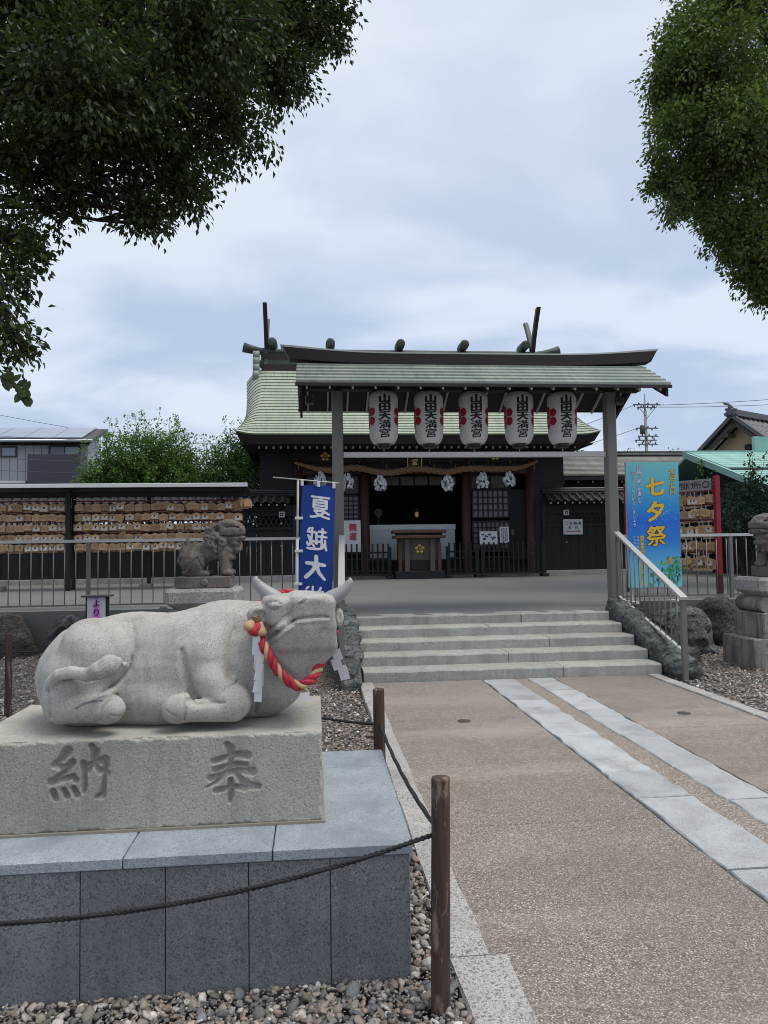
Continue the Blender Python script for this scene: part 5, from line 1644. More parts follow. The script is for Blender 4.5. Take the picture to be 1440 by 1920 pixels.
# low black picket fences before the hall
def picket(label, x0, x1, y):
    t = Thing('picket_fence', label, 'fence', ((x0+x1)/2,y,T), 'low black picket fences before the hall')
    pm = MB().cbox(-.028,.028,-.02,.02,0,.94,.006).mesh('picket', MAT['wood_black'])
    n = int((x1-x0-.2)/.155)
    for i in range(n+1): t.rep('picket', pm, (x0+.1+(x1-x0-.2)*i/n, y-.03, T+.17))
    for z in (T+.22, T+.60, T+.80):
        t.part('rail', MB().box(x0, x1, y, y+.05, z, z+.06), MAT['wood_black'])
    for x in (x0, x1-.09):
        t.part('post', MB().cbox(x, x+.09, y-.05, y+.06, T, T+1.0, .008), MAT['wood_black'])
        t.part('foot', MB().cbox(x-.05, x+.14, y-.22, y+.22, T, T+.10, .012), MAT['wood_black'])
    t.part('sill', MB().box(x0, x1, y-.04, y+.06, T+.10, T+.17), MAT['wood_black'])
picket('black picket fence left of the offering box', .72, 2.40, 23.15)
picket('short black picket fence just right of the offering box', 4.14, 5.20, 23.15)
picket('long black picket fence at the right end of the hall front', 5.26, 7.36, 23.15)

# notices behind the picket fences
def notice(name, label, x0, x1, z0, z1, y, mat, text=None, tmat='ink_black', size=.2, step=.24, tilt=0, n_cols=0, xo=0, zo=None):
    t = Thing(name, label, 'notice', ((x0+x1)/2,y,z0))
    V = [(x0,y,z0),(x1,y,z0),(x1,y+.02,z0),(x0,y+.02,z0),(x0+tilt,y+.04,z1),(x1+tilt,y+.04,z1),(x1+tilt,y+.06,z1),(x0+tilt,y+.06,z1)]
    t.part('board', MB().add(V, [(0,3,2,1),(4,5,6,7),(0,1,5,4),(1,2,6,5),(2,3,7,6),(3,0,4,7)]), MAT[mat])
    if text:
        t.part('lettering', write(MB(), text, (((x0+x1)/2+xo,y-.004+.0,zo if zo else z1-size*.9),(1,0,0),(0,.04/(z1-z0),1)), size, step, .03), MAT[tmat])
    return t
notice('notice_board', 'white notice board with two red characters behind the left picket fence', .93, 1.46, 1.50, 2.50, 23.42, 'paper_sign', '開運', 'ink_red', .24, .29, xo=.02, zo=2.28)
t = notice('poster', 'white poster with blue black drawing behind the right picket fence', 5.30, 5.88, 1.68, 2.10, 23.40, 'paper_sign')
q = random.Random(2); m = MB()
for i in range(9):
    cx, cz = 5.40+.048*i*.95, 1.90+q.uniform(-.06,.10); r1, r2 = q.uniform(.02,.055), q.uniform(.02,.05)
    if 4 == i: continue
    m.add([(cx+r1*math.cos(a)*(1+.4*math.sin(3*a+i)), 23.388+.04*(cz-1.68)/.42, cz+r2*math.sin(a)) for a in (2*PI*j/10 for j in range(10))], [tuple(range(10))])
t.part('drawing', m, MAT['ink_navy'])
def columns(t, x0, x1, z0, z1, y, n, mat='ink_black', seed=1, tilt=0.04):
    m = MB(); q = random.Random(seed); w = (x1-x0)/n
    for i in range(n):
        z = z1
        while z > z0+.03:
            h = q.uniform(.018,.034)
            yy = y+tilt*(z-z0)/(z1-z0+1e-6)
            m.add([(x0+w*i+w*.2,yy,z-h),(x0+w*i+w*(.55+.3*q.random()),yy,z-h),(x0+w*i+w*.8,yy,z),(x0+w*i+w*.25,yy,z)], [(0,1,2,3)])
            z -= h+.012
    t.part('lettering', m, MAT[mat])
t = notice('poster', 'narrow white leaflet of small writing at right behind picket fence', 5.96, 6.26, 1.72, 2.24, 23.40, 'paper_sign')
columns(t, 6.0, 6.22, 1.76, 2.20, 23.39, 4)
# ------------------------------------------------------------------ black timber walls with tiled coping
def tiled_wall(label, x0, x1, y, zc, ztop, lat):
    t = Thing('timber_wall', label, 'wall', ((x0+x1)/2,y,T))
    t.part('footing', MB().cbox(x0, x1, y-.22, y+.16, T-.02, T+.16, .012), MAT['granite_kerb'])
    pw_ = .30; n = int(round((x1-x0)/pw_)); w = (x1-x0)/n
    lo = MB().box(.004, w-.004, 0, .05, 0, zc-.75-T-.16).mesh('plank', MAT['wood_black'])
    for i in range(n):
        x = x0+w*i
        o = t.rep('plank', lo, (x,y+(.006 if i % 2 else 0),T+.16))
    for z in (T+.17, zc-.80, zc-.36):
        t.part('rail', MB().box(x0, x1, y-.035, y+.08, z, z+.10), MAT['wood_black'])
    # open tracery band under the coping
    m = MB(); q = random.Random(int(x0*7)+3)
    k = int((x1-x0)/.16)
    for i in range(k):
        x = x0+.16*i
        m.obox((x,y+.02,zc-.70),(x+.16,y+.02,zc-.36), .02, .045); m.obox((x+.16,y+.024,zc-.70),(x,y+.024,zc-.36), .02, .045)
    t.part('tracery', m, MAT['wood_black'])
    t.part('upper_board', MB().box(x0, x1, y, y+.05, zc-.26, zc), MAT['wood_black'])
    k = int((x1-x0)/1.9)
    for i in range(k+1):
        t.part('post', MB().cbox(x0+(x1-x0)*i/max(k,1)-.07, x0+(x1-x0)*i/max(k,1)+.07, y-.06, y+.12, T+.10, zc, .01), MAT['wood_black'])
    # coping: rafters, then rows of curved tiles
    tip = MB().box(-.025,.025,-.45,-.447,-.025,.025).mesh('rafter_tip', MAT['rafter_white'])
    raf = MB().box(-.024,.024,-.446,.4,-.024,.024).mesh('rafter', MAT['wood_black'])
    for i in range(int((x1-x0)/.245)):
        r_ = t.rep('rafter', raf, (x0+.12+.245*i, y, zc-.03)); obj('rafter_tip', tip, r_)
    tw = .26
    prof = []
    for j in range(9):
        u = j/8; prof.append((u*tw, .055*math.sin(u*PI*2)*(.6 if u > .5 else 1.0)))
    def tile(yf, zf, yb, zb):
        m = MB(); m.grid([[(px_,yf,zf+dz),(px_,yb,zb+dz)] for px_, dz in prof]); 
        m.grid([[(px_,yf,zf+dz-.028),(px_,yf,zf+dz)] for px_, dz in prof])
        m.lathe((tw*.25,yf-.012,zf+.025), [(.0,0),(.035,0),(.038,.03)], 10, ax=1, cap=False)
        return m.mesh('tile', MAT['tile_black'])
    n = int((x1-x0)/tw)
    zr = ztop-.14
    for row, (f0, f1) in enumerate(((0,.55),(.45,1.0))):
        y0_ = y-.50+.47*f0; y1_ = y-.50+.47*f1; za = zc+.07+(zr-zc-.05)*f0; zb = zc+.05+(zr-zc-.05)*f1
        me = tile(y0_-y, za, y1_-y, zb)
        for i in range(n): t.rep('tile', me, (x0+tw*i, y, 0))
    m = MB()
    m.prism([(y-.05,zr-.06),(y+.12,zr-.06),(y+.60,zc+.04),(y+.60,zc)], 'x', x0, x1)
    t.part('rear_coping', m, MAT['tile_black'])
    for z in (zr-.03, zr+.04):
        t.part('ridge_course', MB().cbox(x0-.02, x1+.02, y-.10, y+.16, z, z+.06, .015), MAT['tile_black'])
    pts = [(x0-.05+(x1-x0+.1)*i/12, y+.03, zr+.13) for i in range(13)]
    t.part('ridge_roll', MB().tube(pts, .065, 10), MAT['tile_black'])
    return t
lw = tiled_wall('black timber wall with tiled coping behind the left plaque racks', -9.6, -.62, 23.5, 3.02, 3.47, None)
rw = tiled_wall('black timber wall with tiled coping right of the hall', 7.60, 14.5, 24.0, 3.04, 3.50, None)
for wt, x, y in ((lw,-1.02,23.42),(rw,8.36,23.92)):
    wt.part('crest_plate', MB().cbox(x-.09, x+.09, y-.02, y+.03, 2.62, 2.80, .006), MAT['paper_sign'])
    m = MB()
    for k in range(5):
        a = PI/2+2*PI*k/5; cx, cz = x+.04*math.cos(a), 2.71+.04*math.sin(a)
        m.add([(cx+.024*math.cos(b),y-.023,cz+.024*math.sin(b)) for b in (2*PI*j/10 for j in range(10))], [tuple(range(10))])
    wt.part('plum_mark', m, MAT['ink_black'])
    wt.part('stud', MB().lathe((x-.02,y-.02,2.42), [(.03,0),(.025,-.02),(0,-.026)], 10, ax=1), MAT['paper_sign'])
    wt.part('stud', MB().lathe((x-.02,y-.02,1.72), [(.03,0),(.025,-.02),(0,-.026)], 10, ax=1), MAT['gold_leaf'])
sg = Thing('direction_sign', 'white reception sign with red arrow fixed on the right black wall', 'sign', (8.57,23.9,1.97))
sg.part('board', MB().cbox(8.24, 8.90, 23.88, 23.92, 1.97, 2.48, .005), MAT['paper_sign'])
m = write(MB(), 'ご祈祷者', ((8.35,23.876,2.345),(1,0,0),(0,0,1)), .125, .148, .02, 0, False)
write(m, '受付', ((8.46,23.876,2.205),(1,0,0),(0,0,1)), .115, .22, .02, 0, False)
sg.part('lettering', m, MAT['ink_black'])
m = MB().box(8.31,8.74,23.872,23.876,2.065,2.090); m.prism([(8.73,2.035),(8.84,2.078),(8.73,2.12)], 'y', 23.872, 23.876)
sg.part('arrow', m, MAT['ink_red'])

# ------------------------------------------------------------------ racks of wooden prayer plaques
rq = random.Random(77)
def plaque_mesh(w, h, mat):
    m = MB(); m.prism([(-w/2,-h),(w/2,-h),(w/2,-h*.18),(0,0),(-w/2,-h*.18)], 'y', -.006, .006)
    return m.mesh('prayer_plaque', mat)
PW, PH = .210, .178
PM = plaque_mesh(PW, PH, MAT['plaque_wood'])
def pic_mesh():      # framed pale picture with dark ox-like blot
    m = MB(); m.add([(-PW*.40,-.0075,-PH*.92),(PW*.40,-.0075,-PH*.92),(PW*.40,-.0075,-PH*.46),(PW*.1,-.0075,-PH*.36),(-PW*.3,-.0075,-PH*.40)], [(0,1,2,3,4)])
    return m.mesh('picture', MAT['plaque_white'])
def blot_mesh(k):
    q = random.Random(k); m = MB()
    for cx, cz, rx, rz in ((0,-.088,.020,.017),(.015,-.074,.011,.009),(-.014,-.100,.014,.008),(.0,-.108,.02,.006)):
        m.add([(cx+rx*math.cos(a)*(1+.25*math.sin(2*a+k)),-.0092,cz+rz*math.sin(a)) for a in (2*PI*j/12 for j in range(12))], [tuple(range(12))])
    return m.mesh('ink_drawing', MAT['ink'])
def lines_mesh(k):
    q = random.Random(k); m = MB()
    for i in range(6):
        x = -PW*.36+PW*.72*i/5; z0 = -PH*.34; z1 = -PH*q.uniform(.6,.9)
        z = z0
        while z > z1:
            h = q.uniform(.008,.015); m.add([(x-.004,-.0075,z-h),(x+.004*q.uniform(.5,1.6),-.0075,z-h),(x+.004,-.0075,z),(x-.005,-.0075,z)], [(0,1,2,3)]); z -= h+.006
    return m.mesh('handwriting', MAT['ink_brown'])
PIC = pic_mesh(); BLOT = [blot_mesh(k) for k in range(3)]; LINE = [lines_mesh(k) for k in range(4)]
CRD = {c: MB().tube([(-.014,0,-.018),(-.004,-.004,.085),(.004,-.004,.085),(.014,0,-.018)], .0055, 5).lathe((0,-.006,.008), [(.0,-.008),(.012,0),(0,.012)], 8).mesh('cord', MAT[c]) for c in ('string_red','string_white')}
ORD = ['first','second','third','fourth','fifth','sixth','seventh','eighth','ninth','tenth','eleventh','twelfth','thirteenth','fourteenth','fifteenth','sixteenth','seventeenth','eighteenth','nineteenth','twentieth','last']
ROWN = ['top row','second row','middle row','fourth row','bottom row']
def hang(rackname, row, k, frm, c, rz, cord, grp, pich, sz=1.0):
    pic = rq.random() < pich
    o = obj('prayer_plaque', PM); o.location = c
    o.rotation_euler = (rq.uniform(-.12,.02), rq.gauss(0,.05) if rq.random() > .05 else rq.uniform(-.5,.5), rz+rq.gauss(0,.06))
    s_ = rq.uniform(.95,1.08); o.scale = (s_*sz,1,s_*(.5+.5*sz)*rq.uniform(.95,1.1))
    tag(o, f"{'white pictured' if pic else 'plain wooden'} prayer plaque, {ROWN[row]} of the {rackname}, {ORD[k]} from {frm}", 'prayer plaque', grp)
    if pic:
        p = obj('picture', PIC, o); obj('ink_drawing', rq.choice(BLOT), p)
    else: obj('handwriting', rq.choice(LINE), o)
    obj('cord', CRD[cord], o)
def pile(name_label, spots, rz, mat='plaque_wood', dep=5, seed=1):
    """older plaques packed in layers behind the outer ones, too many to tell apart"""
    q = random.Random(seed); m = MB(); ca, sa = math.cos(rz), math.sin(rz)
    for (x, y, z) in spots:
        for d in range(dep):
            off = Vector((q.uniform(-.03,.03), .02+.022*d, q.uniform(-.05,.01)-.003*d)); w, h = PW*q.uniform(.93,1.04), PH*q.uniform(.95,1.08)
            P_ = [(-w/2,-h),(w/2,-h),(w/2,-h*.18),(0,0),(-w/2,-h*.18)]; tl = q.gauss(0,.06)
            V = []
            for dy in (-.004,.004):
                for a, b in P_:
                    a2, b2 = a*math.cos(tl)-b*math.sin(tl), a*math.sin(tl)+b*math.cos(tl)
                    lx, ly = a2+off.x, off.y+dy
                    V.append((x+lx*ca-ly*sa, y+lx*sa+ly*ca, z+b2+off.z))
            m.add(V, [(0,1,2,3,4),(9,8,7,6,5)]+[(i,i+5,(i+1)%5+5,(i+1)%5) for i in range(5)])
    o = obj('plaque_pile', m.mesh('plaque_pile', MAT[mat])); tag(o, name_label, 'plaque pile', kind='stuff')
RY_ = 19.62
ROWZ = [2.86,2.60,2.34,2.08,1.84]
rk = Thing('plaque_rack', 'long roofed rack of wooden prayer plaques behind the left railing', 'rack', (-6,20,T))
rk.part('roof_sheet', MB().add([(-12.5,19.15,3.30),(-1.72,19.15,3.30),(-1.72,20.75,3.10),(-12.5,20.75,3.10),(-12.5,19.15,3.33),(-1.72,19.15,3.33),(-1.72,20.75,3.13),(-12.5,20.75,3.13)],[(0,3,2,1),(4,5,6,7),(0,1,5,4),(1,2,6,5),(2,3,7,6),(3,0,4,7)]), MAT['dark_metal'])
rk.part('roof_fascia', MB().cbox(-12.52, -1.70, 19.10, 19.145, 3.23, 3.33, .008), MAT['fascia_white'])
rk.part('beam', MB().box(-12.4, -1.8, 19.62, 19.74, 3.02, 3.17), MAT['wood_dark'])
for x in (-8.15,-6.24,-4.33,-2.42):
    rk.part('roof_post', MB().cbox(x-.045, x+.045, 19.86, 19.95, T, 3.10, .006), MAT['wood_dark'])
rk.part('roof_post', MB().cbox(-6.29, -6.18, 19.40, 19.52, T, 3.20, .006), MAT['wood_dark'])
for x in (-8.1,-4.4): rk.part('post_foot', MB().cbox(x-.15, x+.15, 19.75, 20.05, T-.01, T+.13, .02), MAT['concrete'])
for z in ROWZ:
    rk.part('hanging_bar', MB().box(-12, -6.34, RY_+.03, RY_+.07, z+.045, z+.08), MAT['red_wood'])
    rk.part('hanging_bar', MB().box(-6.12, -1.86, RY_+.03, RY_+.07, z+.045, z+.08), MAT['red_wood'])
sp = []
for row, z in enumerate(ROWZ):
    for k in range(11):
        x = -6.46-.207*k
        hang('short left rack', row, k, 'the post', (x+rq.gauss(0,.012), RY_-.02+rq.gauss(0,.01), z+rq.gauss(0,.012)), 0, 'string_red', 'prayer plaques on the short visible end of the left rack', .42)
        sp.append((x,RY_,z))
    for k in range(20):
        x = -6.02+.2115*k
        hang('longer rack', row, k, 'its left post', (x+rq.gauss(0,.012), RY_-.02+rq.gauss(0,.01), z+rq.gauss(0,.012)), 0, 'string_red', 'prayer plaques on the longer left rack', .4)
        sp.append((x,RY_,z))
    for k in range(6): sp.append((-8.75-.207*k,RY_,z))
pile('dense layers of older plaques packed behind the front ones on the left racks', sp, 0, seed=4)
pile('untidy heap of tilted plaques spilling from the right end of the top row', [(-1.98+.09*i,RY_-.05,2.93+.03*(i%2)) for i in range(4)], .5, dep=5, seed=9)
m = MB()
for x in [(-12+.42*i) for i in range(25)]:
    m.lathe((x,RY_+.02,ROWZ[0]+.10), [(.07,0),(.05,.02),(0,.03)], 8)
rk.part('bar_cap', m, MAT['rail_metal'])

# red rack on the right, seen at a slant
NX, NY = 7.46, 13.08; FX, FY = 6.47, 14.79
RZ2 = math.atan2(FY-NY, FX-NX)+PI     # local x runs from near to far reversed so that fronts face left
dv = Vector((FX-NX, FY-NY, 0)).normalized(); fv = Vector((-dv.y, dv.x, 0))
rr2 = Thing('plaque_rack', 'red framed rack of pale prayer plaques receding behind the blue banner', 'rack', (NX,NY,T))
for p in (Vector((NX,NY,0)), Vector((FX,FY,0))):
    rr2.part('post', MB().cbox(p.x-.045, p.x+.045, p.y-.045, p.y+.045, T+.40, 2.86, .006), MAT['red_paint'])
    rr2.part('post_foot', MB().cbox(p.x-.048, p.x+.048, p.y-.048, p.y+.048, T-.02, T+.40, .006), MAT['maroon'])
rr2.part('top_bar', MB().obox((NX,NY,2.60),(FX,FY,2.60),.05,.05), MAT['red_paint'])
def onr(s_, z, off=0): return Vector((NX,NY,0))+dv*s_+fv*off+Vector((0,0,z))
rr2.part('sign_board', MB().obox(onr(.08,2.71,.05), onr(1.86,2.71,.05), .03, .215), MAT['sign_ground'])
m = MB()
for i, ch in enumerate('所け掛マエ'):
    V, F = glyph(ch, .15, .012, 0)
    c = onr(.34+.135*i, 2.71, .068)
    m.add([c-dv*u*1.15+Vector((0,0,v)) for u, v in V], F)
rr2.part('lettering', m, MAT['ink_black'])
m = MB(); c0 = onr(.17, 2.70, .068)
for cx, cz, r1, r2 in ((0,.01,.075,.07),(-.04,.02,.014,.012),(.04,.02,.014,.012),(0,-.03,.03,.012)):
    for a0 in range(16):
        a, b = 2*PI*a0/16, 2*PI*(a0+1)/16
        m.add([c0+dv*(cx+r*math.cos(t_)*1.0)+Vector((0,0,cz+q_*math.sin(t_))) for r, q_, t_ in ((r1,r2,a),(r1,r2,b),(r1*.75,r2*.75,b),(r1*.75,r2*.75,a))], [(0,1,2,3)])
rr2.part('face_drawing', m, MAT['ink_black'])
ROWR = [2.53,2.24,1.95,1.655,1.34]
sp = []
for row, z in enumerate(ROWR):
    rr2.part('hanging_bar', MB().obox(onr(.05,z+.10,.0), onr(1.92,z+.10,.0), .03, .03), MAT['red_wood'])
    for k in range(8):
        c = onr(.16+.118*k+rq.gauss(0,.02), z+rq.gauss(0,.02), .05+rq.gauss(0,.01))
        hang('red framed rack', row, k, 'its near post', c, math.atan2(-dv.y,-dv.x), 'string_white', 'prayer plaques on the red rack', .3, .72)
    for k in range(16):
        p = onr(.12+.112*k, z-.03*(k%2), .02); sp.append((p.x,p.y,p.z))
pile('layers of pale plaques packed behind the front ones on the red rack', sp, math.atan2(-dv.y,-dv.x), dep=2, seed=6)
# ------------------------------------------------------------------ guardian lions on their pedestals
def lion_mesh():
    K = .000762
    def W(u, v, y=0): return ((u-640)*K, y, (1090-v)*K)
    s_ = SDF((-.42,-.30,-.03), (.56,.30,.80), .0085)
    E_ = lambda u,v,y,ru,ry,rv,k=.03,rot=None,sub=False: s_.ell(W(u,v,y), (ru*K,ry,rv*K), k, rot, sub)
    Cc = lambda a,b,ra,rb,k=.03,sub=False: s_.cap(W(*a), W(*b), ra*K, rb*K, k, sub)
    E_(420,870,0,210,.19,215)
    for y in (-.13,.13):
        E_(440,880,y,190,.09,200,.02); Cc((430,1040,y),(640,1050,y*1.05),62,55,.02); E_(650,1050,y*1.05,60,.06,45,.02)
        E_(350,1030,y,90,.06,60,.02)
    Cc((450,780,0),(820,610,0),185,190,.04)
    E_(900,690,0,200,.17,170,.04)
    for y in (-.11,.11):
        Cc((930,760,y),(950,1000,y),95,90,.03); E_(985,1040,y,105,.085,62,.02)
        for d in (-1,0,1): E_(1050,1045+d*3,y+d*.032,38,.018,42,.008)
    Cc((820,560,0),(960,430,0),190,190,.04)
    E_(985,370,0,235,.185,200,.03)
    s_.box(W(1120,400,0), (135*K,.125,115*K), .04, .03)
    E_(1000,240,0,190,.16,75,.03); E_(1180,345,0,60,.075,45,.015); E_(1150,270,0,70,.12,35,.015)
    E_(1130,660,0,75,.10,62,.02); E_(1080,560,0,110,.13,70,.02)
    for y in (-.165,.165):
        E_(790,290,y*.95,95,.045,45,.012,Matrix.Rotation(R(-25),4,'Y')); E_(800,300,y*1.18,55,.03,22,.008,Matrix.Rotation(R(-25),4,'Y'),True)
        for u, v, r_ in ((780,440,85),(910,545,80),(700,350,70),(720,560,80),(830,660,75),(670,470,70)): E_(u,v,y,r_,.045,r_,.012); E_(u,v,y*1.27,r_*.35,.02,r_*.35,.01,None,True)
        E_(1010,330,y*.86,50,.03,32,.01); E_(1095,310,y*.6,45,.035,28,.01)
    for u, v, r_ in ((950,740,65),(1010,690,60),(890,800,60),(1040,790,55)):
        for y in (-.1,.0,.1): E_(u,v,y,r_,.05,r_,.012)
    for a, b, r0, r1 in (((330,720,0),(330,470,0),95,30),((420,720,-.06),(440,520,-.05),80,25),((420,720,.06),(440,520,.05),80,25),((260,760,-.05),(265,560,-.06),80,25),((260,760,.05),(265,560,.06),80,25),((230,840,0),(225,640,0),80,28)): Cc(a,b,r0,r1,.015)
    s_.emboss([(W(900,430)[0],W(0,430)[2],.8),(W(1010,450)[0],W(0,450)[2],1),(W(1130,440)[0],W(0,440)[2],1),(W(1250,425)[0],W(0,425)[2],.8)], .010, .032, .4)
    s_.emboss([(W(960,300)[0],W(0,300)[2],.8),(W(1060,285)[0],W(0,285)[2],1),(W(1170,300)[0],W(0,300)[2],.6)], .009, .022, .4)
    for u0, v0, u1, v1 in ((520,780,340,930),(520,790,600,960),(310,990,320,880),(430,960,360,1040),(610,700,640,840),(840,600,830,760)):
        s_.emboss([(W(u0,v0)[0],W(0,v0)[2],.8),(W(u1,v1)[0],W(0,v1)[2],1)], .006, .018, .4)
    s_.clip_below(-.004)
    s_.noise(.004, 9, 3, 2)
    return s_.mesh('body', MAT['stone_lion'], 0)
LION = lion_mesh()
def lion_set(side, cx, cy, flip, lab_l, lab_p):
    px0, cx0_ = cx, cx
    cx = cx+(.11 if flip else 0)
    t = Thing('guardian_lion', lab_l, 'lion statue', (cx,cy,1.14), 'pair of stone guardian lions')
    o = obj('body', LION, t.e); o.location = (0.02*(-1 if flip else 1),0,.145); o.rotation_euler.z = PI if flip else 0
    if flip: o.rotation_euler.z = PI+R(12)
    t.part('plinth', MB().cbox(cx-.335, cx+.335, cy-.24, cy+.24, 1.142, 1.285, .012), MAT['stone_lion'])
    t.part('carved_knot', MB().lathe((cx+.02,cy-.235,1.21), [(.05,0),(.042,-.02),(.015,-.03),(0,-.022)], 12, ax=1), MAT['stone_lion'])
    cx = px0
    p = Thing('lion_pedestal', lab_p, 'pedestal', (cx,cy,0), 'stepped pedestals of the guardian lions')
    def blk(name, hx, hy, z0, z1, mat, c=.012):
        m = MB().cbox(cx-hx, cx+hx, cy-hy, cy+hy, z0, z1, c); return p.part(name, m, mat)
    blk('lower_stone', .60, .38, -.06, .352, MAT['granite_pedestal'])
    blk('middle_stone', .45, .32, .353, .68, MAT['granite_pedestal'])
    # scroll-footed block: two rolled feet, waist, and an overhanging slab with chamfered corners
    for sx in (-1,1):
        p.part('scroll_foot', MB().tube([(cx+sx*.34,cy-.29,.785),(cx+sx*.34,cy+.29,.785)], .105, 18), MAT['granite_pedestal'])
    p.part('waist', MB().cbox(cx-.30, cx+.30, cy-.25, cy+.25, .681, .95, .02), MAT['granite_pedestal'])
    def oct_(hx, hy, c): return [(cx-hx+c,cy-hy),(cx+hx-c,cy-hy),(cx+hx,cy-hy+c),(cx+hx,cy+hy-c),(cx+hx-c,cy+hy),(cx-hx+c,cy+hy),(cx-hx,cy+hy-c),(cx-hx,cy-hy+c)]
    a, b, c2, d = oct_(.34,.27,.05), oct_(.445,.35,.06), oct_(.445,.35,.06), oct_(.42,.325,.055)
    m = MB(); rows = [[(x,y,.89) for x, y in a],[(x,y,.97) for x, y in b],[(x,y,1.10) for x, y in c2],[(x,y,1.14) for x, y in d]]
    m.grid(rows, False, True); m.F.append(tuple(range(24,32))); m.S.append(False); m.F.append(tuple(range(8))[::-1]); m.S.append(False)
    p.part('top_slab', m, MAT['granite_kerb'])
lion_set(-1, -1.37, 9.5, False, 'brown weathered stone lion facing right behind the back of the ox', 'speckled granite pedestal of the left lion, partly hidden by the ox')
lion_set(1, 6.25, 9.52, True, 'brown weathered stone lion facing left at the right edge', 'stepped stained stone pedestal of the right lion on the pebbles')

# ------------------------------------------------------------------ blue flag, seen from its back
flag = Thing('banner_flag', 'tall blue cloth flag with mirrored white characters behind the ox head', 'flag', (-.25,10.2,0))
flag.part('pole', MB().tube([(-.275,10.2,-.05),(-.25,10.2,1.0),(-.235,10.2,1.75)], .022, 10).tube([(-.235,10.2,1.75),(-.218,10.2,2.57)], .016, 10), MAT['flag_pole'])
flag.part('cross_bar', MB().tube([(-.56,10.19,2.595),(.34,10.19,2.51)], .008, 8), MAT['flag_pole'])
def fl(u, v):      # u across 0..1, v down 0..1
    x = -.165+.46*u-.075*v; z = 2.485-.012*u-1.78*v
    return Vector((x, 10.185+.018*math.sin(u*5+v*4)*(.3+v)+.010*math.sin(v*9+u*2), z))
m = MB(); nu, nv = 14, 44
m.grid([[fl(i/nu,j/nv) for i in range(nu+1)] for j in range(nv+1)], True)
m.grid([[fl(i/nu,j/nv)+Vector((0,.004,0)) for i in range(nu+1)][::-1] for j in range(nv+1)], True)
flag.part('cloth', m, MAT['flag_blue'])
m = MB()
for i, (ch, v, uo) in enumerate((('夏',.172,.56),('越',.415,.50),('大',.635,.49),('祓',.865,.46))):
    V, F = glyph(ch, .345, .034 if ch == '大' else .020, .10, 1)
    m.add([fl(uo-px_/.46*.88, v-pz_/1.78)+Vector((0,-.004,0)) for px_, pz_ in V], [f[::-1] for f in F])
flag.part('lettering', m, MAT['ink_white'])
m = MB()
for z, x in ((2.03,-.23),(1.58,-.238),(1.13,-.25)): m.cbox(x-.035, x+.075, 10.165, 10.215, z-.018, z+.018, .004)
flag.part('side_loop', m, MAT['paper_white'])
m = MB()
for x, z in ((-.165,2.545),(.06,2.525),(.27,2.505)): m.cbox(x-.018, x+.022, 10.165, 10.2, z-.07, z+.012, .004)
flag.part('top_loop', m, MAT['paper_white'])

# ------------------------------------------------------------------ pink sign box behind the rump
ps = Thing('sign_box', 'small framed sign box with pink print behind the rump of the ox', 'sign', (-3.25,11.5,0))
ps.part('roof', MB().cbox(-3.46, -3.05, 11.36, 11.64, .935, .962, .004), MAT['wood_grey'])
for x in (-3.41,-3.12): ps.part('frame_post', MB().box(x, x+.022, 11.44, 11.56, -.05, .935), MAT['wood_black'])
ps.part('frame_rail', MB().box(-3.38, -3.13, 11.44, 11.56, .24, .28), MAT['wood_black'])
ps.part('print', MB().box(-3.387, -3.121, 11.435, 11.50, .282, .933), MAT['pink_print'])
ps.part('lettering', write(MB(), 'より道', ((-3.25,11.431,.84),(1,0,0),(0,0,1)), .125, .135, .02, .08), MAT['ink_navy'])

# ------------------------------------------------------------------ festival banner board
bn = Thing('festival_banner', 'tall blue printed festival banner board with big yellow characters', 'banner', (5.55,11.75,T))
bx_0, bx_1, bz0, bz1 = 5.12, 6.02, .90, 2.965
bn.part('printed_face', MB().box(bx_0, bx_1, 11.70, 11.706, bz0, bz1), MAT['banner_print'])
bn.part('backing', MB().box(bx_0-.006, bx_1+.004, 11.7065, 11.74, bz0, bz1), MAT['plaster_white'])
for x in (bx_0+.04, bx_1-.08):
    bn.part('leg', MB().cbox(x, x+.045, 11.745, 11.79, T, bz1-.3, .004), MAT['white_metal'])
    bn.part('foot', MB().cbox(x-.02, x+.065, 11.55, 12.05, T, T+.04, .005), MAT['white_metal'])
bw, bh = bx_1-bx_0, bz1-bz0
def bp(u, v): return Vector((bx_0+bw*u, 11.698, bz1-bh*v))
def bchar(mo, mi, ch, u, v, size, ol, bold, sh=.06, wx=1.0):
    if ch == '祭': bold = .022
    for m_, b_, yo in ((mo,bold+ol,-.0005),(mi,bold,-.0015)):
        V, F = glyph(ch, size, b_, sh)
        c = bp(u,v)+Vector((0,yo,0)); m_.add([c+Vector((x*wx,0,y)) for x, y in V], F)
mo, mi = MB(), MB()
for ch, v, sz in (('七',.195,.335),('夕',.395,.345),('祭',.592,.36)): bchar(mo, mi, ch, .54, v, sz, .022, .034, .08)
for i, ch in enumerate('七月七日'): bchar(mo, mi, ch, .87, .075+.055*i, .118, .03, .02)
bn.part('outline_lettering', mo, MAT['ink_navy']); bn.part('yellow_lettering', mi, MAT['gold_paint'])
m = MB(); mo = MB()
for i, ch in enumerate('短冊に願いを書いて'): bchar(mo, m, ch, .245, .05+.0345*i, .075, .04, .015, 0)
for i, ch in enumerate('笹につるしお祈りしましょう'): bchar(mo, m, ch, .13, .09+.0345*i, .068, .04, .015, 0)
for i, ch in enumerate('短冊一枚'+'どなたでも'): bchar(mo, m, ch, .185, .60+.026*i, .042, .03, .01, 0)
for i, ch in enumerate('ご自由に'+'お書き下さい'): bchar(mo, m, ch, .125, .60+.024*i, .038, .03, .01, 0)
bn.part('small_outline', mo, MAT['ink_navy']); bn.part('white_lettering', m, MAT['ink_white'])
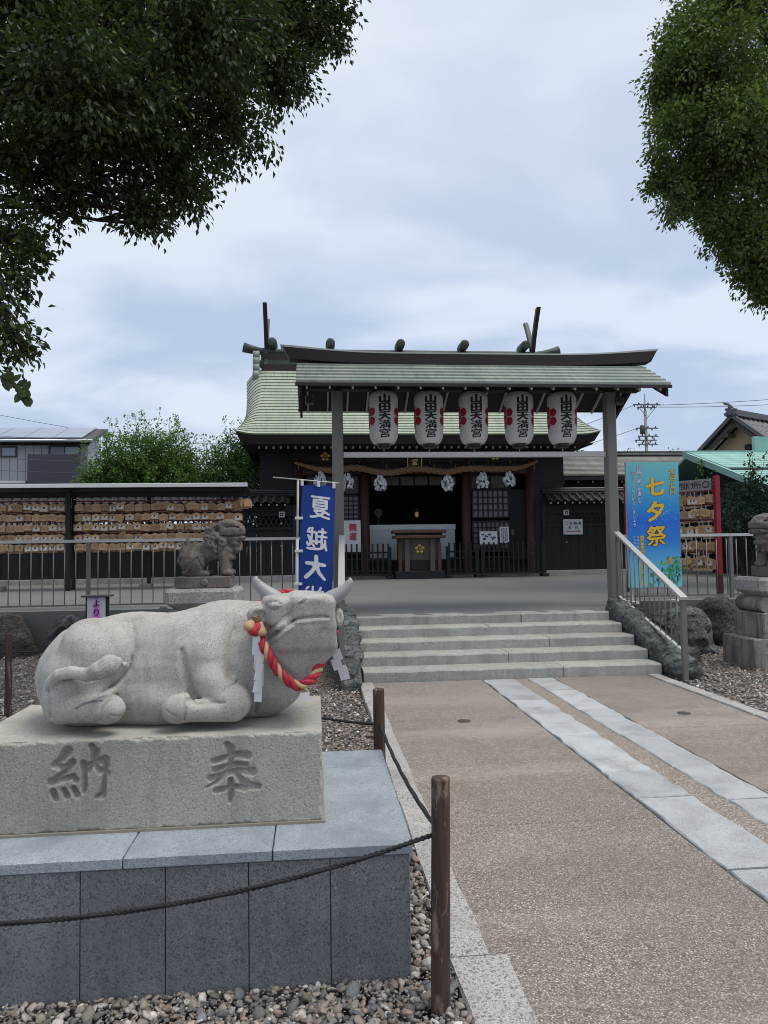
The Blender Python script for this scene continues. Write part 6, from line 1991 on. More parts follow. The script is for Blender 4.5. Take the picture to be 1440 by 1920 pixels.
m = MB().box(bp(.235,0).x, bp(.295,0).x, 11.6965, 11.6995, bp(0,.985).z, bp(0,.59).z)
bn.part('yellow_strip', m, MAT['gold_paint'])
m = MB()
for i, ch in enumerate('七月一日より七日まで受付'):
    V, F = glyph(ch, .052, .015); c = bp(.265,.61+.029*i)+Vector((0,-.0025,0)); m.add([c+Vector((x,0,y)) for x, y in V], F)
bn.part('strip_lettering', m, MAT['ink_navy'])
q = random.Random(8); ml, md, mo_ = MB(), MB(), MB()
def bleaf(mm, u, v, a, l, w, yo):
    c = bp(u,v)+Vector((0,yo,0)); d = Vector((math.cos(a),0,math.sin(a))); n_ = Vector((-d.z,0,d.x))
    mm.add([c, c+d*l*.4-n_*w, c+d*l, c+d*l*.4+n_*w], [(0,1,2,3)])
for i in range(44):
    u = q.uniform(.62,.97); v = q.uniform(.745,.90)
    for j in range(3): bleaf(ml if v < .80 else md, u, v, -PI/2+q.uniform(-1.1,1.1), q.uniform(.06,.10), .009, -.0006-.00003*i)
for i in range(26):
    u = q.uniform(.40,.95); v = q.uniform(.86,.965)
    for j in range(3): bleaf(md, u, v, -PI/2+q.uniform(-1.1,1.1), q.uniform(.07,.11), .010, -.0022-.00003*i)
mo_.box(bp(.755,0).x, bp(.81,0).x, 11.694, 11.6955, bp(0,.815).z, bp(0,.765).z)
bn.part('bamboo_leaves_light', ml, MAT['leaf_ink_light']); bn.part('bamboo_leaves', md, MAT['leaf_ink']); bn.part('paper_strip_drawing', mo_, MAT['orange_ink'])
# ------------------------------------------------------------------ corridor and roofs at the right
cor = Thing('corridor_building', 'long low corridor building with grey ribbed copper roof right of hall', 'building', (11.5,27,T))
cx0, cx1 = 7.6, 16.0
def cor_pt(t_): return (26.0+1.9*t_, 4.16+.92*t_)
for k in range(15):
    a, b = k/15, (k+1)/15+.02
    ya, za = cor_pt(a); yb, zb = cor_pt(b)
    m = MB(); m.prism([(ya,za-.02),(ya,za+.035),(yb,zb+.004),(yb,zb-.02)], 'x', cx0, cx1)
    cor.part('roof_course', m, MAT['copper_corridor'])
cor.part('eave_board', MB().box(cx0, cx1, 26.02, 26.12, 3.98, 4.14), MAT['roof_edge'])
cor.part('ridge_board', MB().box(cx0, cx1+.1, 27.8, 28.1, 5.02, 5.13), MAT['roof_edge'])
cor.part('ridge_cap', MB().box(cx0, cx1+.1, 27.76, 28.14, 5.132, 5.20), MAT['copper_corridor'])
cor.part('ridge_cap', MB().box(cx0, cx1+.12, 27.82, 28.08, 5.203, 5.27), MAT['roof_edge'])
m = MB(); m.prism([(27.95,5.0),(29.9,4.1),(29.9,4.05),(27.95,4.9)], 'x', cx0, cx1)
cor.part('rear_roof', m, MAT['copper_corridor'])
cor.part('wall', MB().box(cx0, cx1, 26.5, 26.6, T, 4.2), MAT['wood_black'])
cor.part('wall', MB().box(cx0, cx1, 29.3, 29.4, T, 4.2), MAT['wood_black'])
tip = MB().box(-.03,.03,-.012,0,-.03,.03).mesh('rafter_tip', MAT['rafter_white'])
raf = MB().box(-.028,.028,0.001,.4,-.028,.028).mesh('rafter', MAT['wood_black'])
for i in range(15):
    r_ = cor.rep('rafter', raf, (cx0+.35+.55*i, 26.1, 3.92)); obj('rafter_tip', tip, r_)

tl = Thing('annex_building', 'annex with bright teal copper roof in front of tiled house', 'building', (16,22,T))
tX0, tX1 = 12.78, 21.0
def teal_pt(t_): return (19.0+5.2*t_, 2.98+1.72*t_+(.06 if t_ > .52 else 0))
for k in range(17):
    a, b = k/17, (k+1)/17+.012
    ya, za = teal_pt(a+.0001); yb, zb = teal_pt(min(b,1))
    if k == 8: zb = za+.11
    m = MB(); m.prism([(ya,za-.02),(ya,za+.03),(yb,zb+.004),(yb,zb-.02)], 'x', tX0, tX1)
    tl.part('roof_course', m, MAT['copper_teal'])
m = MB().obox((tX0-.06,18.95,2.90),(tX0-.06,24.3,4.69),.10,.20)
tl.part('verge', m, MAT['copper_teal'])
tl.part('roof_ridge', MB().box(tX0-.1, tX1, 24.05, 24.35, 4.70, 4.79), MAT['copper_teal'])
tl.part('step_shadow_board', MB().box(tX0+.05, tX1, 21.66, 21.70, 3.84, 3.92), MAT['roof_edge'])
tl.part('eave_beam', MB().box(tX0, tX1, 19.05, 19.15, 2.78, 2.94), MAT['wood_dark'])
tl.part('wall', MB().box(tX0+.5, tX1-.4, 20.2, 24.6, T-.1, 2.95), MAT['wood_black'])
m = MB(); m.prism([(20.2,2.9),(24.6,2.9),(24.2,4.6)], 'x', tX0+.5, tX0+.6); tl.part('gable_wall', m, MAT['wood_black'])
m = MB(); m.prism([(24.2,4.66),(27,3.6),(27,3.52),(24.2,4.58)], 'x', tX0, tX1); tl.part('rear_roof', m, MAT['copper_teal'])
m = MB(); m.prism([(17.03,4.2),(24,4.2),(24,5.34),(17.03,5.74)], 'y', 27.0, 27.2)
tl.part('upstand', m, MAT['copper_teal'])

# tiled house behind
th = Thing('tiled_house', 'cream gabled house with grey tiled roof at far right', 'house', (19.2,32,T))
E1 = Vector((.5,-.866,0)); E2 = Vector((.866,.5,0)); PK = Vector((19.14,32,7.40))
def hp(a, b, z): return PK+E1*a+E2*b+Vector((0,0,z-7.40))
LN = 9.0
m = MB()
m.add([hp(-1.8,.75,T-.1),hp(2.4,.75,T-.1),hp(2.4,.75,5.2),hp(0,.75,7.1),hp(-1.8,.75,5.6),hp(-1.8,LN,T-.1),hp(2.4,LN,T-.1),hp(2.4,LN,5.2),hp(0,LN,7.1),hp(-1.8,LN,5.6)],
      [(0,1,2,3,4),(9,8,7,6,5),(0,5,6,1),(1,6,7,2),(4,9,5,0)])
th.part('wall', m, MAT['plaster_cream'])
for a in (.30,.72):
    f = th.part('window', MB().obox(hp(a,.72,5.55),hp(a,.72,6.15),.30,.06,up=E2), MAT['wood_dark'])
    th.part('slats', MB().obox(hp(a,.68,5.6),hp(a,.68,6.1),.22,.03,up=E2), MAT['ink_black'], f)
def slope(sg, w, drop):
    sx = E1*sg
    def sp_(u, b): # u 0 ridge..1 eave
        return PK+sx*(w*u)+E2*b+Vector((0,0,-drop*(u*1.08-.08*u*u)))
    m = MB(); m.grid([[sp_(u,b)+Vector((0,0,-.10)) for b in (0,LN)] for u in (0,.5,1)], False); m.grid([[sp_(u,b)+Vector((0,0,-.02)) for b in (0,LN)] for u in (0,.5,1)], False)
    th.part('roof_deck', m, MAT['wood_dark'])
    nrow, tw = 8, .42
    for r_ in range(nrow):
        u0, u1 = r_/nrow, (r_+1.15)/nrow
        for c in range(int(LN/tw)):
            if sg < 0 and c > 2: break
            b0 = c*tw
            m = MB(); rows = []
            for j in range(5):
                f = j/4; dz = .05*math.sin(f*2*PI)
                rows.append([sp_(u1,b0+tw*f)+Vector((0,0,.06+dz)), sp_(u0,b0+tw*f)+Vector((0,0,.03+dz)), ])
            m.grid(rows, True); m.grid([[rows[j][0]+Vector((0,0,-.06)), rows[j][0]] for j in range(5)], False)
            th.part('roof_tile', m, MAT['tile_grey'])
    th.part('verge_tiles', MB().obox(sp_(0,-.02)+Vector((0,0,.06)), sp_(1,-.02)+Vector((0,0,.04)), .16, .16), MAT['tile_grey'])
    th.part('bargeboard', MB().obox(sp_(0,.12)+Vector((0,0,-.20)), sp_(1,.12)+Vector((0,0,-.22)), .06, .26), MAT['wood_grey'])
    th.part('soffit', MB().obox(sp_(0,.42)+Vector((0,0,-.14)), sp_(1,.42)+Vector((0,0,-.15)), .60, .03), MAT['plaster_white'])
slope(-1, 2.0, 1.70); slope(1, 3.2, 2.7)
th.part('beam_end', MB().obox(hp(-.55,.1,6.62), hp(-.55,.8,6.62), .5, .16), MAT['wood_grey'])
for i in range(3):
    th.part('ridge_course', MB().obox(hp(0,-.05,7.50+.10*i), hp(0,LN,7.50+.10*i), .34-.06*i, .09), MAT['tile_grey'])
m = MB(); c = hp(0,-.12,7.62)
for dx_, dz_, r_ in ((0,0,.20),(-.18,-.10,.12),(.18,-.10,.12),(0,.20,.10),(-.16,.12,.08),(.2,.06,.09)):
    p = c+E1*dx_+Vector((0,0,dz_)); m.tube([p-E2*.10,p+E2*.08], [r_*.8,r_], 10)
m.tube([c+Vector((0,0,.25)),c-E1*.10+Vector((0,0,.36)),c-E1*.24+Vector((0,0,.40)),c-E1*.34+Vector((0,0,.48))], [.07,.06,.06,.04], 8)
th.part('ridge_end_tile', m, MAT['tile_grey'])

# ------------------------------------------------------------------ grey house at the left
gh = Thing('modern_house', 'modern grey clad house with solar panel roof at far left', 'house', (-17,44,T))
hx0, hx1, hy = -25.0, -11.85, 40.0
gh.part('wall_core', MB().box(hx0, hx1, hy+.06, hy+2.0, T-.1, 7.25), MAT['siding'])
x = hx0
while x < hx1-.1:
    w = .40
    gh.part('siding_board', MB().cbox(x+.006, min(x+w,hx1)-.006, hy, hy+.055, 2.0, 7.25, .008), MAT['siding']); x += w
def win(x0, x1, z0, z1, lab=None):
    f = gh.part('window', MB().box(x0-.08,x0,hy-.06,hy-.002,z0-.08,z1+.08).box(x1,x1+.08,hy-.06,hy-.002,z0-.08,z1+.08).box(x0,x1,hy-.06,hy-.002,z0-.08,z0).box(x0,x1,hy-.06,hy-.002,z1,z1+.08).box((x0+x1)/2-.03,(x0+x1)/2+.03,hy-.05,hy-.003,z0,z1), MAT['siding_dark'])
    gh.part('pane', MB().box(x0, (x0+x1)/2-.032, hy-.03, hy-.01, z0, z1), MAT['pane_glass'], f)
    gh.part('pane', MB().box((x0+x1)/2+.032, x1, hy-.03, hy-.01, z0, z1), MAT['window_glass_light'], f)
win(-16.9,-15.5,6.70,7.12); win(-13.75,-12.3,6.60,7.15)
gh.part('balcony', MB().cbox(-14.5, hx1-.06, hy-1.1, hy-1.0, 4.2, 6.66, .02).box(hx1-.16, hx1-.06, hy-.998, hy-.01, 4.2, 6.66).box(-14.5,-14.4,hy-.998,hy-.01,4.2,6.66), MAT['siding_dark'])
gh.part('awning', MB().box(-18.5, -14.7, hy-.8, hy-.01, 5.2, 5.32), MAT['white_metal'])
rz0, rz1, ry0, ry1 = 7.30, 8.30, hy-.7, hy+2.1
m = MB().add([(hx0-.5,ry0,rz0),(hx1+.45,ry0,rz0),(hx1+.45,ry1,rz1),(hx0-.5,ry1,rz1),(hx0-.5,ry0,rz0+.16),(hx1+.45,ry0,rz0+.16),(hx1+.45,ry1,rz1+.16),(hx0-.5,ry1,rz1+.16)],[(0,3,2,1),(4,5,6,7),(0,1,5,4),(1,2,6,5),(2,3,7,6),(3,0,4,7)])
gh.part('roof', m, MAT['siding_dark'])
m = MB(); m.prism([(hy+.1,7.2),(hy+2.0,7.2),(hy+2.0,rz1-.02)], 'x', hx1-.12, hx1-.01); gh.part('gable_wall', m, MAT['siding'])
gh.part('rear_wall', MB().box(hx0, hx1-.13, hy+1.9, hy+2.0, 7.2, rz1-.05), MAT['siding'])
for c in range(9):
    for r_ in range(2):
        xa = hx1-.1-1.45*(c+1); xb = xa+1.42; fa, fb = .06+.47*r_, .06+.47*(r_+1)-.012
        P_ = lambda x, f: (x, ry0+(ry1-ry0)*f, rz0+.19+(rz1-rz0)*f)
        V = [P_(xa,fa),P_(xb,fa),P_(xb,fb),P_(xa,fb)]
        f_ = gh.part('solar_panel', MB().add(V+[(v[0],v[1],v[2]+.05) for v in V], [(0,3,2,1),(4,5,6,7),(0,1,5,4),(1,2,6,5),(2,3,7,6),(3,0,4,7)]), MAT['solar'])
gh.part('gutter', MB().tube([(hx0-.5,ry0-.06,rz0+.1),(hx1+.45,ry0-.06,rz0+.1)], .07, 8), MAT['solar_frame'])

# ------------------------------------------------------------------ utility pole and wires
up_ = Thing('utility_pole', 'tall concrete utility pole with many crossarms above the corridor roof', 'utility pole', (32.8,70,0))
up_.part('pole', MB().tube([(32.8,70,-.5),(32.8,70,14.9)], [.20,.14], 12), MAT['pole_concrete'])
up_.part('spike', MB().tube([(32.8,70,14.9),(32.8,70,16.6)], [.06,.03], 6), MAT['pole_metal'])
q = random.Random(6)
for z, a, b in ((15.45,-1.3,1.5),(15.15,-.9,1.1),(13.1,-1.1,1.2),(12.3,-.9,1.2),(11.9,-1.2,1.0),(11.5,-.9,1.1)):
    arm = up_.part('crossarm', MB().box(32.8+a, 32.8+b, 69.80, 69.88, z-.05, z+.05), MAT['pole_metal'])
    m = MB()
    for i in range(6):
        x = 32.8+a+(b-a)*(i+.3)/6
        m.lathe((x,69.84,z+.05*(1 if i%2 else -1)), [(.05,0),(.09,.08 if i%2 else -.08),(.05,.16 if i%2 else -.16),(.0,.2 if i%2 else -.2)], 8)
    up_.part('insulators', m, MAT['pole_metal'], arm)
up_.part('transformer', MB().lathe((32.35,69.75,12.5), [(.0,0),(.24,.02),(.25,.8),(.18,.88),(0,.9)], 14), MAT['pole_metal'])
up_.part('brace', MB().tube([(31.9,69.8,15.4),(32.8,69.85,14.3)], .03, 5).tube([(34.0,69.8,15.4),(32.8,69.85,14.0)], .03, 5), MAT['pole_metal'])
def wire(label, a, b, sag, r_=.028):
    pl = []
    for i in range(25):
        t_ = i/24; p = Vector(a).lerp(Vector(b), t_); p.z -= sag*4*t_*(1-t_); pl.append(p)
    o = obj('overhead_wire', MB().tube(pl, r_, 5).mesh('overhead_wire', MAT['pole_metal'])); tag(o, label, 'wire', 'overhead wires')
WN = ['upper right-going thin','lower right-going thin','upper left-going thin','lower left-going thin']
for a, b, s_ in (((34.2,69.8,15.4),(70,75,19.5),.5),((34.0,69.8,15.2),(70,75,18.6),.6),((31.6,69.8,15.4),(8,62,8.5),.8),((31.9,69.8,13.1),(8,62,8.0),.8)):
    wire(f'{WN.pop(0)} overhead wire at the utility pole', a, b, s_)
for z, wl in ((7.6,'thin overhead wire crossing the grey house just under its roof'),(6.5,'thin overhead wire crossing the grey house at window height'),(5.9,'lowest thin overhead wire crossing the dark balcony of the grey house')): wire(wl, (-26,36,z+.35), (-3,40,z-.3), .25, .012)
wire('single faint wire across the sky at the far left', (-30,45,12.2), (-2.0,47,7.2), .3, .014)
# crown lumps: x, y, z, radius (metres)
CROWN_LEFT = [(-2.75, 8.0, 6.92, 1.1), (-1.69, 8.3, 7.24, 1.08), (-0.7, 8.6, 7.73, 0.81), (-0.0, 8.9, 8.18, 0.48), (-0.32, 8.6, 7.3, 0.45), (-0.91, 8.1, 6.39, 0.54), (-1.44, 7.9, 5.85, 0.54), (-2.08, 7.6, 5.78, 0.71), (-2.7, 7.3, 5.43, 0.63), (-1.61, 7.5, 5.09, 0.28), (-1.29, 7.6, 5.29, 0.26), (-1.77, 7.4, 4.97, 0.19), (-1.58, 7.5, 4.9, 0.13), (-2.65, 6.8, 4.47, 0.27), (-2.64, 6.6, 4.05, 0.24), (-2.5, 6.7, 4.24, 0.17), (-2.45, 6.2, 3.37, 0.19), (-2.33, 6.2, 3.24, 0.09), (-2.6, 6.4, 3.7, 0.14), (-2.49, 6.1, 3.19, 0.11), (0.2, 9.0, 8.09, 0.32), (0.4, 9.0, 8.35, 0.18), (-2.38, 7.4, 5.03, 0.21), (-1.96, 6.8, 5.89, 0.79), (-1.05, 7.2, 6.79, 0.78), (-4.49, 8.0, 6.89, 1.5), (-3.58, 7.0, 4.98, 0.86), (-2.77, 8.0, 8.9, 1.62), (-1.01, 8.6, 9.46, 1.49), (0.48, 9.0, 9.65, 0.84), (-3.33, 6.3, 3.52, 0.5), (-5.51, 8.0, 5.7, 1.73), (-4.95, 8.0, 8.92, 1.85), (-2.96, 9.5, 11.97, 1.78), (-0.54, 9.5, 11.97, 1.37), (-5.07, 10.5, 10.53, 1.9), (-2.2, 10.8, 10.99, 1.95)]
CROWN_RIGHT = [(8.35, 15.0, 12.85, 0.74), (7.92, 14.8, 11.61, 0.71), (7.84, 14.6, 10.37, 0.7), (7.69, 14.6, 9.26, 0.59), (7.6, 14.4, 8.53, 0.37), (7.83, 15.2, 11.62, 0.5), (8.52, 14.6, 11.86, 1.16), (8.92, 14.2, 10.01, 1.33), (8.45, 14.4, 8.5, 0.52), (8.96, 14.2, 8.08, 0.77), (9.12, 14.0, 7.22, 0.63), (10.69, 15.0, 11.02, 1.95), (10.35, 14.5, 8.37, 1.26), (9.41, 15.4, 13.7, 1.22), (9.35, 14.0, 6.56, 0.24), (7.76, 15.2, 12.41, 0.26), (7.2, 14.6, 9.71, 0.21), (7.31, 14.6, 9.19, 0.27), (8.41, 15.0, 9.61, 0.87), (8.58, 15.2, 11.29, 0.99), (8.66, 14.2, 7.79, 0.51), (9.16, 14.0, 7.56, 0.71), (9.36, 14.0, 6.9, 0.45), (8.21, 14.3, 8.28, 0.31), (9.01, 14.0, 6.72, 0.25), (10.08, 15.5, 16.11, 1.9), (12.62, 16.0, 14.59, 2.54), (12.7, 15.5, 10.39, 2.01), (12.64, 16.0, 17.94, 2.54), (8.83, 15.6, 15.6, 0.9), (15.07, 16.5, 13.46, 2.38), (11.28, 14.5, 7.46, 0.94)]
BUSH_A = [(-7.22, 26.2, 4.28, 0.76), (-6.18, 26.0, 4.71, 1.09), (-5.15, 26.2, 4.72, 1.02), (-4.48, 26.0, 4.25, 0.84), (-6.54, 26.0, 3.98, 0.94), (-5.6, 25.8, 3.86, 0.93), (-4.34, 25.7, 3.76, 0.74), (-7.6, 26.0, 3.99, 0.47)]
BUSH_B = [(-3.65, 26.6, 4.21, 0.77), (-2.81, 26.6, 4.72, 1.0), (-1.89, 26.9, 4.83, 0.93), (-2.22, 26.2, 3.97, 0.95), (-3.42, 26.2, 3.79, 0.76), (-1.32, 27.0, 4.53, 0.78)]
BUSH_DARK = [(-1.58, 24.9, 3.85, 0.47), (-1.13, 24.8, 3.57, 0.5), (-1.93, 24.9, 3.59, 0.47), (-0.87, 24.8, 3.21, 0.39), (-1.41, 25.0, 2.87, 0.72), (-0.71, 25.0, 2.42, 0.72), (-2.12, 25.0, 2.7, 0.72)]
SHRUB_RIGHT = [(9.41, 15.6, 2.65, 0.38), (9.86, 15.6, 2.83, 0.41), (9.46, 15.4, 2.17, 0.44), (10.08, 15.6, 2.29, 0.51), (9.14, 15.4, 1.94, 0.33), (9.68, 15.2, 1.81, 0.44), (10.61, 15.6, 2.64, 0.68), (11.35, 15.6, 2.28, 0.68), (9.0, 15.8, 1.95, 0.29)]
GAP_BUSH = [(9.76, 30.5, 5.66, 0.35), (10.34, 30.5, 5.72, 0.31), (11.04, 30.5, 5.58, 0.31), (9.29, 30.5, 5.59, 0.31)]
SPRIG = [(-1.927, 4.3, 2.644), (-1.755, 4.3, 2.6), (-1.668, 4.3, 2.54), (-1.604, 4.3, 2.465)]
# ------------------------------------------------------------------ foliage
def leaves(name, P, D, size, mat, seed, tint, droop=.0):
    """P: leaf base points (n,3); D: growth directions; one blade of two triangles folded along its rib"""
    r_ = np.random.RandomState(seed); n = len(P)
    D = D/np.maximum(np.linalg.norm(D,axis=1,keepdims=True),1e-6)
    D[:,2] -= droop; D /= np.maximum(np.linalg.norm(D,axis=1,keepdims=True),1e-6)
    rnd = r_.normal(size=(n,3)); rnd[:,2] += 1.6
    S = np.cross(D, rnd); S /= np.maximum(np.linalg.norm(S,axis=1,keepdims=True),1e-6)
    N = np.cross(S, D)
    ln = size*r_.uniform(.7,1.25,n)[:,None]; wd = ln*r_.uniform(.23,.31,n)[:,None]
    fold = wd*.35
    a = P; t = P+D*ln-N*ln*.12
    m1 = P+D*ln*.42
    l = m1-S*wd+N*fold; r = m1+S*wd+N*fold
    V = np.stack([a,l,r,t],1).reshape(-1,3)
    b = (np.arange(n)*4)[:,None]
    F = np.concatenate([b+np.array([[0,3,1]]), b+np.array([[0,2,3]])],0)
    return mesh_np(name, V, F, MAT[mat], False, np.repeat(tint,4,0))
def crown_points(lumps, dens, leaf_per, cl_r, seed, shell=.55, cull=None):
    """clusters of leaves through each lump's volume, thicker towards the outside"""
    r_ = np.random.RandomState(seed); Ps, Ds, Ts = [], [], []
    for x, y, z, r in lumps:
        m = max(3, int(dens*r*r))
        d = r_.normal(size=(m,3)); d /= np.linalg.norm(d,axis=1,keepdims=True)
        rad = r*(r_.uniform(0,1,m)**(shell))*(1+.10*r_.normal(size=m))
        C = np.array([x,y,z])+d*rad[:,None]*np.array([1,1,.92])
        for c, dd in zip(C, d):
            k = max(4, int(leaf_per*r_.uniform(.6,1.4)))
            ax = dd*.7+np.array([0,0,-.15])+r_.normal(size=3)*.5; ax /= np.linalg.norm(ax)
            s_ = r_.uniform(-1,.6,k)
            off = r_.normal(size=(k,3))*cl_r*.42+ax*s_[:,None]*cl_r
            Ps.append(c+off); Ds.append(off*.9+ax*cl_r*1.1+r_.normal(size=(k,3))*cl_r*.5)
            tone = r_.uniform(.62,1.32)
            t = np.clip(tone*r_.uniform(.8,1.25,(k,1))*np.array([[1,1,1]])*(1+r_.normal(0,.06,(k,3))), .4, 1.7)
            yl = r_.uniform(size=k) < .05
            t[yl] *= np.array([1.35,1.25,.8])
            Ts.append(t)
    return np.concatenate(Ps), np.concatenate(Ds), np.concatenate(Ts)
def limb(mb, a, b, r0, r1, q, n=8, wob=.12):
    a, b = Vector(a), Vector(b); L_ = (b-a).length; pts = []; rr = []
    for i in range(n+1):
        f = i/n; p = a.lerp(b,f)+Vector((q.uniform(-1,1),q.uniform(-1,1),q.uniform(-.5,1)))*wob*L_*.35*math.sin(PI*f)*.6
        p.z += .10*L_*math.sin(PI*f); pts.append(p); rr.append(r0+(r1-r0)*f)
    mb.tube(pts, rr, 7, cap=False); return pts
def tree(label, base_, h, lumps, dens, per, cl, leaf, mat, seed, r0, big=1.0, shell=.5):
    t = Thing('camphor_tree', label, 'tree', base_)
    q = random.Random(seed); bx, by, bz = base_
    tr = MB(); top = Vector((bx+.3, by, bz+h))
    tr.tube([(bx,by,bz-.1),(bx+.02,by,bz+.3),(bx+.1,by+.05,bz+h*.4),(bx+.2,by,bz+h*.75),tuple(top)], [r0*1.5,r0*1.1,r0,r0*.85,r0*.6], 12)
    t.part('trunk', tr, MAT['bark'])
    lb = MB()
    for x, y, z, r in lumps:
        s_ = Vector((bx+.15,by,bz+h*q.uniform(.55,1.0)))
        pts = limb(lb, s_, (x,y,z), r0*.32*min(1,r), .018, q)
        for j in range(4):
            e_ = Vector((x,y,z))+Vector((q.uniform(-1,1),q.uniform(-1,1),q.uniform(-.8,.8)))*r*.8
            limb(lb, pts[q.randint(5,7)], e_, .022, .006, q, 5)
    o = t.part('limbs', lb, MAT['bark'], kind='stuff')
    P, D, Tn = crown_points(lumps, dens, per, cl, seed, shell)
    t.part('crown', leaves('crown', P, D, leaf, mat, seed, Tn, .25), None, kind='stuff')
    return t
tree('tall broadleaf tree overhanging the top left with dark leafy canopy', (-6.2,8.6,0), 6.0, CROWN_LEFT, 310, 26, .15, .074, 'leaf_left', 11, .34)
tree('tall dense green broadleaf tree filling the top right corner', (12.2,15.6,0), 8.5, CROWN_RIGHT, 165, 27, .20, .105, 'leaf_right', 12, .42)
# nearest twig, hanging alone under the left canopy
sprig = Thing('leaf_sprig', 'single hanging twig of large leaves at the left edge of sky', 'twig', SPRIG[0])
sp_ = catmull(SPRIG, 6, False)
sprig.part('twig', MB().tube(sp_, [.006-.004*i/(len(sp_)-1) for i in range(len(sp_))], 6), MAT['bark'])
q = random.Random(3)
for i in range(4, len(sp_), 1):
    for sg in (-1,1):
        if q.random() < .35: continue
        p = sp_[i]; d = Vector((q.uniform(-.3,.8), q.uniform(-.3,.3), -.7 if sg > 0 else q.uniform(-.4,.5))).normalized()
        s_ = d.cross(Vector((q.uniform(-.4,.4),-1,q.uniform(-.4,.4)))).normalized(); l = q.uniform(.06,.085); w = l*.27; nn = d.cross(s_)
        V = [p]; 
        for f, k in ((.2,.65),(.45,1),(.75,.7)): V += [p+d*l*f-s_*w*k+nn*w*.25, p+d*l*f-nn*.0, p+d*l*f+s_*w*k+nn*w*.25]
        V.append(p+d*l-nn*w*.3)
        F = [(0,2,1),(0,3,2),(1,2,5,4),(2,3,6,5),(4,5,8,7),(5,6,9,8),(7,8,10),(8,9,10)]
        me = MB().add(V, F, True).mesh('leaf', MAT['leaf_left'], sprig.loc); me['shifted'] = 1
        at = me.attributes.new('tint', 'FLOAT_COLOR', 'POINT'); tt = q.uniform(.8,1.2)
        for e_ in at.data: e_.color = (tt,tt,tt,1)
        sprig.part('leaf', me, None)

def bush(label, lumps, dens, per, cl, leaf, mat, seed, shoots=0, sh_len=(.4,1.0), name='shrub', grp=None, core=True):
    cx = sum(l[0] for l in lumps)/len(lumps); cy = sum(l[1] for l in lumps)/len(lumps)
    zb = T if cy > 12.5 else 0
    t = Thing(name, label, 'shrub', (cx,cy,zb), grp)
    P, D, Tn = crown_points(lumps, dens, per, cl, seed, .45)
    r_ = np.random.RandomState(seed+50); st = MB(); q = random.Random(seed)
    Ps, Ds, Ts = [P], [D], [Tn]
    tops = sorted(lumps, key=lambda l: -(l[2]+l[3]))
    for i in range(shoots):
        x, y, z, r = tops[i % max(1,int(len(tops)*.75))]
        a = q.uniform(0,2*PI); b = Vector((x+r*.85*q.uniform(-1,1), y+r*.5*math.sin(a), z+r*.55))
        L_ = q.uniform(*sh_len); e_ = b+Vector((q.gauss(0,.13)*L_,q.gauss(0,.1)*L_,L_))
        pts = [b.lerp(e_,f)+Vector((math.sin(f*3+i)*.03,0,0)) for f in (0,.35,.7,1)]
        st.tube(pts, [.009,.007,.005,.003], 4, cap=False)
        k = int(L_*26*per/12); f = r_.uniform(0,1.0,k)
        base_ = np.array([b[:]])+(np.array([e_[:]])-np.array([b[:]]))*f[:,None]
        dd = r_.normal(size=(k,3)); dd[:,2] = np.abs(dd[:,2])*.8+.25
        spread = (1-f)[:,None]*.16+.03
        Ps.append(base_+dd*spread*.6); Ds.append(dd)
        tt = r_.uniform(.85,1.4,(k,1))*np.array([[1.08,1.05,.9]]); Ts.append(tt)
    for x, y, z, r in lumps:
        for j in range(3):
            limb(st, (cx+q.uniform(-.4,.4),cy,zb), (x+q.uniform(-.5,.5)*r,y,z+q.uniform(-.3,.6)*r), .05, .012, q, 6)
    t.part('stems', st, MAT['bark'], kind='stuff')
    t.part('foliage', leaves('foliage', np.concatenate(Ps), np.concatenate(Ds), leaf, mat, seed, np.concatenate(Ts), .05), None, kind='stuff')
    return t
GH = 'shrubs growing behind the left wall'
bush('bright green spiky shrub behind the left wall, nearest the grey house', BUSH_A, 240, 18, .15, .105, 'leaf_bush', 21, 64, (.4,1.15), grp=GH)
bush('bright green spiky shrub behind the left wall, beside the hall roof', BUSH_B, 240, 18, .15, .105, 'leaf_bush', 22, 48, (.4,1.2), grp=GH)
bush('darker glossy leaved shrub against the black side wall of the hall', BUSH_DARK, 110, 16, .14, .11, 'leaf_dark', 23, 10, (.2,.5), grp=GH)
bush('low hedge seen through the tracery of the left wall', [(-8.6+.9*i,24.8,2.1,.75) for i in range(8)], 60, 14, .16, .12, 'leaf_dark', 25, 0, grp=GH)
bush('dense dark green shrub right of the red plaque rack', SHRUB_RIGHT, 170, 18, .12, .085, 'leaf_dark', 24, 8, (.3,.6))
bush('little shrub seen between the hall eave and the corridor roof', GAP_BUSH, 90, 14, .14, .12, 'leaf_bush', 26, 4, (.2,.4))
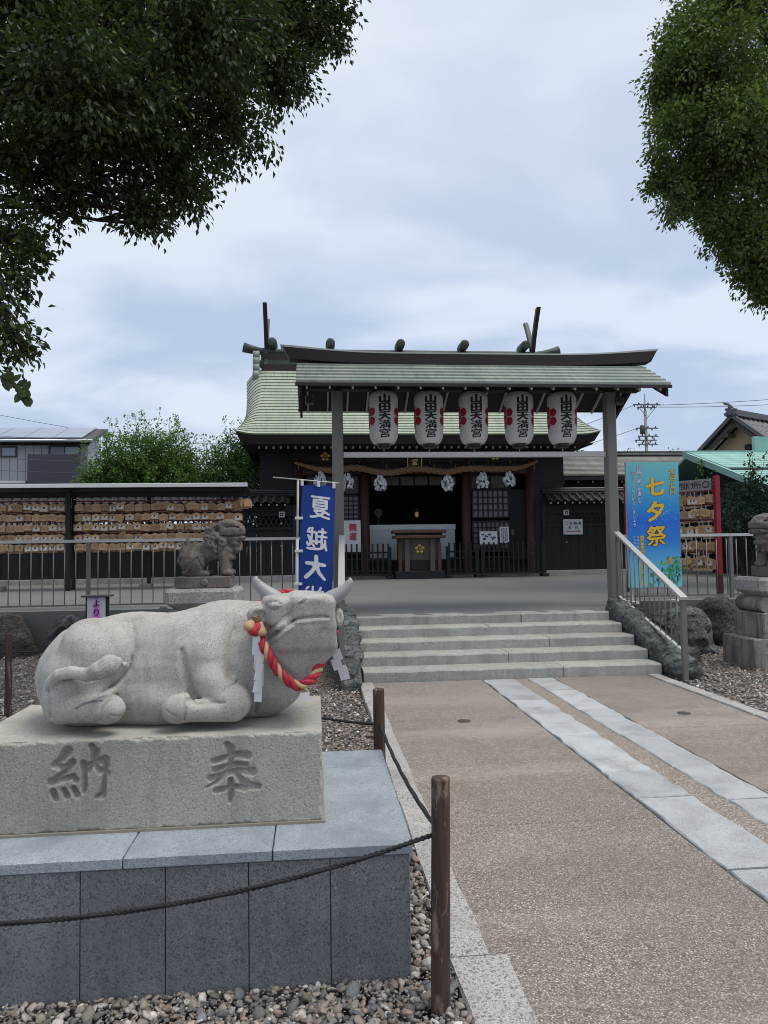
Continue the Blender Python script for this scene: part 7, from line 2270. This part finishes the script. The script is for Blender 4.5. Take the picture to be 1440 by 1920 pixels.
def shoot(label, x, y, z0, z1, lean, seed):
    q = random.Random(seed); t = Thing('tall_shoot', label, 'plant', (x,y,T), 'tall leafy shoots in front of the corridor roof')
    b, e_ = Vector((x,y,z0)), Vector((x+lean,y,z1))
    t.part('stem', MB().tube([Vector((x-lean*.3,y,T)), b, b.lerp(e_,.5)+Vector((.03,0,0)), e_], [.014,.011,.008,.004], 5), MAT['bark'])
    r_ = np.random.RandomState(seed); k = 46; f = r_.uniform(0,1,k)**.9
    base_ = np.array([b[:]])+(np.array([e_[:]])-np.array([b[:]]))*f[:,None]; dd = r_.normal(size=(k,3)); dd[:,2] -= .3
    t.part('leaves', leaves('leaves', base_+dd*.04, dd, .11, 'leaf_bush', seed, r_.uniform(.6,1.1,(k,1))*np.ones((1,3)), .3), None, kind='stuff')
shoot('tall leafy shoot rising behind the red rack near the banner', 9.5, 17.6, 2.9, 3.75, .18, 1)
shoot('tall leafy shoot left of the red rack sign board', 10.05, 17.8, 2.8, 3.5, -.1, 2)
shoot('tall leafy shoot against the teal annex roof', 9.85, 15.9, 2.8, 3.62, .12, 3)
shoot('leafy shoot at the right edge before the teal roof', 10.45, 15.9, 2.7, 3.6, .1, 4)
# sparse twig tips over the corridor ridge
for i, (x, h) in enumerate(((10.2,.45),(11.2,.5),(12.1,.35),(13.6,.55),(15.6,.6),(9.3,.4))):
    q = random.Random(i+40); t = Thing('twig_tip', ['sparse leafy twig tips right of the gate pillar above the corridor','leafy twig tips left of the utility pole','tiny twig tip under the utility pole','leafy twig tips above the banner top','leafy twig tips beside the annex roof','faint twig tips between hall roof and gate pillar'][i], 'twig', (x,30.4,T), 'twig tips above the corridor ridge')
    m = MB()
    for j in range(4): m.tube([(x+q.uniform(-.1,.1),30.4,3.5),(x+q.uniform(-.3,.3),30.4,5.25+h*q.uniform(.4,1))], [.02,.008], 4)
    t.part('stem', m, MAT['bark'], kind='stuff')
    r_ = np.random.RandomState(i); k = 40
    P = np.stack([x+r_.normal(0,.18,k), 30.4+r_.normal(0,.1,k), 5.15+r_.uniform(0,h,k)],1)
    t.part('leaves', leaves('leaves', P, r_.normal(size=(k,3)), .11, 'leaf_bush', i+60, np.ones((k,3))*.8, .1), None, kind='stuff')
